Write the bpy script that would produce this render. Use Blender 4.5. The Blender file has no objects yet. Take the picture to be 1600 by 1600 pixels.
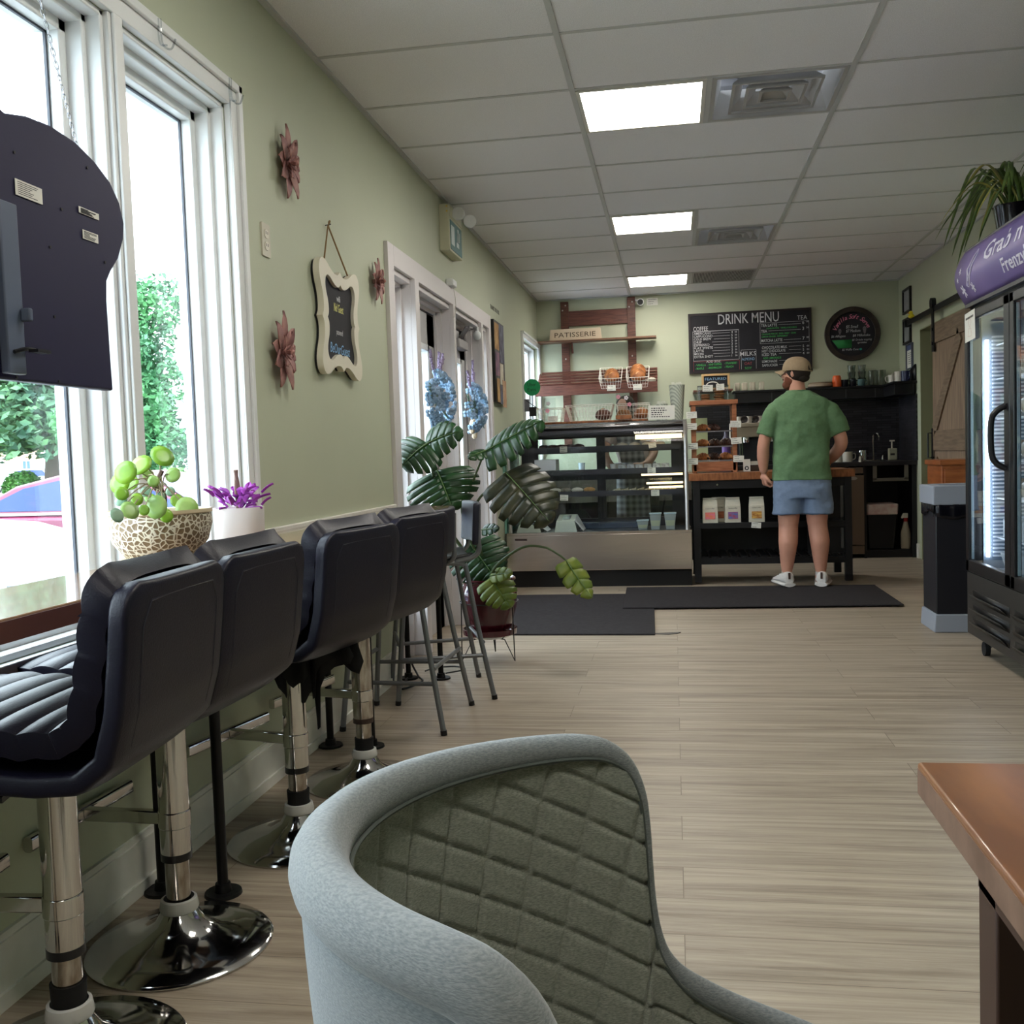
import bpy, math, random
from mathutils import Matrix, Vector
import numpy as np
rnd = random.Random(7)
S = bpy.context.scene
COL = S.collection
PI = math.pi
# ---------------------------------------------------------------- camera
F_, YAW, PIT, ROL, CZ = 1546.87, -.16275, -.05702, -.03388, 1.10
cy_, sy_, cp_, sp_, cr_, sr_ = math.cos(YAW), math.sin(YAW), math.cos(PIT), math.sin(PIT), math.cos(ROL), math.sin(ROL)
FW = Vector((sy_*cp_, cy_*cp_, sp_)); R0 = Vector((cy_, -sy_, 0)); U0 = R0.cross(FW)
CR = cr_*R0 + sr_*U0; CU = -sr_*R0 + cr_*U0
cam = bpy.data.cameras.new('camera'); camo = bpy.data.objects.new('camera', cam); COL.objects.link(camo)
cam.sensor_width = 36; cam.lens = F_/1600*36; cam.clip_start = .02; cam.clip_end = 300
camo.matrix_world = Matrix(((CR.x, CU.x, -FW.x, 0), (CR.y, CU.y, -FW.y, 0), (CR.z, CU.z, -FW.z, CZ), (0, 0, 0, 1)))
S.camera = camo
# ---------------------------------------------------------------- world, sun, exposure
w = bpy.data.worlds.new('world'); S.world = w; w.use_nodes = True
bg = w.node_tree.nodes['Background']; bg.inputs[0].default_value = (.82, .91, 1, 1); bg.inputs[1].default_value = 5.6
sun = bpy.data.lights.new('sun', 'SUN'); suno = bpy.data.objects.new('sun', sun); COL.objects.link(suno)
sun.energy = 2.6; sun.angle = .01; sun.color = (1, .95, .85)
suno.rotation_euler = Vector((-.62, .35, -1.0)).to_track_quat('-Z', 'Y').to_euler()
def portal(y0, y1, z0, z1, name):
    l = bpy.data.lights.new(name, 'AREA'); l.shape = 'RECTANGLE'; l.size = y1-y0; l.size_y = z1-z0; l.cycles.is_portal = True
    o = bpy.data.objects.new(name, l); COL.objects.link(o); o.location = (-1.62, (y0+y1)/2, (z0+z1)/2)
    o.rotation_euler = (PI/2, 0, -PI/2)   # looks towards +x
    return o
portal(.2, 3.1, .6, 2.3, 'portal_front_window'); portal(5, 7.6, .02, 2.1, 'portal_doors'); portal(9.4, 10.5, 1.0, 2.26, 'portal_far_window')
vs = S.view_settings; vs.view_transform = 'Standard'; vs.look = 'None'; vs.gamma = 1; vs.use_curve_mapping = False; vs.exposure = 1.35
S.cycles.max_bounces = 10; S.cycles.transparent_max_bounces = 24; S.cycles.sample_clamp_indirect = 6
S.cycles.caustics_reflective = False; S.cycles.caustics_refractive = False
# ---------------------------------------------------------------- materials
def s2l(c): return tuple(((v/255)/12.92 if v/255 <= .04045 else ((v/255+.055)/1.055)**2.4) for v in c)
MATS = {}
def mat(name, rgb, rough=.6, metal=0, noise=0, nscale=20, nstretch=(1, 1, 1), bump=0, bscale=60, emit=0, ecol=None, coat=0, spec=.5, c2=None, trans=0, ior=1.45, sheen=0):
    if name in MATS: return MATS[name]
    m = bpy.data.materials.new(name); m.use_nodes = True; nt = m.node_tree; b = nt.nodes['Principled BSDF']
    col = s2l(rgb); b.inputs['Base Color'].default_value = (*col, 1); b.inputs['Roughness'].default_value = rough; b.inputs['Metallic'].default_value = metal
    b.inputs['Specular IOR Level'].default_value = spec; b.inputs['Coat Weight'].default_value = coat; b.inputs['IOR'].default_value = ior
    b.inputs['Transmission Weight'].default_value = trans; b.inputs['Sheen Weight'].default_value = sheen
    if emit: b.inputs['Emission Color'].default_value = (*(s2l(ecol) if ecol else col), 1); b.inputs['Emission Strength'].default_value = emit
    if noise or bump or c2:
        tc = nt.nodes.new('ShaderNodeTexCoord'); mp = nt.nodes.new('ShaderNodeMapping'); mp.inputs['Scale'].default_value = nstretch
        nt.links.new(tc.outputs['Object'], mp.inputs[0])
        n = nt.nodes.new('ShaderNodeTexNoise'); n.inputs['Scale'].default_value = nscale; n.inputs['Detail'].default_value = 6
        nt.links.new(mp.outputs[0], n.inputs['Vector'])
        if noise or c2:
            r = nt.nodes.new('ShaderNodeValToRGB'); c2l = s2l(c2) if c2 else tuple(v*(1-noise) for v in col); c1l = col if c2 else tuple(min(1, v*(1+noise)) for v in col)
            r.color_ramp.elements[0].position = .35; r.color_ramp.elements[1].position = .65
            r.color_ramp.elements[0].color = (*c2l, 1); r.color_ramp.elements[1].color = (*c1l, 1)
            nt.links.new(n.outputs[0], r.inputs[0]); nt.links.new(r.outputs[0], b.inputs['Base Color'])
        if bump:
            n2 = nt.nodes.new('ShaderNodeTexNoise'); n2.inputs['Scale'].default_value = bscale; n2.inputs['Detail'].default_value = 4
            nt.links.new(mp.outputs[0], n2.inputs['Vector'])
            bp = nt.nodes.new('ShaderNodeBump'); bp.inputs['Strength'].default_value = bump; bp.inputs['Distance'].default_value = .004
            nt.links.new(n2.outputs[0], bp.inputs['Height']); nt.links.new(bp.outputs[0], b.inputs['Normal'])
    MATS[name] = m; return m
def glassmat(name, tint=(235, 245, 245), refl=.06, rough=.0):
    if name in MATS: return MATS[name]
    m = bpy.data.materials.new(name); m.use_nodes = True; nt = m.node_tree; nt.nodes.clear()
    o = nt.nodes.new('ShaderNodeOutputMaterial'); t = nt.nodes.new('ShaderNodeBsdfTransparent'); g = nt.nodes.new('ShaderNodeBsdfGlossy'); x = nt.nodes.new('ShaderNodeMixShader')
    f = nt.nodes.new('ShaderNodeFresnel'); ge = nt.nodes.new('ShaderNodeNewGeometry'); mr = nt.nodes.new('ShaderNodeMapRange'); mr.inputs['To Min'].default_value = 1.45; mr.inputs['To Max'].default_value = 1/1.45
    nt.links.new(ge.outputs['Backfacing'], mr.inputs[0]); nt.links.new(mr.outputs[0], f.inputs[0])
    mu = nt.nodes.new('ShaderNodeMath'); mu.operation = 'MULTIPLY_ADD'; mu.inputs[1].default_value = 1.0; mu.inputs[2].default_value = refl-.04
    t.inputs[0].default_value = (*s2l(tint), 1); g.inputs['Roughness'].default_value = rough
    nt.links.new(f.outputs[0], mu.inputs[0]); nt.links.new(mu.outputs[0], x.inputs[0]); nt.links.new(t.outputs[0], x.inputs[1]); nt.links.new(g.outputs[0], x.inputs[2]); nt.links.new(x.outputs[0], o.inputs[0])
    MATS[name] = m; return m
def nodes(m): return m.node_tree.nodes, m.node_tree.links, m.node_tree.nodes['Principled BSDF']
WALL = mat('sage_paint', (186, 191, 167), .55, noise=.02, nscale=2, bump=.12, bscale=160)
WHITE = mat('white_trim_paint', (226, 228, 228), .4, bump=.05, bscale=30)
TILE = mat('ceiling_tile', (238, 237, 240), .9, noise=.07, nscale=260, bump=.5, bscale=300)
GRID = mat('ceiling_grid_metal', (196, 197, 196), .5)
LIGHTM = mat('light_panel', (255, 250, 240), .5, emit=9.0)
LEATHER = mat('navy_black_leather', (15, 13, 28), .42, bump=.15, bscale=240, spec=.3)
CHROME = mat('chrome', (200, 198, 195), .09, 1, bump=.02, bscale=40)
CHROMEW = mat('worn_chrome', (196, 192, 186), .16, 1, c2=(150, 140, 130), nscale=60, nstretch=(1, 1, .3))
BLACKM = mat('black_metal', (14, 14, 16), .42)
BLACKP = mat('black_plastic', (20, 20, 24), .35)
GREYT = mat('grey_tube', (118, 120, 124), .38, .6)
STEEL = mat('brushed_steel', (206, 196, 188), .22, .95, noise=.05, nscale=14, nstretch=(.3, 1, 12))
DARKG = mat('dark_grey_metal', (58, 58, 66), .4, .3)
PAPER = mat('paper', (226, 224, 216), .8)
INK = mat('ink', (50, 48, 52), .8)
CHALKB = mat('chalkboard', (30, 29, 36), .7, noise=.12, nscale=6)
WOODR = mat('reddish_wood', (112, 70, 56), .45, c2=(74, 42, 34), nscale=9, nstretch=(1, 1, 9), bump=.1, bscale=30)
WOODRH = mat('reddish_wood_boards', (118, 74, 62), .45, c2=(80, 46, 40), nscale=9, nstretch=(1, 6, 12), bump=.1, bscale=30)
BUTCHER = mat('butcher_block', (158, 100, 62), .35, c2=(122, 74, 44), nscale=8, nstretch=(6, 2, 2))
TOWERW = mat('oiled_beech', (172, 110, 76), .4, c2=(140, 84, 54), nscale=10, nstretch=(1, 1, 6))
BLACKW = mat('black_painted_wood', (17, 17, 21), .4, bump=.05)
CREAMW = mat('cream_painted_wood', (222, 216, 198), .5)
GREENL = mat('monstera_green', (34, 76, 34), .38, c2=(22, 52, 26), nscale=14)
GREEND = mat('monstera_brownish_leaf', (66, 66, 44), .4, c2=(38, 46, 34), nscale=14)  # dull brownish green of the drooping leaf itself
GREENY = mat('yellowing_leaf', (116, 128, 44), .45, c2=(86, 110, 40), nscale=14)
STEMG = mat('stem_green', (74, 92, 56), .5)
CLEARG = glassmat('clear_glass', (247, 251, 250), .05)
WINDG = glassmat('window_glass', (246, 250, 250), .045)
ACRYL = glassmat('clear_plastic', (228, 232, 234), .09, .04)
CRUST = mat('bread_crust', (176, 112, 62), .6, c2=(118, 66, 34), nscale=18, bump=.5, bscale=40)
CRUSTD = mat('dark_bread_crust', (104, 64, 50), .65, c2=(70, 42, 34), nscale=18, bump=.5, bscale=40)
CHOCO = mat('chocolate_pastry', (74, 44, 34), .5, c2=(46, 28, 24), nscale=26, bump=.4)
WIREW = mat('white_wire', (236, 232, 222), .4)
SKIN = mat('skin', (206, 150, 128), .5, noise=.06, nscale=9)
# floor
def floor_mat():
    m = mat('grey_beige_plank_floor', (176, 162, 142), .42); n, l, b = nodes(m)
    tc = n.new('ShaderNodeTexCoord'); bk = n.new('ShaderNodeTexBrick'); bk.offset = .37; bk.offset_frequency = 2
    bk.inputs['Scale'].default_value = 1; bk.inputs['Brick Width'].default_value = 1.22; bk.inputs['Row Height'].default_value = .185
    bk.inputs['Mortar Size'].default_value = .0012; bk.inputs['Mortar Smooth'].default_value = .3
    bk.inputs['Color1'].default_value = (.2, .2, .2, 1); bk.inputs['Color2'].default_value = (.8, .8, .8, 1); bk.inputs['Mortar'].default_value = (0, 0, 0, 1)
    l.new(tc.outputs['Object'], bk.inputs[0])
    mp = n.new('ShaderNodeMapping'); mp.inputs['Scale'].default_value = (.55, 13, 1); l.new(tc.outputs['Object'], mp.inputs[0])
    ad = n.new('ShaderNodeVectorMath'); ad.operation = 'MULTIPLY_ADD'; ad.inputs[1].default_value = (3, 3, 3); l.new(bk.outputs[0], ad.inputs[0]); l.new(mp.outputs[0], ad.inputs[2])
    n1 = n.new('ShaderNodeTexNoise'); n1.inputs['Scale'].default_value = 2.2; n1.inputs['Detail'].default_value = 9; n1.inputs['Roughness'].default_value = .72; n1.inputs['Distortion'].default_value = .5; l.new(ad.outputs[0], n1.inputs[0])
    r = n.new('ShaderNodeValToRGB'); e = r.color_ramp.elements; e[0].position = .3; e[1].position = .72
    e[0].color = (*s2l((118, 103, 88)), 1); e[1].color = (*s2l((190, 177, 158)), 1); x = e.new(.5); x.color = (*s2l((162, 148, 130)), 1)
    l.new(n1.outputs[0], r.inputs[0])
    mx = n.new('ShaderNodeMixRGB'); mx.blend_type = 'MULTIPLY'; mx.inputs[0].default_value = 1
    r2 = n.new('ShaderNodeMapRange'); r2.inputs['To Min'].default_value = .93; r2.inputs['To Max'].default_value = 1.03; l.new(bk.outputs[0], r2.inputs[0])
    l.new(r.outputs[0], mx.inputs[1]); l.new(r2.outputs[0], mx.inputs[2])
    m2 = n.new('ShaderNodeMixRGB'); m2.inputs[2].default_value = (*s2l((112, 98, 82)), 1); l.new(bk.outputs['Fac'], m2.inputs[0]); l.new(mx.outputs[0], m2.inputs[1])
    l.new(m2.outputs[0], b.inputs['Base Color'])
    bp = n.new('ShaderNodeBump'); bp.inputs['Strength'].default_value = .12; bp.inputs['Distance'].default_value = .002; l.new(n1.outputs[0], bp.inputs['Height']); l.new(bp.outputs[0], b.inputs['Normal'])
    return m
FLOORM = floor_mat()
def wave_mat(name, c1, c2, scale, axis, rough=.6, bumpd=.003, dist=0):
    m = mat(name, c1, rough); n, l, b = nodes(m); tc = n.new('ShaderNodeTexCoord'); wv = n.new('ShaderNodeTexWave'); wv.bands_direction = axis
    wv.inputs['Scale'].default_value = scale; wv.inputs['Distortion'].default_value = dist; l.new(tc.outputs['Object'], wv.inputs[0])
    r = n.new('ShaderNodeValToRGB'); r.color_ramp.elements[0].color = (*s2l(c2), 1); r.color_ramp.elements[1].color = (*s2l(c1), 1); l.new(wv.outputs[0], r.inputs[0]); l.new(r.outputs[0], b.inputs['Base Color'])
    bp = n.new('ShaderNodeBump'); bp.inputs['Strength'].default_value = .5; bp.inputs['Distance'].default_value = bumpd; l.new(wv.outputs[0], bp.inputs['Height']); l.new(bp.outputs[0], b.inputs['Normal'])
    return m
def brick_mat(name, c1, c2, cm, bw, rh, mort, rough=.4, swap=None, bump=.4):
    m = mat(name, c1, rough); n, l, b = nodes(m); tc = n.new('ShaderNodeTexCoord'); bk = n.new('ShaderNodeTexBrick'); bk.offset = .37
    sx = n.new('ShaderNodeSeparateXYZ'); cb = n.new('ShaderNodeCombineXYZ'); l.new(tc.outputs['Object'], sx.inputs[0])
    a, c = (swap or (0, 2)); l.new(sx.outputs[a], cb.inputs[0]); l.new(sx.outputs[c], cb.inputs[1]); l.new(cb.outputs[0], bk.inputs[0])
    bk.inputs['Scale'].default_value = 1; bk.inputs['Brick Width'].default_value = bw; bk.inputs['Row Height'].default_value = rh; bk.inputs['Mortar Size'].default_value = mort
    for k, c in (('Color1', c1), ('Color2', c2), ('Mortar', cm)): bk.inputs[k].default_value = (*s2l(c), 1)
    l.new(bk.outputs[0], b.inputs['Base Color'])
    bp = n.new('ShaderNodeBump'); bp.inputs['Strength'].default_value = bump; bp.inputs['Distance'].default_value = .004; bp.invert = True; l.new(bk.outputs['Fac'], bp.inputs['Height']); l.new(bp.outputs[0], b.inputs['Normal'])
    return m
# ---------------------------------------------------------------- mesh helpers
class B:
    def __init__(s): s.v = []; s.f = []; s.m = []; s.mi = 0
    def add(s, v, f, M=None):
        n = len(s.v); s.v += [tuple(M @ Vector(p)) if M else tuple(p) for p in v]; s.f += [tuple(i+n for i in q) for q in f]; s.m += [s.mi]*len(f); return s
    def box(s, x0, x1, y0, y1, z0, z1, M=None):
        x0, x1 = sorted((x0, x1)); y0, y1 = sorted((y0, y1)); z0, z1 = sorted((z0, z1))
        return s.add([(x0, y0, z0), (x1, y0, z0), (x1, y1, z0), (x0, y1, z0), (x0, y0, z1), (x1, y0, z1), (x1, y1, z1), (x0, y1, z1)],
                     [(0, 3, 2, 1), (4, 5, 6, 7), (0, 1, 5, 4), (1, 2, 6, 5), (2, 3, 7, 6), (3, 0, 4, 7)], M)
    def frustum(s, b, t, z0, z1, M=None):   # b,t = (x0,x1,y0,y1)
        return s.add([(b[0], b[2], z0), (b[1], b[2], z0), (b[1], b[3], z0), (b[0], b[3], z0), (t[0], t[2], z1), (t[1], t[2], z1), (t[1], t[3], z1), (t[0], t[3], z1)],
                     [(0, 3, 2, 1), (4, 5, 6, 7), (0, 1, 5, 4), (1, 2, 6, 5), (2, 3, 7, 6), (3, 0, 4, 7)], M)
    def beam(s, p, q, wd, h, up=(0, 0, 1)):
        p, q = Vector(p), Vector(q); d = q-p; L = d.length; d.normalize(); u = Vector(up); r = d.cross(u)
        if r.length < 1e-4: r = d.cross(Vector((1, 0, 0)))
        r.normalize(); u = r.cross(d)
        M = Matrix(((d.x, r.x, u.x, p.x), (d.y, r.y, u.y, p.y), (d.z, r.z, u.z, p.z), (0, 0, 0, 1)))
        return s.box(0, L, -wd/2, wd/2, -h/2, h/2, M)
    def tube(s, pts, r, seg=8, closed=False, cap=True, M=None, sx=1, up0=None):
        P = [Vector(p) for p in pts]; n = len(P); rr = r if isinstance(r, (list, tuple)) else [r]*n
        T = []
        for i in range(n):
            a = P[(i-1) % n] if (closed or i > 0) else P[i]; b = P[(i+1) % n] if (closed or i < n-1) else P[i]
            t = (b-a); t = t.normalized() if t.length > 1e-9 else Vector((0, 0, 1)); T.append(t)
        u = Vector(up0) if up0 else (Vector((0, 0, 1)) if abs(T[0].z) < .9 else Vector((1, 0, 0)))
        vs = []
        for i in range(n):
            u = u-T[i]*u.dot(T[i]); u = u.normalized() if u.length > 1e-6 else T[i].orthogonal().normalized(); v = T[i].cross(u)
            for k in range(seg):
                a = 2*PI*k/seg; vs.append(P[i]+(u*math.cos(a)*sx+v*math.sin(a))*rr[i])
        fs = []
        for i in range(n if closed else n-1):
            for k in range(seg):
                a, b = i*seg+k, i*seg+(k+1) % seg; c, d = ((i+1) % n)*seg+(k+1) % seg, ((i+1) % n)*seg+k; fs.append((a, b, c, d))
        if cap and not closed: fs += [tuple(range(seg))[::-1], tuple((n-1)*seg+k for k in range(seg))]
        return s.add(vs, fs, M)
    def cyl(s, p, q, r, r2=None, seg=16, M=None): return s.tube([p, q], [r, r if r2 is None else r2], seg, M=M)
    def lathe(s, prof, c=(0, 0, 0), seg=32, M=None, cap=False):
        vs = [(c[0]+r*math.cos(2*PI*k/seg), c[1]+r*math.sin(2*PI*k/seg), c[2]+z) for r, z in prof for k in range(seg)]; fs = []
        for i in range(len(prof)-1):
            for k in range(seg): fs.append((i*seg+k, i*seg+(k+1) % seg, (i+1)*seg+(k+1) % seg, (i+1)*seg+k))
        if cap: fs += [tuple(range(seg))[::-1], tuple((len(prof)-1)*seg+k for k in range(seg))]
        return s.add(vs, fs, M)
    def ball(s, c, r, seg=14, rings=9, M=None, R=None):
        r = r if isinstance(r, (tuple, list)) else (r, r, r); vs = []; fs = []
        for i in range(rings+1):
            a = PI*i/rings
            for k in range(seg):
                p = Vector((r[0]*math.sin(a)*math.cos(2*PI*k/seg), r[1]*math.sin(a)*math.sin(2*PI*k/seg), -r[2]*math.cos(a)))
                if R: p = R @ p
                vs.append((c[0]+p.x, c[1]+p.y, c[2]+p.z))
        for i in range(rings):
            for k in range(seg): fs.append((i*seg+k, i*seg+(k+1) % seg, (i+1)*seg+(k+1) % seg, (i+1)*seg+k))
        return s.add(vs, fs, M)
    def prism(s, pts, z0, z1, M=None):
        n = len(pts); return s.add([(x, y, z0) for x, y in pts]+[(x, y, z1) for x, y in pts], [tuple(range(n))[::-1], tuple(range(n, 2*n))]+[(i, (i+1) % n, n+(i+1) % n, n+i) for i in range(n)], M)
    def ring(s, outer, inner, z0, z1, M=None):
        n = len(outer); v = [(x, y, z) for z in (z0, z1) for x, y in outer]+[(x, y, z) for z in (z0, z1) for x, y in inner]; f = []
        for i in range(n):
            j = (i+1) % n; f += [(i, j, n+j, n+i), (2*n+j, 2*n+i, 3*n+i, 3*n+j), (n+i, n+j, 3*n+j, 3*n+i), (j, i, 2*n+i, 2*n+j)]
        return s.add(v, f, M)
    def surf(s, fn, nu, nv, M=None):
        vs = [fn(i/nu, j/nv) for i in range(nu+1) for j in range(nv+1)]
        fs = [(i*(nv+1)+j, (i+1)*(nv+1)+j, (i+1)*(nv+1)+j+1, i*(nv+1)+j+1) for i in range(nu) for j in range(nv)]
        return s.add(vs, fs, M)
    def loft(s, rings, M=None, cap=True):   # rings: list of lists of points of same length
        n = len(rings[0]); vs = [p for r in rings for p in r]; fs = []
        for i in range(len(rings)-1):
            for k in range(n): fs.append((i*n+k, i*n+(k+1) % n, (i+1)*n+(k+1) % n, (i+1)*n+k))
        if cap: fs += [tuple(range(n))[::-1], tuple((len(rings)-1)*n+k for k in range(n))]
        return s.add(vs, fs, M)
W = {}
def setp(o, label=None, cat=None, group=None, kind=None):
    if label: o['label'] = label
    if cat: o['category'] = cat
    if group: o['group'] = group
    if kind: o['kind'] = kind
    return o
def thing(name, label, cat, loc=(0, 0, 0), rz=0, group=None):
    o = bpy.data.objects.new(name, None); COL.objects.link(o); o.location = loc; o.rotation_euler = (0, 0, rz); o.empty_display_size = .05
    W[o] = Matrix.Translation(loc) @ Matrix.Rotation(rz, 4, 'Z'); return setp(o, label, cat, group)
def obj(name, b, m, parent=None, label=None, cat=None, group=None, kind=None, smooth=35, bevel=0, bseg=2, subsurf=0, solid=0, soff=0, remesh=0, lap=0, local=False, rawmesh=None):
    if rawmesh: me = rawmesh
    else:
        me = bpy.data.meshes.new(name); me.from_pydata(b.v, [], b.f)
    ms = m if isinstance(m, (list, tuple)) else [m]
    if not me.materials:
        for x in ms: me.materials.append(x)
    if not rawmesh and len(ms) > 1:
        for p, i in zip(me.polygons, b.m): p.material_index = i
    me.validate()
    import bmesh
    bm = bmesh.new(); bm.from_mesh(me); bmesh.ops.recalc_face_normals(bm, faces=bm.faces); bm.to_mesh(me); bm.free()
    o = bpy.data.objects.new(name, me)
    if smooth: me.shade_smooth(); (me.set_sharp_from_angle(angle=math.radians(smooth)) if smooth < 170 else None)
    if parent is not None:
        o.parent = parent; W[o] = W[parent]
        if not local: me.transform(W[parent].inverted())
    else:
        co = np.array([v.co for v in me.vertices]); mn, mx = co.min(0), co.max(0); c = Vector(((mn[0]+mx[0])/2, (mn[1]+mx[1])/2, mn[2]))
        if kind != 'structure': me.transform(Matrix.Translation(-c)); o.location = c; W[o] = Matrix.Translation(c)
        else: W[o] = Matrix()
    COL.objects.link(o); setp(o, label, cat, group, kind)
    if remesh: d = o.modifiers.new('r', 'REMESH'); d.mode = 'VOXEL'; d.voxel_size = remesh; d.use_smooth_shade = True
    if lap: d = o.modifiers.new('l', 'SMOOTH'); d.factor = .5; d.iterations = lap
    if solid: d = o.modifiers.new('s', 'SOLIDIFY'); d.thickness = solid; d.offset = soff
    if bevel: d = o.modifiers.new('b', 'BEVEL'); d.width = bevel; d.segments = bseg; d.limit_method = 'ANGLE'; d.angle_limit = math.radians(40)
    if subsurf: d = o.modifiers.new('u', 'SUBSURF'); d.levels = subsurf; d.render_levels = subsurf
    return o
def struct(name, b, m, parent=None, **k): return obj(name, b, m, parent, kind=None if parent else 'structure', **k)
def dup(root, loc=None, rz=None, label=None, group=None, scale=None):
    def cp(o, par):
        c = o.copy(); COL.objects.link(c); W[c] = W.get(o, Matrix())
        if par is not None: c.parent = par
        for ch in [x for x in KIDS.get(o, [])]: cp(ch, c)
        return c
    r = cp(root, None)
    if loc is not None: r.location = loc
    if rz is not None: r.rotation_euler = (0, 0, rz)
    if label: r['label'] = label
    if group: r['group'] = group
    if scale: r.scale = (scale,)*3 if not isinstance(scale, tuple) else scale
    return r
KIDS = {}
def index_kids(root):
    KIDS[root] = [o for o in COL.objects if o.parent == root]
    for c in KIDS[root]: index_kids(c)
    return root
def frame(o, x, y):
    x = Vector(x).normalized(); y = Vector(y).normalized(); z = x.cross(y)
    return Matrix(((x.x, y.x, z.x, o[0]), (x.y, y.y, z.y, o[1]), (x.z, y.z, z.z, o[2]), (0, 0, 0, 1)))
def onback(x, y, z): return frame((x, y, z), (1, 0, 0), (0, 0, 1))       # faces -y
def onleft(x, y, z): return frame((x, y, z), (0, 1, 0), (0, 0, 1))       # faces +x
def onright(x, y, z): return frame((x, y, z), (0, -1, 0), (0, 0, 1))     # faces -x
def text(name, lines, m, parent, M, depth=.001, label=None, stroke=0):
    mat_ = m; meshes = []; V = []; Fc = []
    for ln in lines:
        t, x, y, sz = ln[:4]; al = ln[4] if len(ln) > 4 else 'LEFT'; wd = ln[5] if len(ln) > 5 else None; rot = ln[6] if len(ln) > 6 else 0; shear = ln[7] if len(ln) > 7 else 0
        cu = bpy.data.curves.new('t', 'FONT'); cu.body = t; cu.size = sz; cu.align_x = 'LEFT'; cu.extrude = depth; cu.resolution_u = 2; cu.shear = shear; cu.offset = stroke*sz
        o = bpy.data.objects.new('t', cu); me = bpy.data.meshes.new_from_object(o)
        co = [v.co.copy() for v in me.vertices]
        if not co: continue
        x0, x1 = min(c.x for c in co), max(c.x for c in co); k = (wd/(x1-x0)) if wd else 1; wx = (x1-x0)*k
        off = {'LEFT': 0, 'CENTER': -wx/2, 'RIGHT': -wx}[al]; cr, sr = math.cos(rot), math.sin(rot); n = len(V)
        for c in co:
            px, py = (c.x-x0)*k+off, c.y; V.append((x+px*cr-py*sr, y+px*sr+py*cr, c.z))
        Fc += [tuple(i+n for i in p.vertices) for p in me.polygons]
        bpy.data.objects.remove(o); bpy.data.curves.remove(cu); bpy.data.meshes.remove(me)
    b = B(); b.add(V, Fc, M); return obj(name, b, mat_, parent, label=label, smooth=0)
def cpath(pts, n=8):   # catmull-rom
    P = [Vector(p) for p in pts]; P = [P[0]*2-P[1]]+P+[P[-1]*2-P[-2]]; out = []
    for i in range(1, len(P)-2):
        for k in range(n):
            t = k/n; a, b, c, d = P[i-1], P[i], P[i+1], P[i+2]
            out.append(.5*((2*b)+(c-a)*t+(2*a-5*b+4*c-d)*t*t+(3*b-a-3*c+d)*t**3))
    out.append(P[-2]); return out
def rrect(w, h, r, n=5, cx=0, cy=0):
    o = []
    for (sx, sy, a0) in ((1, 1, 0), (-1, 1, PI/2), (-1, -1, PI), (1, -1, 1.5*PI)):
        for k in range(n+1): a = a0+PI/2*k/n; o.append((cx+sx*(w/2-r)+r*math.cos(a), cy+sy*(h/2-r)+r*math.sin(a)))
    return o
def note(name, M, w, h, label=None, parent=None, cat='label', group=None, lines=3, m=None, toplabel=None, txt=None, seed=0):
    """a small printed card on plane M with rows of tiny print"""
    t = thing(name, toplabel, cat, tuple(M.translation), 0, group) if parent is None else parent
    b = B(); b.box(-w/2, w/2, -h/2, h/2, -.001, 0, M); c = obj('card', b, m or PAPER, t)
    if txt: text('print', txt, INK, t, M @ Matrix.Translation((0, 0, .0008)), .0002)
    else:
        r = random.Random(seed); b = B()
        for i in range(lines):
            yy = h*(.3-.6*i/max(lines-1, 1)); x0 = -w*.38; x1 = w*(r.uniform(.0, .38)); k = 0
            while x0 < x1:
                ww = w*r.uniform(.04, .1); b.box(x0, min(x0+ww, x1), yy-h*.035, yy+h*.035, 0, .0006, M); x0 += ww+w*.03
        obj('print', b, INK, t)
    return t
# ================================================================ STRUCTURE
XW, XR, YB, YF, HC = -1.40, 2.28, 10.57, -2.6, 2.735
XA, Y0 = -.40873, 4.55076
def wallseg(b, y0, y1, z0, z1): b.box(XW-.16, XW, y0, y1, z0, z1)
b = B()
WY0, WY1, WZ0, WZ1 = .22, 3.07, .70, 2.26      # big window opening
DY0, DY1, DZ1 = 4.95, 7.59, 2.085               # door group opening
FY0, FY1, FZ0, FZ1 = 9.44, 10.5, 1.0, 2.22
wallseg(b, YF, WY0, 0, HC); wallseg(b, WY0, WY1, 0, WZ0); wallseg(b, WY0, WY1, WZ1, HC); wallseg(b, WY1, DY0, 0, HC)
wallseg(b, DY0, DY1, DZ1, HC); wallseg(b, DY1, FY0, 0, HC); wallseg(b, FY0, FY1, 0, FZ0); wallseg(b, FY0, FY1, FZ1, HC); wallseg(b, FY1, YB+.15, 0, HC)
struct('wall_left', b, WALL)
b = B(); b.box(XW-.16, XR+2.2, YB, YB+.15, 0, HC); struct('wall_back', b, WALL)
b = B(); b.box(XR, XR+.13, YF, 8.1, 0, HC); b.box(XR, XR+.13, 8.1, 9.72, 2.13, HC); b.box(XR, XR+.13, 9.72, YB, 0, HC); struct('wall_right', b, WALL)
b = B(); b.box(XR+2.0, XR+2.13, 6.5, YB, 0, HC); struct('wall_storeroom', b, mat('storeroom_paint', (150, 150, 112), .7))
b = B(); b.box(XR+.13, XR+2.0, 6.5, 6.6, 0, HC); struct('wall_storeroom_front', b, WALL)
b = B(); b.box(XW-.16, XR+.13, YF-.15, YF, 0, HC); struct('wall_front', b, WALL)
b = B(); b.box(XW-.16, XR+2.2, YF-.15, YB+.15, -.12, 0); struct('floor', b, FLOORM)
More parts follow.
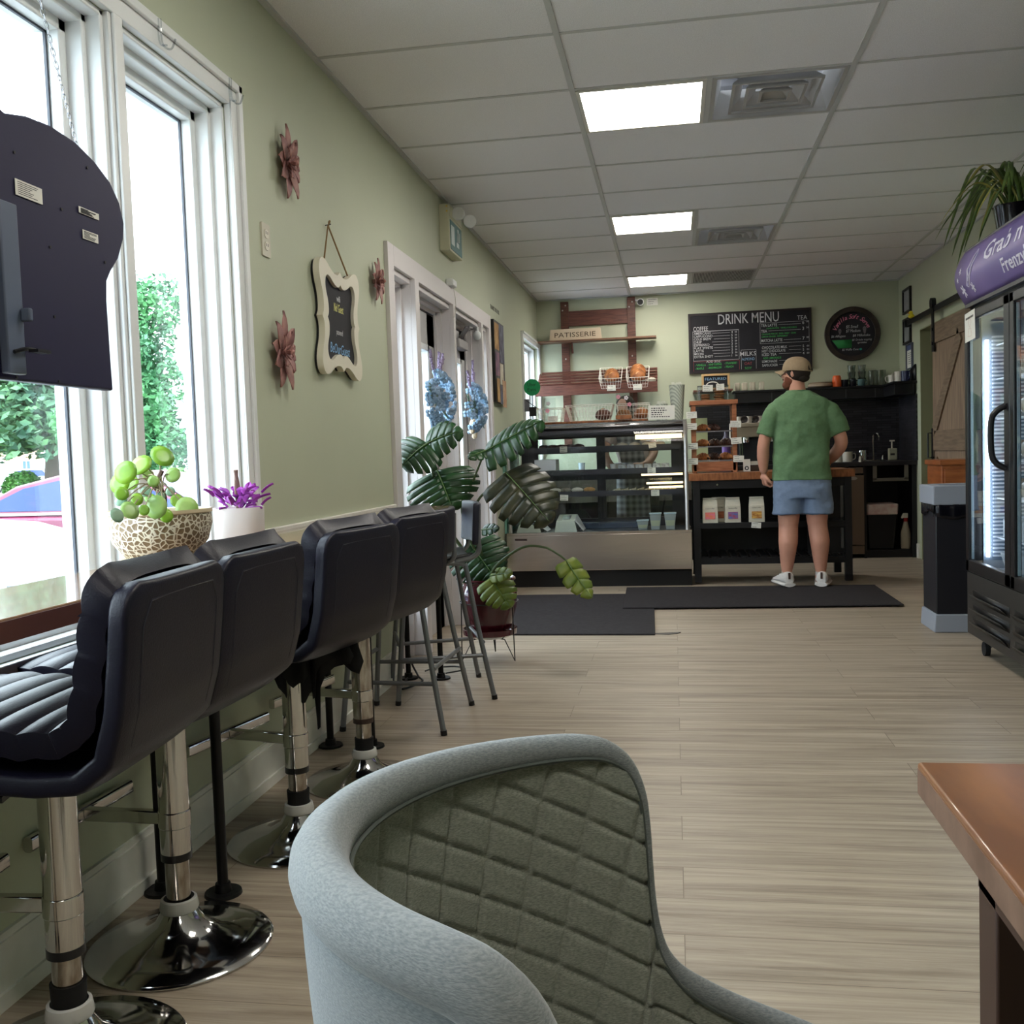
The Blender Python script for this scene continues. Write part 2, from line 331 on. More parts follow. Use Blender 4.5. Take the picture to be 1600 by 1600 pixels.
# ceiling: tiles as separate low boxes is pattern, kept in one mesh with the two vent cells open
b = B(); xs = [XW-.1, XA, XA+.61, XA+1.22, XR+2.2]; ys = [YF-.1, Y0, Y0+.61, Y0+3.05, Y0+3.66, YB+.1]
for i in range(4):
    for j in range(5):
        if i == 2 and j in (1, 3): continue
        b.box(xs[i], xs[i+1], ys[j], ys[j+1], HC, HC+.05)
struct('ceiling', b, TILE, smooth=0)
b = B(); b.box(XA+.55, XA+1.3, Y0-.1, Y0+4, HC+.22, HC+.3); struct('trim_1', b, mat('plenum_black', (20, 20, 22), .9))
b = B()
for k in range(-12, 10):
    y = Y0+.61*k
    if YF < y < YB: b.box(XW, XR, y-.009, y+.009, HC-.004, HC+.004)
for x in (XA-1.22+.45, ): pass
for x in (XA, XA+1.22): b.box(x-.012, x+.012, YF, YB, HC-.006, HC+.004)
b.box(XA+2.44-.012, XA+2.44+.012, YF, YB, HC-.006, HC+.004)
for k, (a, c) in enumerate(((-4, -3), (0, 1), (4, 6), (8, 9))): b.box(XA+.61-.012, XA+.61+.012, Y0+.61*a, Y0+.61*c, HC-.005, HC+.004)
b.box(XW, XW+.022, YF, YB, HC-.012, HC); b.box(XR-.022, XR, YF, YB, HC-.012, HC); b.box(XW, XR, YB-.022, YB, HC-.012, HC)
struct('trim_2', b, GRID, smooth=0)
# baseboards
BB = mat('baseboard_paint', (230, 228, 220), .5, noise=.06, nscale=8)
def baseboard(name, segs, left=True):
    b = B()
    for y0, y1 in segs:
        if left: b.box(XW, XW+.016, y0, y1, 0, .135); b.box(XW, XW+.024, y0, y1, 0, .035); b.box(XW, XW+.010, y0, y1, .135, .15)
        else: b.box(XR-.016, XR, y0, y1, 0, .135)
    return struct(name, b, BB, smooth=0)
baseboard('baseboard_left', [(YF, 4.83), (7.68, YB)]); baseboard('baseboard_right', [(YF, 8.0), (9.80, 9.87)], False)
# ---- big window
wn = thing('window_1', None, None, (XW, 1.65, WZ0)); wn['kind'] = 'structure'
b = B()
def casing(b, y0, y1, z0, z1, wd, th=.022, x=XW, bottom=True):
    b.box(x, x+th, y1, y1+wd, z0-(wd if bottom else 0), z1+wd); b.box(x, x+th, y0-wd, y0, z0-(wd if bottom else 0), z1+wd); b.box(x, x+th, y0, y1, z1, z1+wd)
    b.box(x+th, x+th+.012, y1+wd*.66, y1+wd, z0-(wd if bottom else 0), z1+wd); b.box(x+th, x+th+.012, y0-wd, y1+wd, z1+wd*.66, z1+wd)
    b.box(x+th, x+th+.005, y1, y1+.012, z0, z1+.012)
    if bottom: b.box(x, x+th, y0, y1, z0-wd, z0); b.box(x+th, x+th+.012, y0-wd, y1+wd, z0-wd, z0-wd*.7)
casing(b, WY0, WY1, WZ0, WZ1, .075); obj('casing', b, WHITE, wn, bevel=.003)
b = B()
panes = ((WY0, .86), (.93, 2.385), (2.45, WY1))
for y0, y1 in ((.86, .93), (2.385, 2.45)): b.box(XW-.15, XW+.014, y0, y1, WZ0, WZ1); b.box(XW+.014, XW+.024, y0+.012, y1-.012, WZ0, WZ1)
obj('mullion', b, WHITE, wn, bevel=.003)
for y0, y1 in panes:
    b = B()
    for k, (t, xa, xb) in enumerate(((.016, .0, -.155), (.034, -.04, -.155), (.062, -.085, -.155))):
        b.box(XW+xa, XW+xb, y0, y0+t, WZ0, WZ1); b.box(XW+xa, XW+xb, y1-t, y1, WZ0, WZ1); b.box(XW+xa, XW+xb, y0, y1, WZ1-t, WZ1); b.box(XW+xa, XW+xb, y0, y1, WZ0, WZ0+t)
    obj('sash_frame', b, WHITE, wn, bevel=.003)
    b = B(); e = .062
    for (a, c, d, f) in ((y0+e, y1-e, WZ1-e-.006, WZ1-e), (y0+e, y1-e, WZ0+e, WZ0+e+.006), (y0+e, y0+e+.006, WZ0+e, WZ1-e), (y1-e-.006, y1-e, WZ0+e, WZ1-e)): b.box(XW-.125, XW-.118, a, c, d, f)
    obj('spacer', b, mat('dark_spacer', (70, 74, 84), .5), wn)
    b = B(); b.box(XW-.128, XW-.122, y0+.05, y1-.05, WZ0+.05, WZ1-.05); obj('pane', b, WINDG, wn)
# ---- door group in left wall
CAS = .105
b = B(); th = .022
b.box(XW, XW+th, DY0-CAS, DY0, 0, DZ1+CAS); b.box(XW, XW+th, DY1, DY1+.085, 0, DZ1+CAS); b.box(XW, XW+th, DY0, DY1, DZ1, DZ1+CAS)
posts = ((5.335, 5.425), (6.30, 6.36), (7.255, 7.31))
for a, c in posts: b.box(XW, XW+th+.006, a, c, 0, DZ1); b.box(XW-.155, XW, a, c, 0, DZ1)
b.box(XW-.155, XW, DY0, DY0+.02, 0, DZ1); b.box(XW-.155, XW, DY1-.02, DY1, 0, DZ1); b.box(XW-.155, XW, DY0, DY1, DZ1-.03, DZ1)
for (a, c) in ((DY0+.02, 5.335), (5.425, 6.30), (6.36, 7.255), (7.31, DY1-.02)):
    for t, xa in ((.02, -.05), (.04, -.085)): b.box(XW+xa, XW-.155, a, a+t, 0, DZ1-.03); b.box(XW+xa, XW-.155, c-t, c, 0, DZ1-.03); b.box(XW+xa, XW-.155, a, c, DZ1-.03-t, DZ1-.03)
struct('trim_3', b, mat('door_trim_paint', (214, 208, 208), .45), smooth=0, bevel=.002)
DOORW = mat('door_paint', (190, 188, 188), .5)
def sidelite(n, a, c):
    t = thing(n, None, None, (XW-.12, (a+c)/2, 0)); t['kind'] = 'structure'; x0, x1 = XW-.15, XW-.10; b = B()
    b.box(x0, x1, a, a+.07, 0, DZ1-.03); b.box(x0, x1, c-.07, c, 0, DZ1-.03); b.box(x0, x1, a, c, DZ1-.16, DZ1-.03); b.box(x0, x1, a, c, 0, .3); obj('sash_frame', b, WHITE, t, bevel=.004)
    b = B(); b.box(XW-.13, XW-.122, a+.05, c-.05, .28, DZ1-.14); obj('pane', b, WINDG, t)
sidelite('window_2', DY0+.02, 5.335); sidelite('window_3', 7.31, DY1-.02)
def doorleaf(n, a, c, closer):
    t = thing(n, None, None, (XW-.12, (a+c)/2, 0)); t['kind'] = 'structure'; x0, x1 = XW-.145, XW-.10; b = B(); a += .045; c -= .045; zt = DZ1-.08
    b.box(x0, x1, a, a+.17, 0, zt); b.box(x0, x1, c-.17, c, 0, zt); b.box(x0, x1, a, c, zt-.20, zt); b.box(x0, x1, a, c, 0, .32)
    obj('leaf', b, DOORW, t, bevel=.003)
    b = B()
    for y0, y1, z0, z1 in ((a+.17, a+.21, .32, zt-.20), (c-.21, c-.17, .32, zt-.20), (a+.17, c-.17, zt-.24, zt-.20), (a+.17, c-.17, .32, .36)): b.box(x0-.004, x1+.012, y0, y1, z0, z1)
    obj('glazing_frame', b, WHITE, t, bevel=.003)
    b = B(); b.box(XW-.126, XW-.12, a+.19, c-.19, .34, zt-.22); obj('pane', b, WINDG, t)
    b = B(); b.box(XW-.13, XW-.098, c+.001, c+.010, 0, zt+.01); b.box(XW-.13, XW-.098, a-.01, a-.001, 0, zt+.01); b.box(XW-.13, XW-.098, a, c, zt+.001, zt+.012); obj('weatherstrip', b, BLACKP, t)
    b = B(); b.cyl((x1, a+.08, 1.0), (x1+.05, a+.08, 1.0), .012); b.tube(cpath([(x1+.05, a+.08, 1.0), (x1+.055, a+.13, 1.0), (x1+.05, a+.19, .995)]), .009, 8); b.cyl((x1, a+.08, 1.0), (x1+.006, a+.08, 1.0), .03); obj('lever_handle', b, CHROME, t)
doorleaf('door_1', 5.425, 6.30, False); doorleaf('door_2', 6.36, 7.255, True)
# door closer on door 2
t = thing('door_closer', 'grey metal door closer with arm above the second glass door', 'door closer', (XW-.07, 6.9, 1.93))
b = B(); b.box(XW-.10, XW-.035, 6.75, 7.05, 1.86, 1.925); obj('body', b, mat('closer_grey', (150, 146, 146), .5), t, bevel=.008)
b = B(); b.beam((XW-.07, 6.95, 1.94), (XW+.03, 6.72, 1.99), .03, .012); b.beam((XW+.03, 6.72, 1.99), (XW-.02, 7.1, 2.03), .025, .01); b.cyl((XW-.07, 6.95, 1.92), (XW-.07, 6.95, 1.96), .015); obj('arm', b, mat('closer_grey2', (130, 126, 128), .45, .4), t)
t = thing('door_contact_sensor', 'small white door alarm sensor on top of the door trim', 'sensor', (XW+.03, 6.28, 2.19))
b = B(); b.box(XW, XW+.05, 6.22, 6.34, 2.19, 2.235); obj('body', b, WHITE, t, bevel=.008); b = B(); b.tube(cpath([(XW+.03, 6.32, 2.19), (XW+.035, 6.34, 2.12), (XW+.03, 6.36, 2.05), (XW+.03, 6.30, 2.0)]), .002, 5); obj('wire', b, mat('beige_wire', (190, 186, 176), .6), t)
t = thing('motion_sensor', 'small white swivelling sensor beside the second door top', 'sensor', (XW, 7.24, 2.0))
b = B(); b.ball((XW+.0, 7.22, 1.99), (.03, .03, .035)); obj('lens', b, WHITE, t); b = B(); b.cyl((XW+.0, 7.22, 2.02), (XW+.0, 7.22, 2.05), .012); obj('bracket', b, WHITE, t)
# ---- far window
t = thing('window_4', None, None, (XW, 10, FZ0)); t['kind'] = 'structure'; b = B(); casing(b, FY0, FY1, FZ0, FZ1, .06, bottom=True); obj('casing', b, WHITE, t, bevel=.002)
b = B()
for e, xa in ((.02, -.03), (.05, -.09)):
    b.box(XW+xa, XW-.155, FY0, FY0+e, FZ0, FZ1); b.box(XW+xa, XW-.155, FY1-e, FY1, FZ0, FZ1); b.box(XW+xa, XW-.155, FY0, FY1, FZ1-e, FZ1); b.box(XW+xa, XW-.155, FY0, FY1, FZ0, FZ0+e)
b.box(XW-.11, XW-.155, 9.95, 10.0, FZ0, FZ1); obj('sash_frame', b, WHITE, t, bevel=.002)
b = B(); b.box(XW-.128, XW-.122, FY0+.04, FY1-.04, FZ0+.04, FZ1-.04); obj('pane', b, WINDG, t)
# ---- ceiling lights, vents
def clight(k, label):
    x0, y0 = XA+.014, Y0+.61*k+.012; x1, y1 = XA+.596, y0+.586
    t = thing('ceiling_light', label, 'ceiling light', ((x0+x1)/2, (y0+y1)/2, HC-.012), 0, 'square light panels in the ceiling')
    b = B(); b.ring([(x0, y0), (x1, y0), (x1, y1), (x0, y1)], [(x0+.018, y0+.018), (x1-.018, y0+.018), (x1-.018, y1-.018), (x0+.018, y1-.018)], HC-.010, HC-.0005); obj('frame', b, mat('light_frame', (216, 214, 206), .5), t)
    b = B(); b.box(x0+.018, x1-.018, y0+.018, y1-.018, HC-.007, HC-.001); obj('diffuser', b, LIGHTM, t)
clight(0, 'large square light panel nearest the camera beside the first vent'); clight(4, 'middle square light panel, one tile before the second vent'); clight(8, 'smallest looking light panel close to the back wall beside the slotted grille')
clight(-4, 'square light panel overhead out of view near the window bar'); clight(-8, 'square light panel overhead out of view near the front wall')
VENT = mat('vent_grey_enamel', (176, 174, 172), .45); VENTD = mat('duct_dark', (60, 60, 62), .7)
def cvent(k, label):
    cx, cy = XA+.915, Y0+.61*k+.305
    t = thing('ceiling_vent', label, 'ceiling vent', (cx, cy, HC-.02), 0, 'square ceiling diffusers')
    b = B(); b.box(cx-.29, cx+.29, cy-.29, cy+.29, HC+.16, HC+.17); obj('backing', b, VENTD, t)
    def sq(h): return [(cx-h, cy-h), (cx+h, cy-h), (cx+h, cy+h), (cx-h, cy+h)]
    def cone(h0, z0, h1, z1):   # thin sloped square skirt
        b = B(); v = [(x, y, z0) for x, y in sq(h0)]+[(x, y, z1) for x, y in sq(h1)]; b.add(v, [(i, (i+1) % 4, 4+(i+1) % 4, 4+i) for i in range(4)]); return b
    b = B(); b.ring(sq(.292), sq(.272), HC-.006, HC+.01); b.add(*[([(x, y, HC+.01) for x, y in sq(.272)]+[(x, y, HC+.12) for x, y in sq(.235)]), [(i, (i+1) % 4, 4+(i+1) % 4, 4+i) for i in range(4)]]); obj('frame', b, VENT, t, smooth=0)
    for h in (.20, .135, .072):
        b = cone(h, HC-.004, h-.055, HC+.05); b.ring(sq(h), sq(h-.012), HC-.008, HC-.002); obj('louvre', b, VENT, t, smooth=0, solid=.003)
    b = B(); b.box(cx-.022, cx+.022, cy-.022, cy+.022, HC+.03, HC+.05); obj('damper', b, VENT, t)
cvent(0, 'large square ceiling diffuser nearest the camera'); cvent(5, 'second square ceiling diffuser past the middle light panel')
t = thing('return_air_grille', 'flat finely slotted return grille beside the furthest light panel', 'ceiling vent', (XA+.915, Y0+8.5*.61, HC-.01))
x0, x1, y0, y1 = XA+.625, XA+1.205, Y0+8*.61+.012, Y0+9*.61-.012
b = B(); b.ring([(x0, y0), (x1, y0), (x1, y1), (x0, y1)], [(x0+.015, y0+.015), (x1-.015, y0+.015), (x1-.015, y1-.015), (x0+.015, y1-.015)], HC-.008, HC-.0005); obj('frame', b, VENT, t)
b = B(); [b.box(x0+.015+i*.0138, x0+.021+i*.0138, y0+.015, y1-.015, HC-.006, HC-.001) for i in range(40)]; obj('slats', b, VENT, t, smooth=0)
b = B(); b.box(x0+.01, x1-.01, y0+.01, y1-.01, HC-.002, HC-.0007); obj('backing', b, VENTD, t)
# ================================================================ OUTSIDE
b = B(); b.box(-110, XW-.17, -30, 130, -.42, -.36); struct('ground', b, mat('pale_concrete', (120, 120, 118), .9, noise=.06, nscale=3))
b = B(); b.box(-110, -24, -30, 60, -.359, -.355); tg = obj('lawn', b, mat('lawn_green', (96, 130, 66), .9, noise=.2, nscale=9), label='green front lawn beyond the parked cars', cat='grass', kind='stuff')
b = B(); b.box(-17.6, -13.2, -30, 70, -.359, -.355); struct('road', b, mat('asphalt', (128, 130, 134), .9, noise=.05, nscale=9))
# white railing just outside the window
t = thing('porch_railing', 'white porch railing with dark gaps seen below the bar counter', 'railing', (-2.2, 2.5, -.36))
b = B(); b.box(-2.24, -2.16, -.5, 3.6, .56, .62); b.box(-2.23, -2.17, -.5, 3.6, .28, .34); obj('rail', b, WHITE, t)
for i in range(44):
    y = -.5+i*.094; b = B(); b.box(-2.22, -2.18, y, y+.066, -.2, .6); obj('baluster', b, WHITE, t)
b = B(); b.box(-2.235, -2.165, 3.55, 3.62, -.36, .66); obj('post', b, WHITE, t)
CARGLASS = mat('car_glass', (34, 52, 96), .35, spec=.25)
TYRE = mat('tyre_rubber', (24, 24, 26), .8); ALLOY = mat('alloy', (170, 172, 176), .3, .9)
def car(label, loc, rz, paint, side, gh, L, Wd, wheels, roofz=.0, cat='car', nm='parked_car', group=None, detail=True):
    """side: body side outline (x,z) going round; gh: greenhouse outline; x forward"""
    t = thing(nm, label, cat, loc, rz, group)
    n = len(side); b = B(); secs = [(-1, .90, .0), (-.86, .985, .0), (0, 1.0, .012), (.86, .985, 0), (1, .90, 0)]
    cxm = (min(p[0] for p in side)+max(p[0] for p in side))/2; zm = .45
    b.loft([[(cxm+(x-cxm)*k, s*Wd/2, zm+(z-zm)*k+dz) for x, z in side] for s, k, dz in secs]); obj('body', b, paint, t, local=True, smooth=50, bevel=.02)
    b = B(); gx = sum(p[0] for p in gh)/len(gh); z0 = min(p[1] for p in gh); z1 = max(p[1] for p in gh)
    def gw(z): return Wd/2*(.93-.22*(z-z0)/(z1-z0))
    b.loft([[(x, s*gw(z), z) for x, z in gh] for s in (-1, -.5, 0, .5, 1)]); obj('roof', b, paint, t, local=True, smooth=40, bevel=.03)
    for s in (-1, 1):
        b = B(); k = .80; cz = z0+(z1-z0)*.52; pts = [(gx+(x-gx)*.86, cz+(z-cz)*.74) for x, z in gh]
        b.add([(x, s*(gw(z)+.006), z) for x, z in pts], [tuple(range(len(pts)))]); obj('side_window', b, CARGLASS, t, local=True, smooth=0)
        if detail:
            zz = z0+.03; b = B(); b.box(min(p[0] for p in pts)-.03, max(p[0] for p in pts)+.03, s*(Wd/2*.93)-.012, s*(Wd/2*.93)+.012, zz, zz+.028); obj('chrome_strip', b, CHROME, t, local=True)
            b = B(); b.box(gx-.75, gx-.55, s*Wd/2*.99-.012, s*Wd/2*.99+.03, z0-.12, z0-.09); obj('door_handle', b, paint, t, local=True, bevel=.008)
    # windscreens
    for a, c in ((0, 1), (-1, -2)):
        p, q = gh[a], gh[c]; b = B(); e = .012 if a == -1 else -.012
        P = lambda f, s: (p[0]+(q[0]-p[0])*f+e, s*(gw(p[1]+(q[1]-p[1])*f)-.1), p[1]+(q[1]-p[1])*f+.008)
        b.add([P(.1, -1), P(.1, 1), P(.9, 1), P(.9, -1)], [(0, 1, 2, 3)]); obj('windscreen', b, CARGLASS, t, local=True, smooth=0)
    for x in wheels:
        for s in (-1, 1):
            wh = obj('wheel', B().lathe([(.0, -.10), (.30, -.10), (.33, -.07), (.33, .07), (.30, .10), (.21, .10), (.20, .07), (0, .07)], (0, 0, 0), 24, M=Matrix.Translation((x, s*(Wd/2-.1), .33)) @ Matrix.Rotation(-s*PI/2, 4, 'X')), TYRE, t, local=True)
            obj('hubcap', B().lathe([(0, .085), (.06, .095), (.19, .075), (.2, .07)], (0, 0, 0), 20, M=Matrix.Translation((x, s*(Wd/2-.1), .33)) @ Matrix.Rotation(-s*PI/2, 4, 'X')), ALLOY, wh, local=True)
    return t
MAROON = mat('maroon_car_paint', (92, 18, 52), .45, coat=.15); CARW = mat('white_car_paint', (206, 210, 216), .4, coat=.2)
sed = [(-2.35, .32), (-2.40, .62), (-2.30, .93), (-1.9, 1.0), (-1.2, 1.0), (.8, .98), (1.5, .90), (2.15, .76), (2.35, .55), (2.3, .25), (-2.2, .22)]
sgh = [(-1.75, .97), (-1.15, 1.30), (-.6, 1.42), (.0, 1.43), (.45, 1.34), (1.15, .95)]
car('maroon sedan parked beyond the white car, side window reflecting the sky', (-6.1, 10.7, -.36), 0, MAROON, sed, sgh, 4.7, 1.8, (-1.42, 1.4))
suv = [(-2.2, .4), (-2.25, .8), (-2.2, 1.05), (-1.0, 1.05), (.9, 1.07), (1.6, 1.02), (2.0, .92), (2.18, .78), (2.2, .35), (-2.1, .3)]
sugh = [(-2.12, 1.02), (-1.85, 1.62), (-1.2, 1.68), (-.1, 1.66), (.25, 1.58), (.85, 1.03)]
wc = car('white car nosed up to the railing, bonnet blown out by sunlight', (-5.62, 5.0, -.36), .06, CARW, suv, sugh, 4.4, 1.8, (-1.35, 1.35), detail=False); wc.scale = (1, 1, 1.12)
b = B(); b.box(2.10, 2.24, -.5, .5, .62, .78); obj('grille', b, mat('car_grille', (90, 92, 100), .4, .6), wc, local=True, bevel=.01)
for s in (-1, 1): b = B(); b.ball((2.05, s*.70, .80), (.16, .16, .07)); obj('headlight', b, mat('headlight_glass', (200, 206, 214), .1, coat=.6), wc, local=True)
b = B(); b.box(2.12, 2.26, -.7, .7, .50, .56); obj('bumper_strip', b, mat('blue_strip', (70, 100, 170), .3), wc, local=True, bevel=.01)
sv = car('white sport utility car parked across the street by the brick house', (-47.6, 66.0, -.36), 3.85, CARW, suv, sugh, 4.4, 1.8, (-1.35, 1.35), cat='car')
b = B(); b.lathe([(0, .09), (.25, .09), (.33, .05), (.33, -.09), (0, -.09)], (0, 0, 0), 20, M=Matrix.Translation((-2.33, 0, .85)) @ Matrix.Rotation(PI/2, 4, 'Y')); obj('spare_wheel', b, CARW, sv, local=True)
hb = car('small white hatchback glimpsed through the narrow window pane', (-2.75, 7.9, -.36), PI/2, CARW, suv, sugh, 4.4, 1.8, (-1.35, 1.35), detail=False); hb.scale = (.72, .85, .88)
# brick house
hs = thing('brick_house', 'brown brick house across the street with white framed windows', 'house', (-53.5, 77.5, -.36), .6)
b = B(); b.box(-14, 0, 0, 8, 0, 5); obj('wall', b, brick_mat('house_brick', (168, 124, 96), (150, 106, 80), (180, 170, 156), .24, .08, .01), hs, local=True, smooth=0)
b = B(); b.add([(-14.5, -.6, 5), (.5, -.6, 5), (.5, 8.6, 5), (-14.5, 8.6, 5), (-10.5, 4, 7.6), (-3.5, 4, 7.6)], [(0, 1, 5, 4), (1, 2, 5), (2, 3, 4, 5), (3, 0, 4), (0, 3, 2, 1)]); obj('roof', b, mat('shingles', (110, 108, 110), .9), hs, local=True, smooth=0)
for xx in (-1.15, -3.6, -6.2, -9.5):
    f = obj('window', B().box(xx-.75, xx+.75, -.08, 0, .9, 2.5).box(xx-.95, xx+.95, -.1, 0, .82, .9), WHITE, hs, local=True)
    b = B(); b.box(xx-.28, xx-.03, -.1, -.081, 1.0, 2.4); b.box(xx+.03, xx+.28, -.1, -.081, 1.0, 2.4); obj('pane', b, mat('house_glass', (70, 92, 120), .1), f, local=True)
# trees
def leafcloud(b, pts, r, n, sz, flat=.6, rr=None):
    q = rr or rnd
    for _ in range(n):
        c = q.choice(pts); u = Vector((q.gauss(0, 1), q.gauss(0, 1), q.gauss(0, .8))).normalized()*(r*q.uniform(.55, 1)**.5)
        p = Vector(c)+u; a = Vector((q.gauss(0, 1), q.gauss(0, 1), q.gauss(0, flat))).normalized(); k = a.orthogonal().normalized(); k = (k*math.cos(q.uniform(0, 6))+a.cross(k)*math.sin(q.uniform(0, 6))).normalized(); s = sz*q.uniform(.6, 1.3)
        b.add([p-a*s, p+k*s*.5, p+a*s, p-k*s*.5], [(0, 1, 2, 3)])
LEAFA = mat('maple_leaf', (66, 122, 70), .6, c2=(44, 92, 62), nscale=.8); LEAFB = mat('spruce_needles', (70, 108, 70), .7, c2=(38, 74, 60), nscale=.9); BARK = mat('bark', (78, 62, 56), .9, bump=.4, bscale=12)
def tree(nm, label, cat, loc, h, crown, m, n, sz, trunk_r, zt):
    t = thing(nm, label, cat, loc); b = B(); b.tube(cpath([(0, 0, 0), (.1, .05, h*.3), (0, 0, h*.6), (0, .1, h*.9)]), [trunk_r*(1-.75*i/24) for i in range(25)], 10); obj('trunk', b, BARK, t, local=True)
    b = B(); leafcloud(b, crown[0], crown[1], n, sz); obj('crown', b, m, t, local=True, smooth=0, kind='stuff')
cr = [(rnd.gauss(0, .8), rnd.gauss(0, .8), z) for z in np.linspace(1.3, 7.6, 30)]
tree('maple_tree', 'tall leafy tree seen through the narrow window pane', 'tree', (-18.9, 32.9, -.354), 8.5, (cr, 1.0), LEAFA, 15000, .13, .22, 2)
cr = []
for z in np.linspace(3.2, 12.5, 22):
    R = 5.6*(1-(z-2.6)/12); k = max(6, int(R*4))
    cr += [(R*f*math.cos(a), R*f*math.sin(a), z-.5*f*R*.25) for a in [2*PI*j/k+z for j in range(k)] for f in (.35, .7, 1)]
tree('spruce_tree', 'large drooping spruce in front of the brick house', 'tree', (-27.6, 40.8, -.354), 12, (cr, .62), LEAFB, 24000, .24, .45, 2)
cr = [(rnd.uniform(-1, 3.6), rnd.uniform(-1, 1), rnd.uniform(1.0, 6.5)) for _ in range(60)]
t = thing('hedgerow', 'tall bluish green hedge and trees behind the spruce', 'hedge', (-35.5, 57.0, -.354), .6); b = B(); leafcloud(b, cr, 1.5, 9000, .25); obj('foliage', b, LEAFB, t, local=True, smooth=0, kind='stuff')
for (x, y, s, lb) in ((-29.0, 40.6, .85, 'rounded green shrub beside the spruce trunk'), (-15.1, 28.2, .8, 'rounded green shrub under the maple tree')):
    t = thing('garden_shrub', lb, 'shrub', (x, y, -.354)); b = B(); leafcloud(b, [(0, 0, s*.8)], s, 3500, .1); obj('foliage', b, mat('shrub_leaf', (96, 150, 72), .6, c2=(60, 112, 60), nscale=2), t, local=True, smooth=0, kind='stuff'); b = B(); b.cyl((0, 0, 0), (0, 0, s*.8), .08, .04); obj('stem', b, BARK, t, local=True)
# ================================================================ LEFT WALL THINGS
def petal(b, c, ux, uy, uz, L, wd, lift, z0=.0, n=6):
    """leaf-like petal from centre c along ux, normal uz"""
    pts = []
    for i in range(n+1):
        t = i/n; wv = wd*math.sin(PI*min(1, t*.93+.05))**.8*(1 if t < .97 else .3); zz = z0+lift*math.sin(t*PI*.75)-.004*t; pts.append((t*L, wv, zz))
    v = []
    for x, wv, zz in pts:
        for s, dz in ((-1, .006), (0, 0), (1, .006)): v.append(Vector(c)+ux*x+uy*(s*wv/2)+uz*(zz+dz))
    f = []
    for i in range(n):
        for k in range(2): f.append((i*3+k, i*3+k+1, (i+1)*3+k+1, (i+1)*3+k))
    b.add(v, f)
METALP = mat('mauve_metal_petal', (176, 128, 118), .55, .1, c2=(142, 98, 98), nscale=22)
def metalflower(y, z, L, label, rot, n=9):
    t = thing('metal_wall_flower', label, 'wall decoration', (XW, y, z), 0, 'mauve metal flowers on the wall'); uz = Vector((1, 0, 0))
    for ring_, (cnt, l, wd, lift, z0) in enumerate(((n, L, L*.50, .010, .012), (7, L*.58, L*.30, .016, .018), (6, L*.24, L*.15, .02, .026))):
        b = B()
        for k in range(cnt):
            a = rot+2*PI*k/cnt+ring_*.3; ux = Vector(((.06, .25, .7)[ring_]+.05*(k % 2), math.cos(a), math.sin(a))).normalized(); uy = uz.cross(ux).normalized(); un = ux.cross(uy); l2 = l*(1+.25*abs(math.sin(a))-.18*abs(math.cos(a)))
            petal(b, (XW+z0, y, z), ux, uy, un, l2, wd, lift, 0)
        obj('petals', b, METALP, t, smooth=50, solid=.0015)
    b = B(); b.cyl((XW, y, z), (XW+.03, y, z), .012); b.ball((XW+.055, y, z), .009); obj('centre', b, METALP, t)
metalflower(3.555, 2.205, .115, 'highest mauve metal flower, high on the wall beside the window', .3)
metalflower(3.425, 1.50, .12, 'lowest mauve metal flower, left of the chalkboard sign', .15)
metalflower(4.645, 1.955, .092, 'small mauve metal flower between the chalkboard sign and the door trim', .1)
t = thing('wall_outlet', 'cream wall socket plate high beside the window', 'outlet', (XW, 3.355, 1.83)); M = onleft(XW, 3.355, 1.886)
b = B(); b.prism(rrect(.072, .115, .006), 0, .006, M); obj('plate', b, mat('cream_plastic', (196, 190, 172), .4), t)
for s in (-1, 1):
    b = B(); b.prism(rrect(.034, .030, .012, cy=s*.021), .006, .009, M); obj('socket', b, mat('cream_plastic2', (214, 208, 192), .4), t)
    b = B(); [b.box(x-.0015, x+.0015, s*.021-.002, s*.021+.008, .009, .0095, M) for x in (-.007, .007)]; obj('slot', b, INK, t)
# chalkboard sign
SY, SZ = 4.045, 1.685
t = thing('chalkboard_sign', 'scalloped cream framed chalkboard sign hanging from twine', 'sign', (XW, SY, 1.45)); M = onleft(XW+.012, SY, SZ)
def scal(w, h, d):
    o = []; N = 96
    for i in range(N):
        a = 2*PI*i/N; c, s = math.cos(a), math.sin(a); k = 1/max(abs(c)/(w/2), abs(s)/(h/2)); x, y = c*k, s*k
        tx, ty = x/(w/2), y/(h/2)
        if abs(ty) > .999: y -= (1 if ty > 0 else -1)*d*(.9*math.cos(tx*PI*1.5)**2*(1 if abs(tx) > .12 else .2)-.3*(abs(tx) < .12)+.9*(abs(tx) > .86))
        if abs(tx) > .999: x -= (1 if tx > 0 else -1)*d*(.9*math.cos(ty*PI*1.5)**2*(1 if abs(ty) > .10 else .2)-.3*(abs(ty) < .10)+.9*(abs(ty) > .88))
        o.append((x, y))
    return o
Q = [(.235, 0), (.218, .022), (.214, .055), (.222, .095), (.242, .135), (.253, .175), (.243, .212), (.212, .232), (.168, .226), (.122, .205), (.075, .190), (.030, .190), (0, .208)]
Q = [(p.x, p.y) for p in cpath([(x, y, 0) for x, y in Q], 3)]
OUT = Q+[(-x, y) for x, y in Q[::-1][1:]]+[(-x, -y) for x, y in Q[1:]]+[(x, -y) for x, y in Q[::-1][1:-1]]
b = B(); b.ring(OUT, [(x*.74, y*.74) for x, y in OUT], 0, .026, M); obj('frame', b, CREAMW, t, smooth=30)
b = B(); b.prism([(x*.77, y*.77) for x, y in OUT], .002, .012, M); obj('board', b, CHALKB, t)
b = B(); b.prism([(x*.98, y*.98) for x, y in OUT], -.011, -.0005, M); obj('backing', b, BLACKM, t)
M2 = M @ Matrix.Translation((0, 0, .0135))
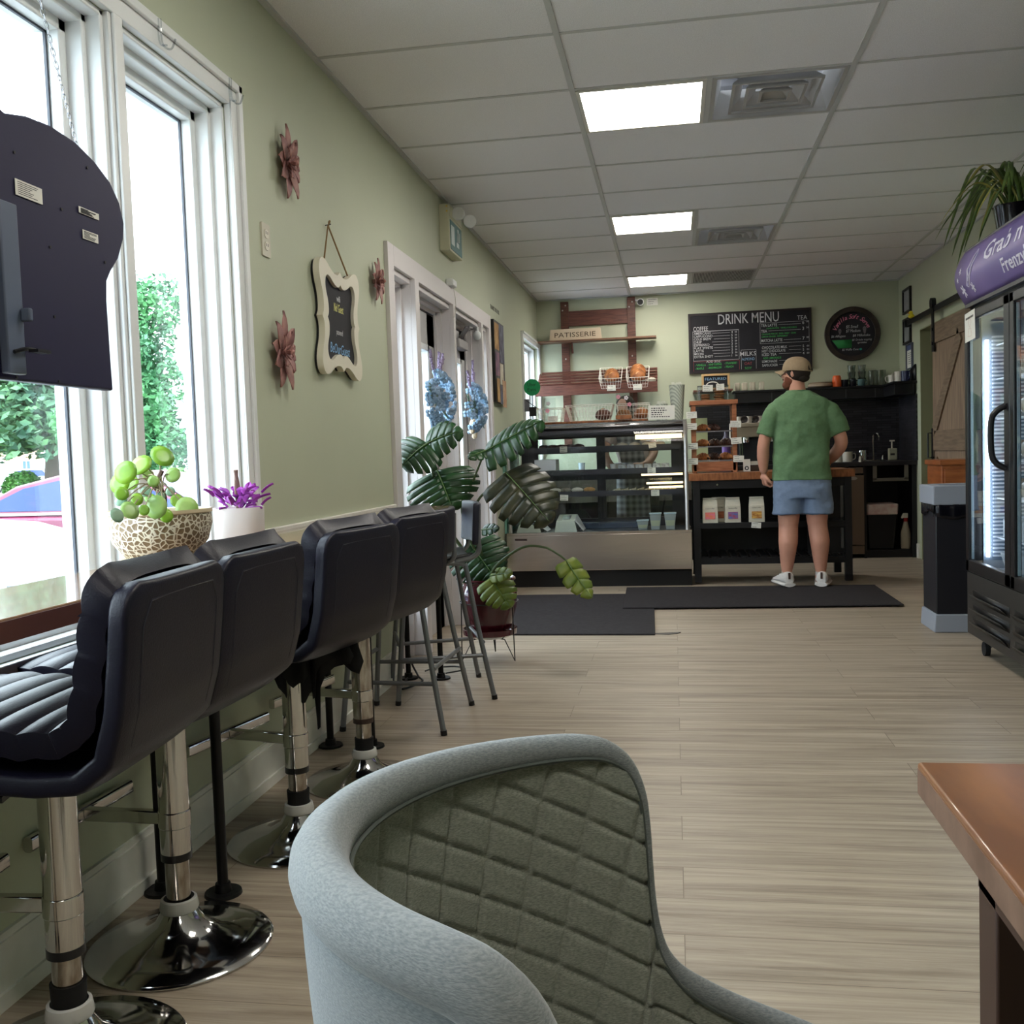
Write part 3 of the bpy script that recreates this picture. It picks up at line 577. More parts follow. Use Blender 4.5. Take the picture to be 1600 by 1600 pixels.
text('chalk_lettering', [('wifi', 0, .085, .035, 'CENTER', .045)], mat('chalk_white', (200, 200, 204), .9), t, M2, .0004, stroke=.01)
text('chalk_lettering', [('No! Guest', 0, .04, .05, 'CENTER', .12, 0, .2)], mat('chalk_yellow', (226, 224, 150), .9), t, M2, .0004, label='yellow writing')
text('chalk_lettering', [('password', 0, -.055, .035, 'CENTER', .085, 0, .2)], mat('chalk_white', (200, 200, 204), .9), t, M2, .0004)
text('chalk_lettering', [('BeOurGuest', 0, -.135, .06, 'CENTER', .25, 0, .25)], mat('chalk_blue', (136, 176, 214), .9), t, M2, .0004, label='pale blue writing')
b = B(); TW = mat('jute_twine', (140, 112, 74), .9)
b.tube([(XW+.02, SY-.15, 1.895), (XW+.012, SY-.05, 2.078), (XW+.02, SY+.16, 1.90)], .0035, 6); b.tube(cpath([(XW+.014, SY-.05, 2.07), (XW+.02, SY-.06, 2.09), (XW+.02, SY-.045, 2.095), (XW+.014, SY-.05, 2.075)], 4), .003, 5); obj('twine', b, TW, t)
b = B(); b.cyl((XW, SY-.05, 2.078), (XW+.025, SY-.05, 2.082), .002); obj('nail', b, DARKG, t)
# exit sign with emergency lamps
t = thing('exit_sign', 'running-man exit sign box with a clear twin lamp head near the ceiling', 'sign', (XW, 6.36, 2.376)); EB = mat('aged_cream_enamel', (206, 204, 178), .5)
b = B(); b.box(XW, XW+.062, 6.11, 6.48, 2.39, 2.675); b.box(XW+.062, XW+.067, 6.12, 6.47, 2.60, 2.67); obj('housing', b, EB, t, bevel=.004)
M = onleft(XW+.0625, 6.295, 2.493); b = B(); b.box(-.165, .165, -.09, .09, 0, .003, M); obj('face', b, mat('exit_teal', (92, 132, 132), .5), t)
b = B(); b.box(-.15, -.06, -.06, .06, .003, .005, M); b.box(.0, .07, -.05, -.02, .003, .005, M); b.beam(M @ Vector((.03, .04, .004)), M @ Vector((.02, -.02, .004)), .03, .01); b.ball(M @ Vector((.045, .055, .004)), (.006, .016, .016)); obj('pictogram', b, mat('pictogram_white', (214, 224, 224), .6), t)
b = B(); [b.cyl((XW+.05, 6.109, z), (XW+.05, 6.112, z), .006, seg=8) for z in (2.66, 2.63)]; obj('indicator', b, mat('indicator', (230, 200, 90), .4), t)
for xx, yy, zz, ry in ((XW+.105, 6.20, 2.63, .5), (XW+.165, 6.26, 2.59, .9)):
    b = B(); b.cyl((XW+.06, 6.24, 2.65), (xx, yy+.02, zz+.01), .012); b.lathe([(.008, -.04), (.032, -.03), (.042, 0), (.040, .014), (.02, .016), (0, .012)], seg=22, M=Matrix.Translation((xx, yy, zz)) @ Matrix.Rotation(PI/2, 4, 'X') @ Matrix.Rotation(ry-.7, 4, 'Y')); obj('lamp_head', b, WHITE, t)
# curtain hooks on the window head casing
for y, lb in ((2.62, 'clear plastic hook on the window head, nearer the mullion'), (3.06, 'clear plastic hook at the window head corner')):
    t = thing('window_hook', lb, 'hook', (XW+.03, y, 2.27), 0, 'clear hooks on the window casing')
    b = B(); b.tube(cpath([(XW+.034, y, 2.335), (XW+.036, y, 2.27), (XW+.055, y+.01, 2.255), (XW+.065, y+.02, 2.285)], 5), .003, 6); b.tube(cpath([(XW+.034, y-.014, 2.33), (XW+.036, y-.014, 2.265), (XW+.05, y, 2.262)], 5), .003, 6); obj('hook', b, ACRYL, t)
# wreaths
def wreath(y, z, s, label, lower):
    t = thing('door_swag', label, 'flower swag', (XW-.075, y, z-.2), 0, 'artificial flower swags on the glass doors'); x0 = XW-.055; r = random.Random(int(y*10))
    b = B()
    for i in range(90):
        a = Vector((r.uniform(0, 1), r.gauss(0, 1), r.gauss(0, 1))).normalized(); p = Vector((x0+.03, y, z-.02))+Vector((a.x*.11, a.y*.13, a.z*.16))*s; u = a.orthogonal().normalized(); v = a.cross(u)
        for k in range(4):
            q = p+(u*math.cos(k*PI/2)+v*math.sin(k*PI/2))*.016; b.ball(q, (.013, .013, .013), 6, 4)
    obj('hydrangea', b, mat('hydrangea_blue', (150, 172, 196), .8, c2=(104, 134, 158), nscale=20), t)
    for k in range(5):
        a = r.uniform(-.9, .9); L = .21*s*r.uniform(.75, 1.2); b = B(); p0 = Vector((x0+.05, y, z+.06)); d = Vector((.02, math.sin(a), math.cos(a)))
        b.tube([p0, p0+d*L*.5, p0+d*L], [.002, .004, .001], 5)
        for j in range(16):
            q = p0+d*L*(.5+.5*j/16)
            for m_ in range(4): b.ball(q+Vector((r.uniform(-1, 1), r.uniform(-1, 1), r.uniform(-1, 1)))*.006, (.006, .005, .008), 5, 3)
        obj('lavender_stem', b, mat('lavender', (150, 134, 162), .8), t)
    b = B()
    for k in range(16):
        a = r.uniform(0, 6.28); q = Vector((x0+.05, y+math.cos(a)*.05*s, z-.16*s+math.sin(a)*.05*s))
        b.ball(q, (.02, .028, .022), 7, 5)
    obj('lower_flower', b, lower, t)
    b = B()
    for k in range(12):
        a = -PI*k/11; L = .17*s; q = Vector((x0+.02, y, z-.02)); d = Vector((.05, math.cos(a+.2)*.9, -abs(math.sin(a))*.6+.5)); petal(b, q, d.normalized(), Vector((1, 0, 0)).cross(d).normalized(), Vector((1, 0, 0)), L, .03, .02)
    obj('leaves', b, mat('dusty_leaf', (112, 130, 112), .7), t, solid=.001, kind='stuff')
wreath(5.90, 1.47, 1.15, 'flower swag of lavender and blue hydrangea on the nearer glass door', mat('berry_red', (120, 84, 92), .7))
wreath(6.98, 1.47, 1.1, 'flower swag with a cream rose below blue hydrangea on the further glass door', mat('cream_rose', (204, 184, 156), .8))
# notice board
t = thing('poster_board', 'tall black edged notice board covered in colourful posters by the doors', 'poster', (XW, 7.98, 1.53))
b = B(); b.box(XW, XW+.03, 7.76, 8.22, 1.53, 2.18); obj('board', b, BLACKM, t)
r = random.Random(3)
PM = [mat('poster_%s' % n, c, .7, c2=c2, nscale=14) for n, c, c2 in (('mauve', (150, 110, 126), (84, 70, 96)), ('ochre', (196, 160, 104), (140, 96, 60)), ('cream', (214, 208, 192), (180, 170, 150)), ('slate', (110, 116, 134), (66, 60, 80)), ('tan', (206, 176, 140), (170, 120, 90)))]
cells = [(7.78, 7.97, 1.95, 2.16), (7.98, 8.20, 1.86, 2.17), (7.78, 7.96, 1.74, 1.93), (7.97, 8.12, 1.68, 1.85), (8.06, 8.23, 1.50, 1.72), (7.80, 7.92, 1.53, 1.72), (7.93, 8.05, 1.52, 1.67)]
for i, (a, c, d, e) in enumerate(cells): b = B(); b.box(XW+.03+.001*i, XW+.0315+.001*i, a, c, d, e); obj('poster', b, PM[(i*2+1) % 5], t)
t = thing('wall_lettering', 'row of tiny grey letters on the wall above the notice board', 'lettering', (XW, 8.0, 2.28))
text('lettering', [('THANK YOU FOR', -.2, 0, .05, 'LEFT', .40)], mat('grey_letters', (116, 116, 104), .7), t, onleft(XW+.001, 8.0, 2.27), .0008)
# ================================================================ BAR COUNTER
t = thing('window_bar_counter', 'long narrow wooden window bar counter on black pipe legs', 'bar counter', (-1.23, 2, 0))
def bar_mat():
    m = mat('varnished_bar_wood', (138, 108, 82), .16, c2=(112, 84, 62), nscale=5, nstretch=(9, .6, 9), coat=.5); return m
b = B(); b.box(XW+.026, -1.083, -.6, 4.80, .822, .862); obj('tabletop', b, bar_mat(), t, bevel=.003)
b = B(); b.box(-1.083, -1.080, -.6, 4.80, .822, .858); b.box(XW+.026, -1.083, 4.80, 4.803, .822, .858); obj('edge_band', b, mat('dark_stained_edge', (92, 56, 46), .4), t, label='dark reddish stained edge')
for y in (-.2, 1.06, 2.33, 3.61, 4.76):
    for x in (-1.168, -1.335):
        b = B(); b.cyl((x, y, .01), (x, y, .82), .0135, seg=14); b.cyl((x, y, .0), (x, y, .008), .048, .046, 20); b.cyl((x, y, .008), (x, y, .03), .022, .019, 16); b.cyl((x, y, .805), (x, y, .8215), .045, .046, 20); obj('leg', b, mat('black_pipe', (22, 21, 22), .45, .5, bump=.2), t)
# wall ledge behind the counter
b = B(); b.box(XW, XW+.02, 3.16, 4.83, .78, .875); struct('trim_4', b, BB, smooth=0, bevel=.003)
# ---- pots on the counter
t = thing('potted_pilea', 'round leaved green plant in a flower patterned ceramic bowl', 'potted plant', (-1.235, 2.235, .862))
def potm():
    m = mat('carved_flower_ceramic', (214, 204, 182), .35); n, l, bs = nodes(m); tc = n.new('ShaderNodeTexCoord'); v = n.new('ShaderNodeTexVoronoi'); v.inputs['Scale'].default_value = 24; v.feature = 'F1'
    v2 = n.new('ShaderNodeTexVoronoi'); v2.feature = 'DISTANCE_TO_EDGE'; v2.inputs['Scale'].default_value = 75; l.new(tc.outputs['Object'], v2.inputs[0]); l.new(tc.outputs['Object'], v.inputs[0])
    ma = n.new('ShaderNodeMath'); ma.operation = 'MULTIPLY'; r = n.new('ShaderNodeValToRGB'); r.color_ramp.elements[0].color = (*s2l((226, 218, 198)), 1); r.color_ramp.elements[1].color = (*s2l((124, 104, 78)), 1); r.color_ramp.elements[0].position = .07; r.color_ramp.elements[1].position = .12
    l.new(v2.outputs['Distance'], r.inputs[0]); l.new(r.outputs[0], bs.inputs['Base Color']); bp = n.new('ShaderNodeBump'); bp.inputs['Strength'].default_value = .6; bp.inputs['Distance'].default_value = .004; bp.invert = True; l.new(v2.outputs['Distance'], bp.inputs['Height']); l.new(bp.outputs[0], bs.inputs['Normal']); return m
cx, cy, cz = -1.235, 2.235, .862
b = B(); b.lathe([(.045, .002), (.088, .004), (.098, .018), (.094, .02), (.05, .012), (0, .012)], (cx, cy, cz)); obj('saucer', b, mat('glazed_tan', (190, 172, 142), .3), t)
b = B(); b.lathe([(0, .014), (.07, .016), (.082, .022), (.112, .06), (.122, .10), (.120, .126), (.110, .120), (.108, .10), (0, .10)], (cx, cy, cz), 40); obj('bowl', b, potm(), t)
b = B(); b.lathe([(.116, .122), (.124, .128), (.122, .136), (.110, .134), (.108, .12)], (cx, cy, cz), 40); obj('rim', b, mat('glazed_tan', (190, 172, 142), .3), t)
b = B(); b.lathe([(0, .112), (.108, .110)], (cx, cy, cz)); obj('soil', b, mat('soil', (58, 46, 38), .95, bump=.8, bscale=80), t)
PIL = [mat('pilea_leaf_%s' % k, c, .35, c2=c2, nscale=16) for k, c, c2 in (('bright', (126, 168, 44), (96, 140, 40)), ('pale', (150, 178, 98), (112, 148, 70)), ('grey', (140, 168, 140), (104, 138, 112)))]
b = B(); b.tube(cpath([(cx, cy, cz+.1), (cx+.01, cy+.01, cz+.16), (cx, cy, cz+.2), (cx+.012, cy, cz+.23)]), .006, 7); obj('stem', b, mat('brown_stem', (84, 64, 52), .8), t)
def disc_leaf(b, c, nrm, up, r):
    nrm = Vector(nrm).normalized(); u = (Vector(up)-nrm*Vector(up).dot(nrm)).normalized(); v = nrm.cross(u); pts = [Vector(c)]; 
    for ringk in (.5, 1):
        for k in range(14): a = 2*PI*k/14; pts.append(Vector(c)+(u*math.cos(a)*1.08+v*math.sin(a))*r*ringk-nrm*r*.05*ringk*ringk)
    b.add(pts, [(0, 1+k, 1+(k+1) % 14) for k in range(14)]+[(1+k, 15+k, 15+(k+1) % 14, 1+(k+1) % 14) for k in range(14)])
PLv = [(254, 712, 17, 0), (220, 726, 15, 0), (196, 738, 15, 0), (187, 755, 14, 0), (270, 742, 11, 1), (206, 755, 10, 0), (190, 771, 9, 0), (203, 797, 12, 1), (244, 792, 15, 1), (292, 794, 16, 1), (260, 806, 9, 0), (232, 742, 9, 1), (266, 768, 7, 2), (189, 783, 8, 2), (228, 768, 8, 2), (252, 775, 6, 2), (234, 778, 8, 0), (276, 782, 9, 0), (183, 805, 9, 2), (214, 780, 8, 0), (240, 752, 8, 1), (225, 797, 7, 0)]
rr = random.Random(5)
def unproj_x(px, py, X_):
    d = FW+CR*((px-800)/F_)+CU*((800-py)/F_); k = X_/d.x; return Vector((X_, d.y*k, CZ+d.z*k))
def unproj_y(px, py, Y_):
    d = FW+CR*((px-800)/F_)+CU*((800-py)/F_); k = Y_/d.y; return Vector((d.x*k, Y_, CZ+d.z*k))
for px, py, r_, k in PLv:
    X_ = cx+rr.uniform(-.05, .06)
    if py > 785: X_ = cx+rr.uniform(.08, .11)
    p = unproj_x(px, py, X_); R_ = r_*2.5/F_*1.05; view = (Vector((0, 0, CZ))-p).normalized(); nrm = (view+Vector((rr.uniform(-.5, .5), rr.uniform(-.5, .5), rr.uniform(.2, .7)))).normalized()
    b = B(); disc_leaf(b, p, nrm, (0, 0, 1), R_); lf = obj('leaf', b, PIL[k], t, smooth=80, solid=.0012)
    b = B(); b.tube(cpath([(cx+.01, cy, cz+rr.uniform(.14, .22)), (Vector((cx, cy, cz+.2))+p)/2+Vector((0, 0, .01)), p-nrm*.004]), .0015, 5); obj('petiole', b, mat('petiole', (130, 120, 90), .6), lf)
t = thing('potted_purple_plant', 'small purple leaved plant in a plain white pot', 'potted plant', (-1.245, 2.70, .862)); cx, cy = -1.245, 2.70
b = B(); b.lathe([(0, .002), (.066, .002), (.070, .008), (.072, .115), (.066, .115), (.064, .10), (0, .098)], (cx, cy, .862), 36); obj('pot', b, mat('white_ceramic', (232, 226, 224), .35), t)
b = B(); rr = random.Random(11)
for k in range(60):
    a = rr.uniform(0, 2*PI); rad = rr.uniform(0, .075); p = Vector((cx+math.cos(a)*rad*.9, cy+math.sin(a)*rad*1.2, .862+.105+rr.uniform(0, .05))); d = Vector((math.cos(a), math.sin(a)*1.3, rr.uniform(.0, 1.2))).normalized()
    petal(b, p, d, d.cross(Vector((0, 0, 1))).normalized(), (d.cross(Vector((0, 0, 1)))).cross(d).normalized(), rr.uniform(.03, .05), .02, .004)
obj('leaves', b, mat('purple_leaf', (168, 60, 178), .5, c2=(128, 44, 140), nscale=30), t, solid=.001, kind='stuff')
for dx, dy, q in ((0, 0, .012), (.004, .006, -.004)): b = B(); b.tube(cpath([(cx, cy, .95), (cx+dx, cy-.01+dy, 1.03), (cx+dx, cy+q-.015, 1.085)]), .0055, 7); obj('stick', b, mat('twig', (132, 110, 96), .9, bump=.6), t)
# ================================================================ BREAD SIGN hanging at the window
SX = -1.24
pl = [(px, py) for px, py in ((170, 611), (166, 560), (160, 470), (160, 440), (166, 425), (178, 405), (186, 375), (187, 350), (180, 318), (165, 285), (140, 252), (110, 222), (70, 196), (35, 182), (0, 177))]
pts = [unproj_x(px, py, SX) for px, py in pl]; mid = pts[-1].y; half = [(p.y-0, p.z) for p in pts]; left = [(2*mid-y, z+ (0)) for y, z in half[::-1][1:]]; zb = half[0][1]
outl = half+left; M = onleft(SX, 0, 0)
t = thing('bread_shaped_sign', 'back of a dark bread-slice shaped light sign hanging on chains in the window', 'sign', (SX, mid, zb)); NAVY = mat('navy_plastic_panel', (34, 32, 62), .5, spec=.3)
b = B(); b.prism([(y, z) for y, z in outl], -.012, .012, M); obj('panel', b, NAVY, t, bevel=.005, smooth=50)
b = B(); b.box(SX+.012, SX+.03, mid-.06, unproj_x(18, 400, SX+.012).y, zb+.01, zb+.33); b.box(SX+.03, SX+.05, mid-.02, unproj_x(9, 400, SX).y, zb+.11, zb+.135); obj('cable_channel', b, mat('slate_plastic', (86, 96, 116), .4), t, bevel=.003)
b = B(); b.box(SX+.05, SX+.07, mid-.03, mid+.01, zb+.05, zb+.056); b.tube(cpath([(SX+.03, mid+.02, zb+.06), (SX+.04, mid-.02, zb+.058), (SX+.035, mid-.05, zb+.05)]), .004, 6); obj('cable', b, BLACKP, t)
b = B()
for px, py in ((22, 238), (136, 262), (96, 327), (6, 360), (78, 386), (164, 410), (19, 483), (85, 495), (26, 590), (92, 596)): p = unproj_x(px, py, SX+.0125); b.cyl((SX+.011, p.y, p.z), (SX+.014, p.y, p.z), .003, seg=8)
obj('screws', b, BLACKM, t)
for i, (a, c, nm) in enumerate((((22, 276), (66, 322), 'large'), ((122, 321), (154, 345), ''), ((128, 357), (153, 382), ''))):
    p, q = unproj_x(*a, SX+.013), unproj_x(*c, SX+.013); wd, hh = abs(q.y-p.y), abs(p.z-q.z)*.86; Mn = onleft(SX+.0145, (p.y+q.y)/2, (p.z+q.z)/2)
    b = B(); b.box(-wd/2, wd/2, -hh/2, hh/2, -.001, 0, Mn); l_ = obj('sticker', b, PAPER, t)
    b = B(); r = random.Random(i)
    for k in range(7): b.box(-wd*.42, wd*r.uniform(-.1, .42), hh*(.38-.12*k)-.0012, hh*(.38-.12*k), 0, .0003, Mn)
    obj('print', b, INK, l_)
def chain(b, p, q, n, sag=0):
    p, q = Vector(p), Vector(q)
    for i in range(n):
        f = (i+.5)/n; c = p.lerp(q, f)-Vector((0, 0, sag*math.sin(PI*f))); d = (q-p).normalized(); u = d.orthogonal().normalized(); v = d.cross(u); s = u if i % 2 else v; L = (q-p).length/n*.72
        b.tube([c+d*L*math.cos(a)+s*L*.42*math.sin(a) for a in [2*PI*k/8 for k in range(8)]], .0009, 4, closed=True)
b = B(); chain(b, unproj_x(122, 236, SX), unproj_x(92, 118, SX-.04), 16); chain(b, unproj_x(92, 118, SX-.04), unproj_x(55, -30, -1.3), 14); chain(b, (SX, mid-.3, zb+.45), (-1.3, mid-.25, 2.28), 24); obj('chain', b, mat('chain_metal', (120, 120, 124), .4, .8), t)
# ================================================================ BAR STOOLS
def lshape(u, arc):   # point on side profile by fraction
    n = len(arc)-1; f = u*n; i = min(int(f), n-1); k = f-i; a, c = arc[i], arc[i+1]; return (a[0]+(c[0]-a[0])*k, a[1]+(c[1]-a[1])*k)
def resample(pts, n):
    d = [0]
    for a, c in zip(pts, pts[1:]): d.append(d[-1]+math.dist(a, c))
    out = []
    for i in range(n+1):
        s = d[-1]*i/n; j = 0
        while j < len(d)-2 and d[j+1] < s: j += 1
        k = (s-d[j])/(d[j+1]-d[j]); out.append((pts[j][0]+(pts[j+1][0]-pts[j][0])*k, pts[j][1]+(pts[j+1][1]-pts[j][1])*k))
    return out
def padshape(arc, wd, ribs=0, ribh=.0, r=.06, nu=64, nv=16, th=0, crown=0.0):
    """upholstered sheet following arc (x,z) with rounded corners; ribs run across the width"""
    A = resample(arc, nu); L = sum(math.dist(a, c) for a, c in zip(A, A[1:])); b = B()
    def fn(u, v):
        i = min(int(round(u*nu)), nu); x, z = A[i]; a = A[max(i-1, 0)]; c = A[min(i+1, nu)]; tx, tz = c[0]-a[0], c[1]-a[1]; l = math.hypot(tx, tz); nx, nz = -tz/l, tx/l
        s = u*L; e = min(s, L-s); k = 1 if e > r else math.sqrt(max(0, 1-(1-e/r)**2)); half = wd/2-r*(1-k); vv = (v-.5)*2
        h = (ribh*abs(math.sin(PI*u*ribs)) if ribs else 0)+crown*(1-vv**4); 
        return (x+nx*h, vv*half, z+nz*h)
    b.surf(fn, nu, nv); return b
SEATARC = [(-.255, .655), (-.17, .663), (.0, .652), (.10, .648), (.148, .660), (.172, .695), (.190, .78), (.203, .86), (.218, .928)]
SHELLARC = [(-.235, .605), (-.1, .60), (.08, .586), (.155, .59), (.200, .625), (.222, .70), (.234, .80), (.245, .915)]
def bar_stool(torn=False, worn=False, tape=True, label='', loc=(0, 0, 0), rz=0):
    t = thing('bar_stool', label, 'bar stool', (0, 0, 0), 0, 'navy leather bar stools at the window counter')
    b = B(); b.lathe([(.205, 0), (.207, .006), (.2, .012), (.15, .020), (.09, .036), (.055, .06), (.042, .082), (.036, .09)], seg=56); obj('base', b, CHROME, t, local=True, smooth=60)
    b = B(); b.lathe([(.042, .086), (.044, .092), (.040, .112), (.034, .114)], seg=36); obj('collar', b, mat('clear_collar', (206, 204, 200), .2), t, local=True)
    b = B(); b.cyl((0, 0, .09), (0, 0, .30), .027, seg=32); obj('lower_column', b, CHROMEW, t, local=True)
    b = B(); b.cyl((0, 0, .22), (0, 0, .575), .034, seg=36); obj('column', b, CHROMEW if worn else CHROME, t, local=True)
    b = B(); b.cyl((0, 0, .205), (0, 0, .222), .0345, seg=32); obj('gasket', b, mat('rust_band', (70, 52, 46), .7) if worn else BLACKP, t, local=True)
    if tape: b = B(); b.cyl((0, 0, .112), (0, 0, .152), .031, .0325, 28); obj('tape', b, mat('black_tape', (18, 17, 18), .8), t, local=True)
    b = B(); b.beam((-.03, 0, .30), (-.225, 0, .30), .022, .03); b.cyl((0, 0, .28), (0, 0, .32), .036, seg=32); fr = obj('footrest', b, CHROME, t, local=True, bevel=.003)
    b = B(); b.prism(rrect(.022, .034, .008), -.19, .19, frame((-.235, 0, .30), (1, 0, 0), (0, 0, 1))); obj('foot_bar', b, CHROME, t, local=True)
    b = B(); b.box(-.09, .09, -.09, .09, .568, .582); b.beam((0, -.03, .575), (.02, -.2, .565), .01, .01); obj('seat_plate', b, BLACKM, t, local=True)
    obj('shell', padshape(SHELLARC, .41, r=.05, nu=56, nv=10, crown=-.006), LEATHER, t, local=True, smooth=60, solid=.036, soff=0, bevel=.009, bseg=3)
    obj('cushion', padshape(SEATARC, .395, ribs=11, ribh=.007, r=.045, nu=108, nv=12, crown=.010), LEATHER, t, local=True, smooth=70, solid=.046, soff=0, bevel=.012, bseg=3)
    b = B(); A = resample([(x+.0195, z) for x, z in SHELLARC[3:]], 14); A = [(x+(.002), z) for x, z in A]
    b.tube([(x, -.155, z) for x, z in A[2:12]]+[(A[13][0], -.13, A[13][1]-.01)]+[(A[13][0], y, A[13][1]-.008) for y in (-.06, 0, .06)]+[(A[13][0], .13, A[13][1]-.01)]+[(x, .155, z) for x, z in A[2:12][::-1]], .0022, 6); obj('piping', b, mat('piping_leather', (34, 33, 44), .4), t, local=True)
    if torn:
        b = B(); ha = D(33.7); PR = [(-34, 6), (-30, 16), (-22, 24), (-18, 34), (-10, 44), (-6, 60), (0, 70), (8, 60), (14, 56), (20, 44), (25, 40), (28, 96), (31, 92), (33, 38), (40, 22), (52, 14), (64, 12), (72, 20), (82, 24), (88, 8), (84, -4)]
        for off, k in ((-.02, 1.0), (.03, .72), (-.07, .6)):
            tt = []; bb = []
            for i, (q, dr) in enumerate(PR): h = q*.0023*(1 if k == 1 else .85); dd = off+.012*math.sin(i*1.3); x, y = h*math.cos(ha)-dd*math.sin(ha), h*math.sin(ha)+dd*math.cos(ha); tt.append((x*.9, y*.9, .588)); bb.append((x, y, .575-(.04 if k == 1 else .02)-max(dr, 2)*.0022*k))
            b.add(tt+bb, [(i, i+1, len(PR)+i+1, len(PR)+i) for i in range(len(PR)-1)])
        obj('torn_lining', b, mat('torn_black_lining', (12, 12, 14), .9), t, local=True, label='ragged torn black lining hanging under the seat', solid=.002)
    t.location = loc; t.rotation_euler = (0, 0, rz); return t
D = math.radians
bar_stool(tape=True, label='navy leather bar stool nearest the camera, its ribbed seat in view', loc=(-1.135, 1.63, 0), rz=D(4))
bar_stool(tape=False, label='navy leather bar stool beside the patterned plant bowl, whole chrome base in view', loc=(-1.145, 2.065, 0), rz=D(-2))
bar_stool(torn=True, label='navy leather bar stool with ragged black lining hanging under its seat', loc=(-1.10, 2.69, 0), rz=D(-12))
bar_stool(worn=True, label='navy leather bar stool with a pitted chrome column, beside the grey tube chairs', loc=(-1.07, 3.22, 0), rz=D(-12))
# ================================================================ TUBE BAR CHAIRS
def tube_chair(label, loc, rz):
    t = thing('bar_chair', label, 'bar chair', (0, 0, 0), 0, 'grey tubular bar chairs'); r = .0115
    for s in (-1, 1):
        b = B(); b.tube(cpath([(.235, s*.235, 0), (.175, s*.20, .33), (.135, s*.178, .585), (.125, s*.175, .612), (.09, s*.175, .622), (.10, s*.175, .63), (.165, s*.175, .645), (.195, s*.175, .675), (.195, s*.175, .73), (.20, s*.17, .86)], 6), r, 10); obj('leg', b, GREYT, t, local=True)
        b = B(); b.tube(cpath([(-.20, s*.21, 0), (-.165, s*.185, .35), (-.14, s*.17, .60), (-.10, s*.17, .622), (.09, s*.175, .622)], 6), r, 10); obj('leg', b, GREYT, t, local=True)
        b = B(); b.cyl((-.18, s*.196, .20), (.20, s*.214, .20), .009, seg=10); obj('stretcher', b, GREYT, t, local=True)
        for xx, yy in ((.235, .235), (-.20, .21)): b = B(); b.cyl((xx, s*yy, 0), (xx-.002*(1 if xx > 0 else -1), s*yy, .02), .0135, seg=12); obj('foot_cap', b, BLACKP, t, local=True)
    for x, z, w_ in ((-.178, .26, .192), (.195, .26, .212)): b = B(); b.cyl((x, -w_, z), (x, w_, z), .009, seg=10); obj('stretcher', b, GREYT, t, local=True)
    b = B(); b.surf(lambda u, v: (-.19+.36*u, (v-.5)*(.37-.03*u), .632+.02*(2*(v-.5))**2+.015*(u-.5)**2*4-.01), 14, 12); obj('seat', b, BLACKP, t, local=True, solid=.022, bevel=.006, smooth=60)
    b = B(); b.surf(lambda u, v: (.205-.03*(2*(v-.5))**2+.0+.012*u, (v-.5)*.385, .70+.19*u), 10, 14); obj('backrest', b, mat('blue_black_plastic', (36, 36, 50), .4), t, local=True, solid=.03, bevel=.010, bseg=3, smooth=60)
    t.location = loc; t.rotation_euler = (0, 0, rz); return t
tube_chair('grey tubular bar chair half hidden behind the last leather stool', (-1.15, 4.02, 0), D(-2))
tube_chair('grey tubular bar chair with a slim black backrest in front of the large plant', (-1.125, 4.50, 0), D(20))
# black cable on floor
t = thing('floor_cable', 'black power cable trailing down the wall beneath the counter end', 'cable', (-1.33, 4.7, 0))
b = B(); b.tube(cpath([(XW+.03, 4.88, .80), (XW+.035, 4.86, .45), (XW+.05, 4.84, .12), (-1.30, 4.80, .012), (-1.24, 4.66, .01), (-1.30, 4.50, .01), (-1.33, 4.72, .012)]), .005, 7); obj('cord', b, BLACKP, t)
b = B(); b.tube(cpath([(-1.16, 4.83, .012), (-1.08, 4.92, .012), (-1.15, 4.99, .012), (-1.25, 4.95, .012), (-1.28, 4.88, .012)]), .004, 6); obj('cord', b, BLACKP, t)
# ================================================================ MONSTERA
t = thing('potted_monstera', 'large split-leaf plant in a glossy maroon pot on a wire stand', 'potted plant', (-1.0, 5.22, 0)); cx, cy = -1.0, 5.22
MAR = mat('maroon_glaze', (76, 24, 36), .12, coat=.6)
b = B(); b.lathe([(0, .15), (.10, .15), (.112, .17), (.13, .22), (.152, .30), (.152, .37), (.135, .415), (.14, .432), (.15, .44), (.146, .447), (.13, .44), (.125, .40), (0, .40)], (cx, cy, 0), 44); obj('pot', b, MAR, t)
b = B(); b.lathe([(0, .125), (.10, .125), (.145, .145), (.15, .175), (.142, .176), (.13, .152), (0, .147)], (cx, cy, 0), 44); obj('saucer', b, MAR, t)
b = B(); b.lathe([(0, .405), (.126, .402)], (cx, cy, 0)); obj('soil', b, mat('soil', (58, 46, 38), .95, bump=.8, bscale=80), t)
b = B(); b.tube([(cx+.158*math.cos(a), cy+.158*math.sin(a), .32) for a in [2*PI*k/32 for k in range(32)]], .003, 6, closed=True)
for k in range(3):
    a = -.5+2*PI*k/3; c, s = math.cos(a), math.sin(a); b.tube([(cx+.158*c, cy+.158*s, .32), (cx+.165*c, cy+.165*s, .01), (cx+.10*c, cy+.10*s, .118), (cx, cy, .122)], .0032, 6)
obj('wire_stand', b, BLACKM, t)
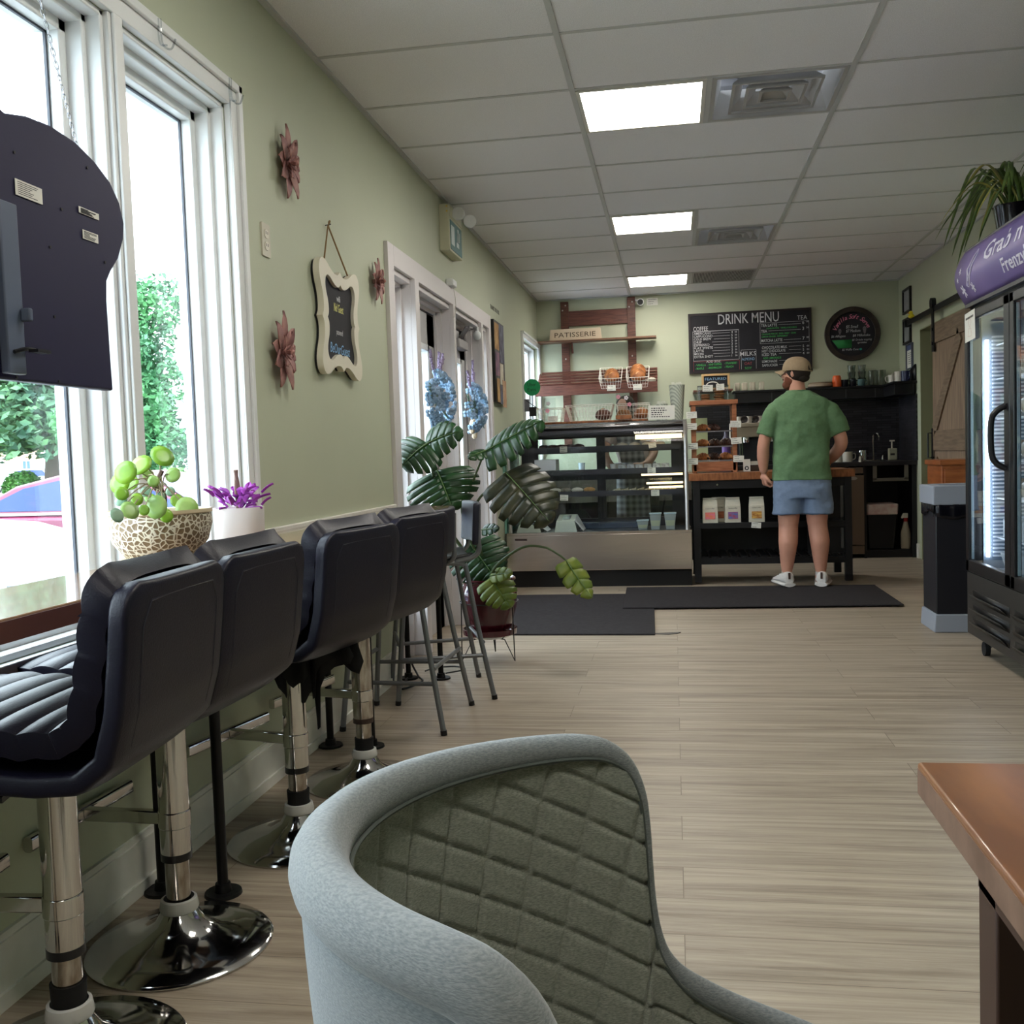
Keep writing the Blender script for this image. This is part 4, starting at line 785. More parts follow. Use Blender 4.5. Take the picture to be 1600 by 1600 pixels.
def monstera_leaf(base, tip, nrm, wd, m, droop=.15, cuts=5, seed=0, petiole=None, label=None, fold=.12):
    r = random.Random(seed); base, tip = Vector(base), Vector(tip); ax = tip-base; L = ax.length; ax.normalize(); nrm = Vector(nrm); nrm = (nrm-ax*nrm.dot(ax)).normalized(); sd = ax.cross(nrm)
    b = B()
    def W_(t_): return wd/2*max(0, (math.sin(PI*min(1, (t_+.16)/1.16)**.85)))**.7*(1 if t_ < .99 else .2)
    def pt(t_, s_):   # s_ in -1..1
        w_ = W_(max(t_, 0)); back = -.16*L*(abs(s_)**1.5)*max(0, 1-t_*2.2); x = t_*L+back+.10*L*abs(s_)*t_*(1-t_)*2
        return base+ax*x+sd*(w_*s_)-nrm*(droop*L*t_*t_+fold*wd*s_*s_)
    for s in (-1, 1):
        n = cuts*2+3
        edges = []
        for k in range(cuts+1):
            t0 = k/(cuts+1); t1 = (k+1)/(cuts+1); gap = .014 if k else 0; 
            # lobe strip from midrib to edge, narrow slit between lobes reaching inwards
            nn = 5; vs = []
            for i in range(nn+1):
                q = i/nn; sl = s*q; g = gap*max(0, (q-.32)/.68)*(1.2+.5*r.random()); dt = .10*q
                a = min(t0+g+dt*(1-t0), 1.0); c = min(t1-g*.5+dt*(1-t1), 1.0); 
                if q > .8: mid_ = (a+c)/2; a = a+(mid_-a)*.25*((q-.8)/.2); c = c-(c-mid_)*.25*((q-.8)/.2)
                for j in range(4): vs.append(pt(a+(c-a)*j/3, sl))
            b.add(vs, [(i*4+j, i*4+j+1, (i+1)*4+j+1, (i+1)*4+j) for i in range(nn) for j in range(3)])
    b2 = B(); b2.tube([pt(k/8, 0)+nrm*.002 for k in range(9)], [.004*(1-k/10) for k in range(9)], 6)
    lf = obj('leaf', b, m, t, smooth=60, solid=.0014, label=label); obj('midrib', b2, mat('leaf_rib', (96, 124, 74), .5), lf)
    if petiole:
        b = B(); P_ = cpath(petiole+[tuple(base)], 8); b.tube(P_, [.0085-.004*i/len(P_) for i in range(len(P_))], 8); obj('petiole', b, STEMG, t)
YM = 5.15
u_ = unproj_y; O = (cx, cy, .41)
CAMV = Vector((.2, -1, .12))
monstera_leaf(u_(668, 693, 5.05), u_(628, 716, 4.95), (.1, -1, .9), .30, GREENL, .3, 4, 1, [O, u_(682, 795, 5.1), u_(676, 740, 5.08)])
monstera_leaf(u_(664, 695, 5.1), u_(708, 668, 5.0), (-.1, -.9, .5), .22, GREENL, .25, 4, 2)
monstera_leaf(u_(683, 735, 5.1), u_(706, 790, 4.98), (.25, -1, .3), .40, GREENL, .08, 5, 3, [O, u_(683, 800, 5.15), u_(684, 760, 5.12)])
monstera_leaf(u_(757, 706, 5.1), u_(846, 655, 5.0), (-.15, -.8, .9), .30, GREENL, .02, 6, 4, [O, u_(722, 800, 5.15), u_(740, 750, 5.12)])
monstera_leaf(u_(760, 704, 5.1), u_(733, 712, 5.0), (-.15, -.8, .5), .10, GREENL, .1, 2, 14)
monstera_leaf(u_(790, 738, 5.0), u_(858, 812, 4.85), (.35, -1, .35), .36, GREEND, .05, 5, 5, [O, u_(742, 800, 5.1), u_(772, 757, 5.05)], label='drooping dull brownish green leaf')
monstera_leaf(u_(735, 850, 5.2), u_(772, 900, 5.1), (.3, -1, .3), .34, GREENL, .05, 5, 6, [O, u_(735, 890, 5.2)])
monstera_leaf(u_(766, 903, 5.05), u_(796, 945, 4.95), (.2, -1, .7), .20, GREENY, .1, 4, 7, [O, u_(757, 915, 5.1)], label='yellowing leaf with an orange tip')
monstera_leaf(u_(766, 900, 5.05), u_(796, 893, 4.95), (.1, -1, .5), .09, GREENY, .1, 2, 8)
monstera_leaf(u_(753, 828, 5.1), u_(776, 824, 5.0), (.1, -1, .4), .07, GREENL, .1, 2, 9)
monstera_leaf(u_(884, 875, 4.9), u_(922, 938, 4.85), (.6, -1, .4), .15, GREENY, -.15, 3, 10, [O, u_(775, 885, 5.0), u_(815, 856, 4.95), u_(850, 855, 4.92), u_(872, 866, 4.9)], label='small drooping leaf on a long arched stem')
# ================================================================ FLOOR MATS
def matmat(nm, c1, c2): return wave_mat(nm, c1, c2, 26, 'DIAGONAL', .95, .004, 4)
MATM = mat('charcoal_mat', (48, 43, 46), .95, c2=(32, 29, 32), nscale=34, nstretch=(1, 3, 1), bump=.9, bscale=220)
b = B(); b.prism([(-1.27, 7.60), (-.17, 7.60), (-.13, 5.91), (-1.09, 5.93)][::-1], 0, .010); obj('floor_mat', b, MATM, label='smaller charcoal ribbed mat by the entrance, nearest the plant', cat='mat', group='charcoal floor mats', bevel=.003)
b = B(); b.prism([(-.39, 7.90), (1.50, 7.88), (1.50, 6.90), (-.37, 6.86)][::-1], .010, .019); obj('floor_mat', b, MATM, label='larger charcoal mat under the man in the green shirt', cat='mat', group='charcoal floor mats', bevel=.003)
b = B(); b.prism([(-.20, 5.95), (.02, 6.0), (.0, 5.955), (-.05, 5.93)][::-1], .0, .004); obj('loose_strip', b, mat('grey_strip', (96, 92, 88), .8), label='loose grey strip on the floor at the small mat corner', cat='strip')
# ================================================================ PASTRY CASE
CX0, CX1, CYF, CYB = -1.375, .135, 8.09, 8.80
t = thing('pastry_case', 'glass fronted pastry display case with a brushed steel lower panel', 'display case', (-.62, 8.45, 0))
b = B(); b.box(CX0+.01, CX1-.005, CYF+.02, CYB-.02, 0, .14); obj('plinth', b, BLACKM, t)
b = B(); b.box(CX0, CX1, CYF-.035, CYF, .14, .437); b.box(CX0, CX0+.03, CYF, CYB, .14, .437); b.box(CX1-.03, CX1, CYF, CYB, .14, .437); obj('front_panel', b, STEEL, t, bevel=.004)
b = B(); b.box(CX0+.03, CX1-.03, CYF, CYB, .14, .43); obj('base', b, BLACKM, t)
b = B(); b.box(CX0+.05, CX1-.05, CYF+.03, CYB-.05, .43, .446); obj('deck', b, mat('dark_deck', (44, 46, 56), .3), t)
b = B(); b.box(CX0, CX1, CYF-.035, CYF+.03, .437, .455); obj('front_sill', b, STEEL, t)
for x in (CX0+.015, CX1-.045):
    b = B(); b.tube([(x+.012, CYF+.012, .45), (x+.012, CYF+.012, 1.18)]+[(x+.012, CYF+.012+.16*(1-math.cos(a)), 1.18+.15*math.sin(a)) for a in (.3, .6, .9, 1.2, 1.5)]+[(x+.012, CYB, 1.33)], .016, 8); obj('end_frame', b, mat('satin_aluminium', (186, 182, 180), .35, .8), t)
    b = B(); b.add([(x+.012, CYF+.02, .45), (x+.012, CYB-.03, .45), (x+.012, CYB-.03, 1.32), (x+.012, CYF+.17, 1.32), (x+.012, CYF+.06, 1.27), (x+.012, CYF+.02, 1.18)], [tuple(range(6))]); obj('end_glass', b, glassmat('sea_glass', (196, 226, 218), .06), t, smooth=0)
def fglass(u, v):
    x = CX0+.04+(CX1-CX0-.09)*v; s = u*1.0
    if s < .8: return (x, CYF+.012, .455+.725*(s/.8))
    a = (s-.8)/.2*1.45; return (x, CYF+.012+.16*(1-math.cos(a)), 1.18+.15*math.sin(a))
b = B(); b.surf(fglass, 20, 2); obj('front_glass', b, CLEARG, t, smooth=80)
b = B(); b.surf(lambda u, v: (CX0+.02+(CX1-CX0-.04)*v, CYF+.012+.16*(1-math.cos(1.0+u*.57)), 1.183+.15*math.sin(1.0+u*.57)), 6, 2); b.box(CX0+.02, CX1-.02, CYF+.17, CYB, 1.325, 1.345); obj('top', b, mat('smoked_steel_top', (150, 150, 152), .25, .7), t, smooth=50, solid=.006)
b = B(); b.cyl((CX0+.04, CYF+.07, 1.262), (CX1-.05, CYF+.07, 1.262), .026, seg=14); obj('top_rail', b, DARKG, t)
YR = CYB-.05
b = B(); b.box(CX0+.04, CX1-.04, YR, YR+.035, 1.23, 1.325); b.box(CX0+.04, CX0+.19, YR, YR+.035, .45, 1.325); b.box(CX1-.15, CX1-.04, YR, YR+.035, .45, 1.325); b.box(-.665, -.59, YR-.004, YR+.04, .45, 1.325)
b.box(CX0+.04, CX1-.04, YR, YR+.035, 1.10, 1.145); b.box(CX0+.04, CX1-.04, YR, YR+.035, .86, .91); b.box(CX0+.04, CX1-.04, YR, YR+.035, .45, .52); obj('rear_frame', b, DARKG, t)
b = B(); b.box(CX0+.18, -.67, YR+.012, YR+.016, .52, 1.23); b.box(-.59, CX1-.15, YR+.02, YR+.024, .52, 1.23); obj('rear_glass', b, CLEARG, t)
for z in (1.135, .945, .765):
    y0 = CYF+.10 if z < 1.1 else CYF+.16
    b = B(); b.box(CX0+.06, CX1-.07, y0, YR-.02, z-.004, z+.004); sh = obj('shelf', b, CLEARG, t); b = B(); b.box(CX0+.06, CX1-.07, y0-.006, y0+.002, z-.026, z+.018); obj('shelf_edge', b, DARKG, sh)
WARM = mat('warm_led', (255, 232, 176), .5, emit=1.1, ecol=(255, 226, 170))
for z, yy, dx in ((1.215, CYF+.06, 0), (.905, CYF+.10, .04), (.835, CYF+.10, .08), (.80, CYF+.12, .1)):
    b = B(); b.box(-.30+dx, CX1-.06, yy, yy+.02, z-.006*(3 if z > 1.2 else 1.3), z+.006*(3 if z > 1.2 else 1.3)); obj('light_strip', b, WARM, t)
b = B(); b.prism([(-.10, -.01), (.0, -.012), (.0, .004), (-.1, .006)], 0, .001, onback(CX0+.17, CYF-.0355, .405)); obj('nameplate', b, mat('nameplate_dark', (70, 60, 58), .4), t)
b = B(); b.box(-1.397, -1.378, CYF+.02, CYB-.05, .45, 1.27); obj('side_pane', b, mat('teal_glass_edge', (124, 172, 158), .3), t, label='pale teal side pane edge')
# contents
CREAMF = mat('icing', (226, 220, 212), .6); PASTA = mat('pie_crust', (190, 150, 100), .7, c2=(160, 118, 74), nscale=30)
PLATE = mat('grey_tray', (120, 122, 130), .35, .5)
def pastry(kind, x, y, z, lab, grp, sc=1, m=None):
    b = B(); r = random.Random(int((x+9)*1000+z*100))
    if kind == 'mound':
        b.lathe([(0, 0), (.034*sc, 0), (.04*sc, .012*sc), (.03*sc, .026*sc), (0, .034*sc)], (x, y, z), 18)
    elif kind == 'pack': b.box(x-.032*sc, x+.032*sc, y-.03, y+.03, z, z+.045*sc)
    elif kind == 'roll':
        b.ball((x, y, z+.022*sc), (.05*sc, .035*sc, .022*sc))
    return obj(dict(mound='cookie', pack='wrapped_square', roll='wrapped_pastry')[kind], b, m or CHOCO, label=lab, cat=dict(mound='cookie', pack='pastry', roll='pastry')[kind], group=grp, bevel=.004, smooth=50)
zz = 1.1395
b = B(); b.box(-1.12, -.75, 8.27, 8.62, zz, zz+.006); obj('serving_tray', b, PLATE, label='grey tray of dark cookies on the top shelf of the case', cat='tray', bevel=.002)
for i in range(10): pastry('mound', -1.08+.078*(i % 5)*.95, 8.32+.16*(i//5), zz+.0065, 'dark round cookie on the grey tray, top shelf of the pastry case', 'dark cookies on the top shelf tray')
for i in range(8): pastry('mound', -.42+.105*(i % 4), 8.33+.17*(i//4), zz, 'sugar dusted round pastry on the right half of the top shelf', 'dusted pastries on the top shelf', 1.15, CREAMF)
zz = .9495
b = B(); b.box(-1.15, -.97, 8.25, 8.5, zz, zz+.105); obj('storage_box', b, mat('white_box', (222, 226, 240), .5), label='plain white box on the second shelf of the pastry case', cat='box', bevel=.004)
for i in range(6): pastry('pack', -.42+.071*i, 8.30, zz, 'wrapped square with a white label in the row on the second shelf', 'wrapped squares on the second shelf', 1, mat('wrapped_pale', (176, 182, 190), .3, c2=(120, 118, 124), nscale=40))
for i in range(3): b = B(); b.lathe([(0, 0), (.022, 0), (.03, .05), (.026, .052), (0, .05)], (-.50+.035*i*.6, 8.42+.06*i, zz), 16); obj('paper_cup', b, mat('paper_cup_white', (224, 226, 232), .5), label='small white paper cup left of the wrapped squares, second shelf', cat='cup', group='paper cups on the second shelf')
zz = .7695
for i, (x, m) in enumerate(((-.985, CREAMF), (-.90, mat('glaze_grey', (150, 148, 140), .5, c2=(110, 96, 84), nscale=30)), (-.80, CREAMF), (-.70, PASTA))): pastry('roll', x, 8.30+.02*(i % 2), zz, ('wrapped pastry, leftmost on the third shelf', 'greyish wrapped pastry second on the third shelf', 'white iced wrapped pastry on the third shelf', 'golden wrapped pastry on the third shelf beside the rear mullion')[i], 'wrapped pastries on the third shelf', 1, m)
for i in range(8): b = B(); x = -.47+.066*i; b.add([(x-.04, 8.26, zz), (x+.03, 8.26, zz), (x+.03, 8.40, zz), (x-.04, 8.40, zz), (x-.035, 8.26, zz+.012), (x+.03, 8.26, zz+.03), (x+.03, 8.40, zz+.03), (x-.035, 8.40, zz+.012)], [(0, 3, 2, 1), (4, 5, 6, 7), (0, 1, 5, 4), (1, 2, 6, 5), (2, 3, 7, 6), (3, 0, 4, 7)]); obj('sandwich_half', b, mat('sandwich_mix', (214, 206, 186), .6, c2=(120, 116, 92), nscale=60), label='wrapped flat sandwich leaning in the row on the third shelf', cat='sandwich', group='sandwiches on the third shelf')
zz = .4465; BOXW = mat('cake_box_card', (206, 214, 204), .6); WIN = mat('box_window', (110, 122, 132), .15)
def cakebox(x0, x1, h, lab):
    t = thing('cake_box', lab, 'box', ((x0+x1)/2, 8.28, zz), 0, 'white cake boxes in the bottom of the case')
    b = B(); b.add([(x0, 8.17, zz), (x1, 8.17, zz), (x1, 8.42, zz), (x0, 8.42, zz), (x0+.02, 8.17, zz+h*.7), (x1-.02, 8.17, zz+h*.7), (x1-.02, 8.42, zz+h), (x0+.02, 8.42, zz+h)], [(0, 3, 2, 1), (4, 5, 6, 7), (0, 1, 5, 4), (1, 2, 6, 5), (2, 3, 7, 6), (3, 0, 4, 7)]); obj('carton', b, BOXW, t, smooth=0, bevel=.002)
    k = (h*.3)/.25; b = B(); b.add([(x0+.06, 8.22, zz+h*.7+k*.05+.0015), (x1-.06, 8.22, zz+h*.7+k*.05+.0015), (x1-.06, 8.37, zz+h*.7+k*.20+.0015), (x0+.06, 8.37, zz+h*.7+k*.20+.0015)], [(0, 1, 2, 3)]); obj('window', b, WIN, t, smooth=0)
    b = B(); b.add([(x1-.018, 8.18, zz+h*.72), (x1-.018, 8.42, zz+h), (x1+.05, 8.42, zz+.01), (x1+.05, 8.18, zz+.01)], [(0, 1, 2, 3)]); obj('flap', b, mat('box_flap', (228, 232, 240), .5), t, solid=.002, smooth=0)
cakebox(-1.31, -1.10, .085, 'low white cake box with a window in the bottom of the case'); cakebox(-.99, -.80, .135, 'tall white cake box with an open side flap in the bottom of the case')
TUB = mat('clear_tub', (150, 160, 162), .15, coat=.3)
for i, (x, h, lab) in enumerate(((-.26, .075, 'single clear plastic tub, lowest in the bottom of the case'), (-.155, .13, 'taller clear tub between its neighbours in the bottom of the case'), (-.035, .13, 'clear tub with green lid stripe at the end of the bottom row'))):
    t = thing('plastic_tub', lab, 'tub', (x, 8.27, zz), 0, 'clear food tubs in the bottom of the case')
    b = B(); b.frustum((x-.036, x+.036, 8.24, 8.31), (x-.048, x+.048, 8.225, 8.325), zz, zz+h); obj('body', b, TUB, t, bevel=.005); b = B(); b.box(x-.051, x+.051, 8.222, 8.328, zz+h, zz+h+.01); obj('lid', b, mat('tub_lid', (176, 196, 214), .2), t, bevel=.003)
    b = B(); b.frustum((x-.032, x+.032, 8.236, 8.30), (x-.04, x+.04, 8.228, 8.30), zz+h*.25, zz+h*.6); obj('label_band', b, mat('tub_label', (170, 176, 150), .5), t)
b = B(); b.box(-.85, -.25, 8.5, 8.7, zz, zz+.05); obj('deli_tray', b, mat('blue_steel_tray', (96, 112, 140), .25, .8), label='long bluish steel tray at the back of the case floor', cat='tray', bevel=.004)
note('price_card', onback(-.90, CYF+.15, 1.135) , .062, .05, toplabel='price card at the front left of the top shelf in the case', group='price cards in the pastry case', seed=1)
note('price_card', onback(-.165, CYF+.15, 1.145) @ Matrix.Rotation(.12, 4, 'Z'), .062, .042, toplabel='tilted price card at the front right of the top shelf in the case', group='price cards in the pastry case', seed=2)
note('price_card', onback(-.175, CYF+.085, .94), .066, .045, toplabel='price card on the second shelf edge of the case', group='price cards in the pastry case', seed=3)
note('price_card', onback(-.90, CYF+.085, .735) @ Matrix.Rotation(-.06, 4, 'Z'), .068, .048, toplabel='price card hanging at the left of the third shelf in the case', group='price cards in the pastry case', seed=4)
note('price_card', onback(-.15, CYF+.085, .755), .066, .048, toplabel='price card hanging at the right of the third shelf in the case', group='price cards in the pastry case', seed=5)
t = thing('prep_counter', 'steel and black prep counter behind the pastry case under the baskets rack', 'counter', (-.6, 10.25, 0)); b = B(); b.box(-1.37, .18, 9.98, YB-.03, .0, .60); obj('carcass', b, mat('black_laminate', (18, 18, 22), .4), t); b = B(); b.box(-1.37, .18, 9.96, YB-.03, .60, .88); obj('steel_band', b, STEEL, t)
b = B(); b.lathe([(0, .8805), (.03, .8805), (.036, 1.0), (.03, 1.0), (0, .89)], (-.93, 10.2, 0), 16); b.box(-.96, -.90, 10.19, 10.21, 1.0, 1.02) if False else None; obj('striped_cup', b, wave_mat('striped_cup', (214, 226, 230), (120, 140, 160), 22, 'X', .5, .0005), label='striped cup on the prep counter seen through the case', cat='cup')
# ---- on top of the case
TZ = 1.3485
b = B(); b.box(-1.10, -.20, 8.32, 8.62, TZ, TZ+.018); obj('serving_board', b, BUTCHER, label='long wooden board on top of the pastry case under the baskets', cat='board', bevel=.004)
def basket(label, x, y, z, w_, d_, h_, group, tilt=0, rz=0):
    t = thing('wire_basket', label, 'basket', (x, y, z), rz, group); t.rotation_euler = (tilt, 0, rz)
    W[t] = Matrix.Translation((x, y, z)) @ Matrix.Rotation(rz, 4, 'Z') @ Matrix.Rotation(tilt, 4, 'X')
    b = B(); w2, d2 = w_/2, d_/2; k = .82
    top = [(-w2, -d2), (w2, -d2), (w2, d2), (-w2, d2)]; bot = [(q[0]*k, q[1]*k) for q in top]
    b.tube([(q[0], q[1], h_) for q in rrect(w_, d_, .012, 3)], .0032, 6, closed=True); obj('rim', b, WIREW, t, local=True)
    b = B(); b.tube([(q[0], q[1], .003) for q in rrect(w_*k, d_*k, .012, 3)], .0018, 5, closed=True)
    for f in (.33, .66): kk = k+(1-k)*f; b.tube([(q[0], q[1], h_*f) for q in rrect(w_*kk, d_*kk, .012, 3)], .0014, 5, closed=True)
    nx, ny = max(3, int(w_/.028)), max(3, int(d_/.03))
    for i in range(nx+1): x_ = -w2+w_*i/nx; b.tube([(x_, -d2, h_), (x_*k, -d2*k, .003), (x_*k, d2*k, .003), (x_, d2, h_)], .0014, 4)
    for i in range(1, ny): y_ = -d2+d_*i/ny; b.tube([(-w2, y_, h_), (-w2*k, y_*k, .003), (w2*k, y_*k, .003), (w2, y_, h_)], .0014, 4)
    obj('wires', b, WIREW, t, local=True); return t
def loaf(label, p, L, r, m, ang=0, tilt=0, group=None):
    t = thing('bread_loaf', label, 'bread', p, 0, group); M = Matrix.Translation(p) @ Matrix.Rotation(ang, 4, 'Z') @ Matrix.Rotation(tilt, 4, 'X')
    b = B(); n = 16; rings = []
    for i in range(n+1):
        u = -1+2*i/n; k = (1-abs(u)**2.6)**.5 if abs(u) < 1 else .02; k = max(k, .05); rings.append([(r*k*math.cos(a), u*L/2, r*.15+r*k*(math.sin(a)*(.95 if math.sin(a) > 0 else .5))+r*.35) for a in [2*PI*j/18 for j in range(18)]])
    b.loft(rings, M); obj('crust', b, m, t, smooth=70)
    b = B()
    for i in (-1, 0, 1): b.tube([M @ Vector((r*.55*math.cos(a), i*L*.22+.03*math.cos(a), r*.49+r*.93*math.sin(a)*(1-(abs(i)*.44)**2.6)**.5)) for a in (.5, .9, 1.3, 1.7, 2.1, 2.6)], r*.06, 6)
    obj('score_marks', b, mat('scored_flour', (206, 160, 112), .8), t); return t
CB = 'wire baskets on top of the pastry case'
basket('small empty white wire basket at the left end of the case top', -1.02, 8.46, TZ+.0185, .22, .26, .12, CB)
basket('wide white wire basket in the middle of the case top', -.685, 8.46, TZ+.0185, .40, .27, .135, CB)
basket('white wire basket at the right of the case top, filled with loaves', -.32, 8.46, TZ+.0185, .28, .27, .13, CB)
loaf('dark brown loaf in the wide basket on the case', (-.575, 8.44, TZ+.024), .20, .068, CRUSTD, .1)
loaf('pale round loaf end behind the plastic sign on the case', (-.40, 8.46, TZ+.024), .20, .062, CRUST, -.1)
loaf('golden scored loaf at the right end of the case top basket', (-.25, 8.44, TZ+.024), .20, .066, CRUST, .05)
def acryl(label, x, y, w_, h_, flowers, block):
    t = thing('acrylic_sign_holder', label, 'sign', (x, y, TZ+.018)); M = onback(x, y, TZ+.02)
    b = B(); b.prism(rrect(w_, h_, .006, cy=h_/2), -.002, .002, M); obj('sheet', b, glassmat('acrylic', (240, 242, 242), .06), t)
    for fx, fz, m_ in flowers:
        b = B(); [b.lathe([(0, 0), (.008, 0), (.008, .001), (0, .001)], (fx+.011*math.cos(a), fz+.011*math.sin(a), .0035), 10, M) for a in [2*PI*k/5 for k in range(5)]]; obj('flower_sticker', b, m_, t)
    if block: b = B(); b.box(x+block[0], x+block[1], y-.03, y+.03, TZ+.0185, TZ+.0185+block[2]); obj('block', b, BUTCHER, t, bevel=.003)
    return t
PINK = mat('pink_sticker', (226, 150, 170), .6); WHS = mat('white_sticker', (220, 216, 220), .6)
acryl('clear acrylic sign holder with a pink flower sticker, left on the case', -1.01, 8.29, .10, .20, ((-.012, .155, WHS), (-.02, .095, PINK)), None)
acryl('clear acrylic sign holder on a wood block with pink and white flower stickers', -.385, 8.27, .14, .215, ((-.05, .185, PINK), (.015, .175, WHS), (.04, .12, PINK)), (-.075, .055, .035))
note('table_card', onback(-.985, 8.262, TZ+.045), .085, .045, toplabel='cream name card in a wood block at the case left', seed=6)
note('price_sheet', onback(-.085, 8.24, TZ+.062) @ Matrix.Rotation(-.02, 4, 'Z'), .215, .115, toplabel='wide white printed notice leaning on the right end of the case', seed=7, lines=5)
def fluted_vase(label, x, y, r0, r1, h):
    t = thing('paper_sleeve', label, 'paper bag holder', (x, y, TZ)); b = B(); pr = [(r0*.9, 0), (r0, .002), (r1, h), (r1-.004, h), (r0-.004, .01)]; b.lathe(pr, (x, y, TZ), 26); m = wave_mat('lattice_paper', (196, 202, 188), (150, 158, 148), 22, 'DIAGONAL', .8, .001, 2); obj('sleeve', b, m, t); b = B()
    for k in range(9): a = k*.7; b.box(x+.5*r1*math.cos(a)-.012, x+.5*r1*math.cos(a)+.012, y+.5*r1*math.sin(a)-.001, y+.5*r1*math.sin(a)+.001, TZ+h*.8, TZ+h+.012+.006*(k % 3))
    obj('bags', b, mat('greaseproof', (206, 208, 196), .8), t)
fluted_vase('tall lattice patterned paper sleeve on the right end of the case', .045, 8.40, .045, .065, .29); fluted_vase('short lattice patterned paper sleeve beside the tall one', -.085, 8.46, .045, .052, .14)
# uber eats disc on its stand
t = thing('delivery_sign', 'round green delivery sign reading Uber Eats on a thin black stand by the far window', 'sign', (-1.235, 8.65, TZ)); uy = 8.65; ux, uz_ = -1.205, 1.69
b = B(); b.cyl((ux, uy, uz_), (ux, uy+.006, uz_), .073, seg=48); obj('disc', b, mat('delivery_green', (16, 140, 84), .5), t)
text('lettering', [('Uber', -.002, .010, .044, 'CENTER', .075), ('Eats', -.002, -.034, .044, 'CENTER', .075)], mat('ink_green_black', (8, 40, 28), .6), t, onback(ux, uy-.001, uz_), .0004)
b = B(); b.cyl((ux, uy+.003, uz_-.07), (ux, uy+.003, TZ+.03), .004); b.box(ux-.045, ux+.045, uy-.03, uy+.04, TZ, TZ+.012); b.beam((ux-.06, uy, uz_-.11), (ux+.05, uy, uz_-.19), .006, .006); b.box(ux-.03, ux+.03, uy-.01, uy+.01, TZ+.09, TZ+.17); obj('stand', b, BLACKM, t)
b = B(); b.box(ux-.075, ux-.03, uy+.01, uy+.014, uz_-.21, uz_-.10); obj('plate', b, PLATE, t)
# ================================================================ ORDER TABLE
TX0, TX1, TY0, TY1 = .15, 1.385, 8.12, 8.72
t = thing('order_table', 'black kitchen cart table with a butcher block top behind the man', 'table', ((TX0+TX1)/2, 8.4, 0))
b = B(); b.box(TX0-.03, TX1+.02, TY0-.03, TY1+.03, .845, .905); obj('tabletop', b, BUTCHER, t, bevel=.003)
for x in (TX0+.03, TX1-.03):
    for y in (TY0+.03, TY1-.03): b = B(); b.box(x-.028, x+.028, y-.028, y+.028, .0195, .845); obj('leg', b, BLACKW, t, bevel=.002)
b = B(); b.box(TX0+.05, TX1-.05, TY0+.005, TY0+.03, .775, .845); b.box(TX0+.05, TX1-.05, TY1-.03, TY1-.005, .775, .845); b.box(TX0+.0, TX0+.03, TY0+.05, TY1-.05, .775, .845); obj('apron', b, BLACKW, t, bevel=.002)
b = B(); b.cyl((.345, TY0+.005, .81), (.345, TY0-.008, .81), .008, seg=14); obj('knob', b, CHROME, t)
b = B(); b.box(TX0+.05, TX1-.05, TY0+.02, TY1-.02, .475, .497); b.box(TX0+.05, TX1-.05, TY0+.005, TY0+.022, .455, .50); obj('shelf', b, BLACKW, t, bevel=.002)
b = B(); b.box(TX0+.05, TX1-.05, TY1-.04, TY1-.03, .22, .80); b.box(TX1-.34, TX1-.05, TY0+.03, TY0+.04, .52, .80); b.box(TX1-.34, TX1-.05, TY0+.03, TY0+.04, .24, .47); obj('back_panel', b, BLACKW, t)
for z0, z1 in ((.525, .775), (.28, .44)): b = B(); b.box(TX1-.088, TX1-.068, TY0+.005, TY0+.022, z0, z1); obj('gap_strip', b, mat('gap_strip_grey', (92, 92, 92), .4, .5), t)  # grey strips stand in for gaps that show the pale floor behind
b = B(); b.box(TX0+.05, TX1-.05, TY0+.005, TY0+.03, .165, .215); b.box(TX0+.05, TX1-.05, TY1-.03, TY1-.005, .165, .215)
obj('low_rail', b, BLACKW, t)
for i in range(15): b = B(); x = TX0+.09+i*.078; b.box(x-.025, x+.025, TY0+.02, TY1-.02, .2151, .228); obj('shelf_slat', b, BLACKW, t)
BAGT = mat('coffee_bag_paper', (214, 208, 190), .7, noise=.04, nscale=30)
def coffee_bag(label, x, y, rz, c1, c2, dz=0):
    t = thing('coffee_bag', label, 'coffee bag', (x, y, .4975), rz, 'bags of coffee on the cart shelf')
    b = B(); b.frustum((-.062, .062, -.035, .035), (-.060, .060, -.038, .030), 0, .135); b.frustum((-.060, .060, -.038, .030), (-.056, .056, -.006, .000), .135, .192); b.box(-.056, .056, -.012, .0, .190, .205); obj('bag', b, BAGT, t, local=True, bevel=.004)
    M = frame((0, -.0405, .062), (1, 0, 0), (0, 0, 1)); b = B(); b.box(-.040, .038, -.030, .026, 0, .0015, M); p = obj('picture', b, mat('bagart_%s' % name_of(c1), c1, .6, c2=c2, nscale=24, nstretch=(1, 1, 2)), t, local=True)
    text('print', [('roasted coffee', -.002, .052, .014, 'CENTER', .07)], INK, t, W[t] @ frame((0, -.0405, .062), (1, 0, 0), (0, 0, 1)), .0004)
def name_of(c): return '%02x%02x%02x' % c
coffee_bag('coffee bag with a pink and orange picture, first on the cart shelf', .287, TY0+.075, 0, (226, 120, 150), (230, 130, 50))
coffee_bag('coffee bag tucked behind the pink pictured one', .36, TY0+.17, .05, (190, 110, 70), (150, 80, 50))
coffee_bag('coffee bag with a red and blue picture, in the middle', .466, TY0+.075, .05, (80, 120, 190), (190, 70, 60))
coffee_bag('coffee bag with an orange butterfly picture, nearest the man', .655, TY0+.075, -.02, (224, 180, 90), (150, 70, 30))
note('shelf_card', onback(.645, TY0+.003, .476) @ Matrix.Rotation(-.1, 4, 'Z'), .075, .045, toplabel='small white handwritten card hanging under the coffee bags', seed=9, lines=2)
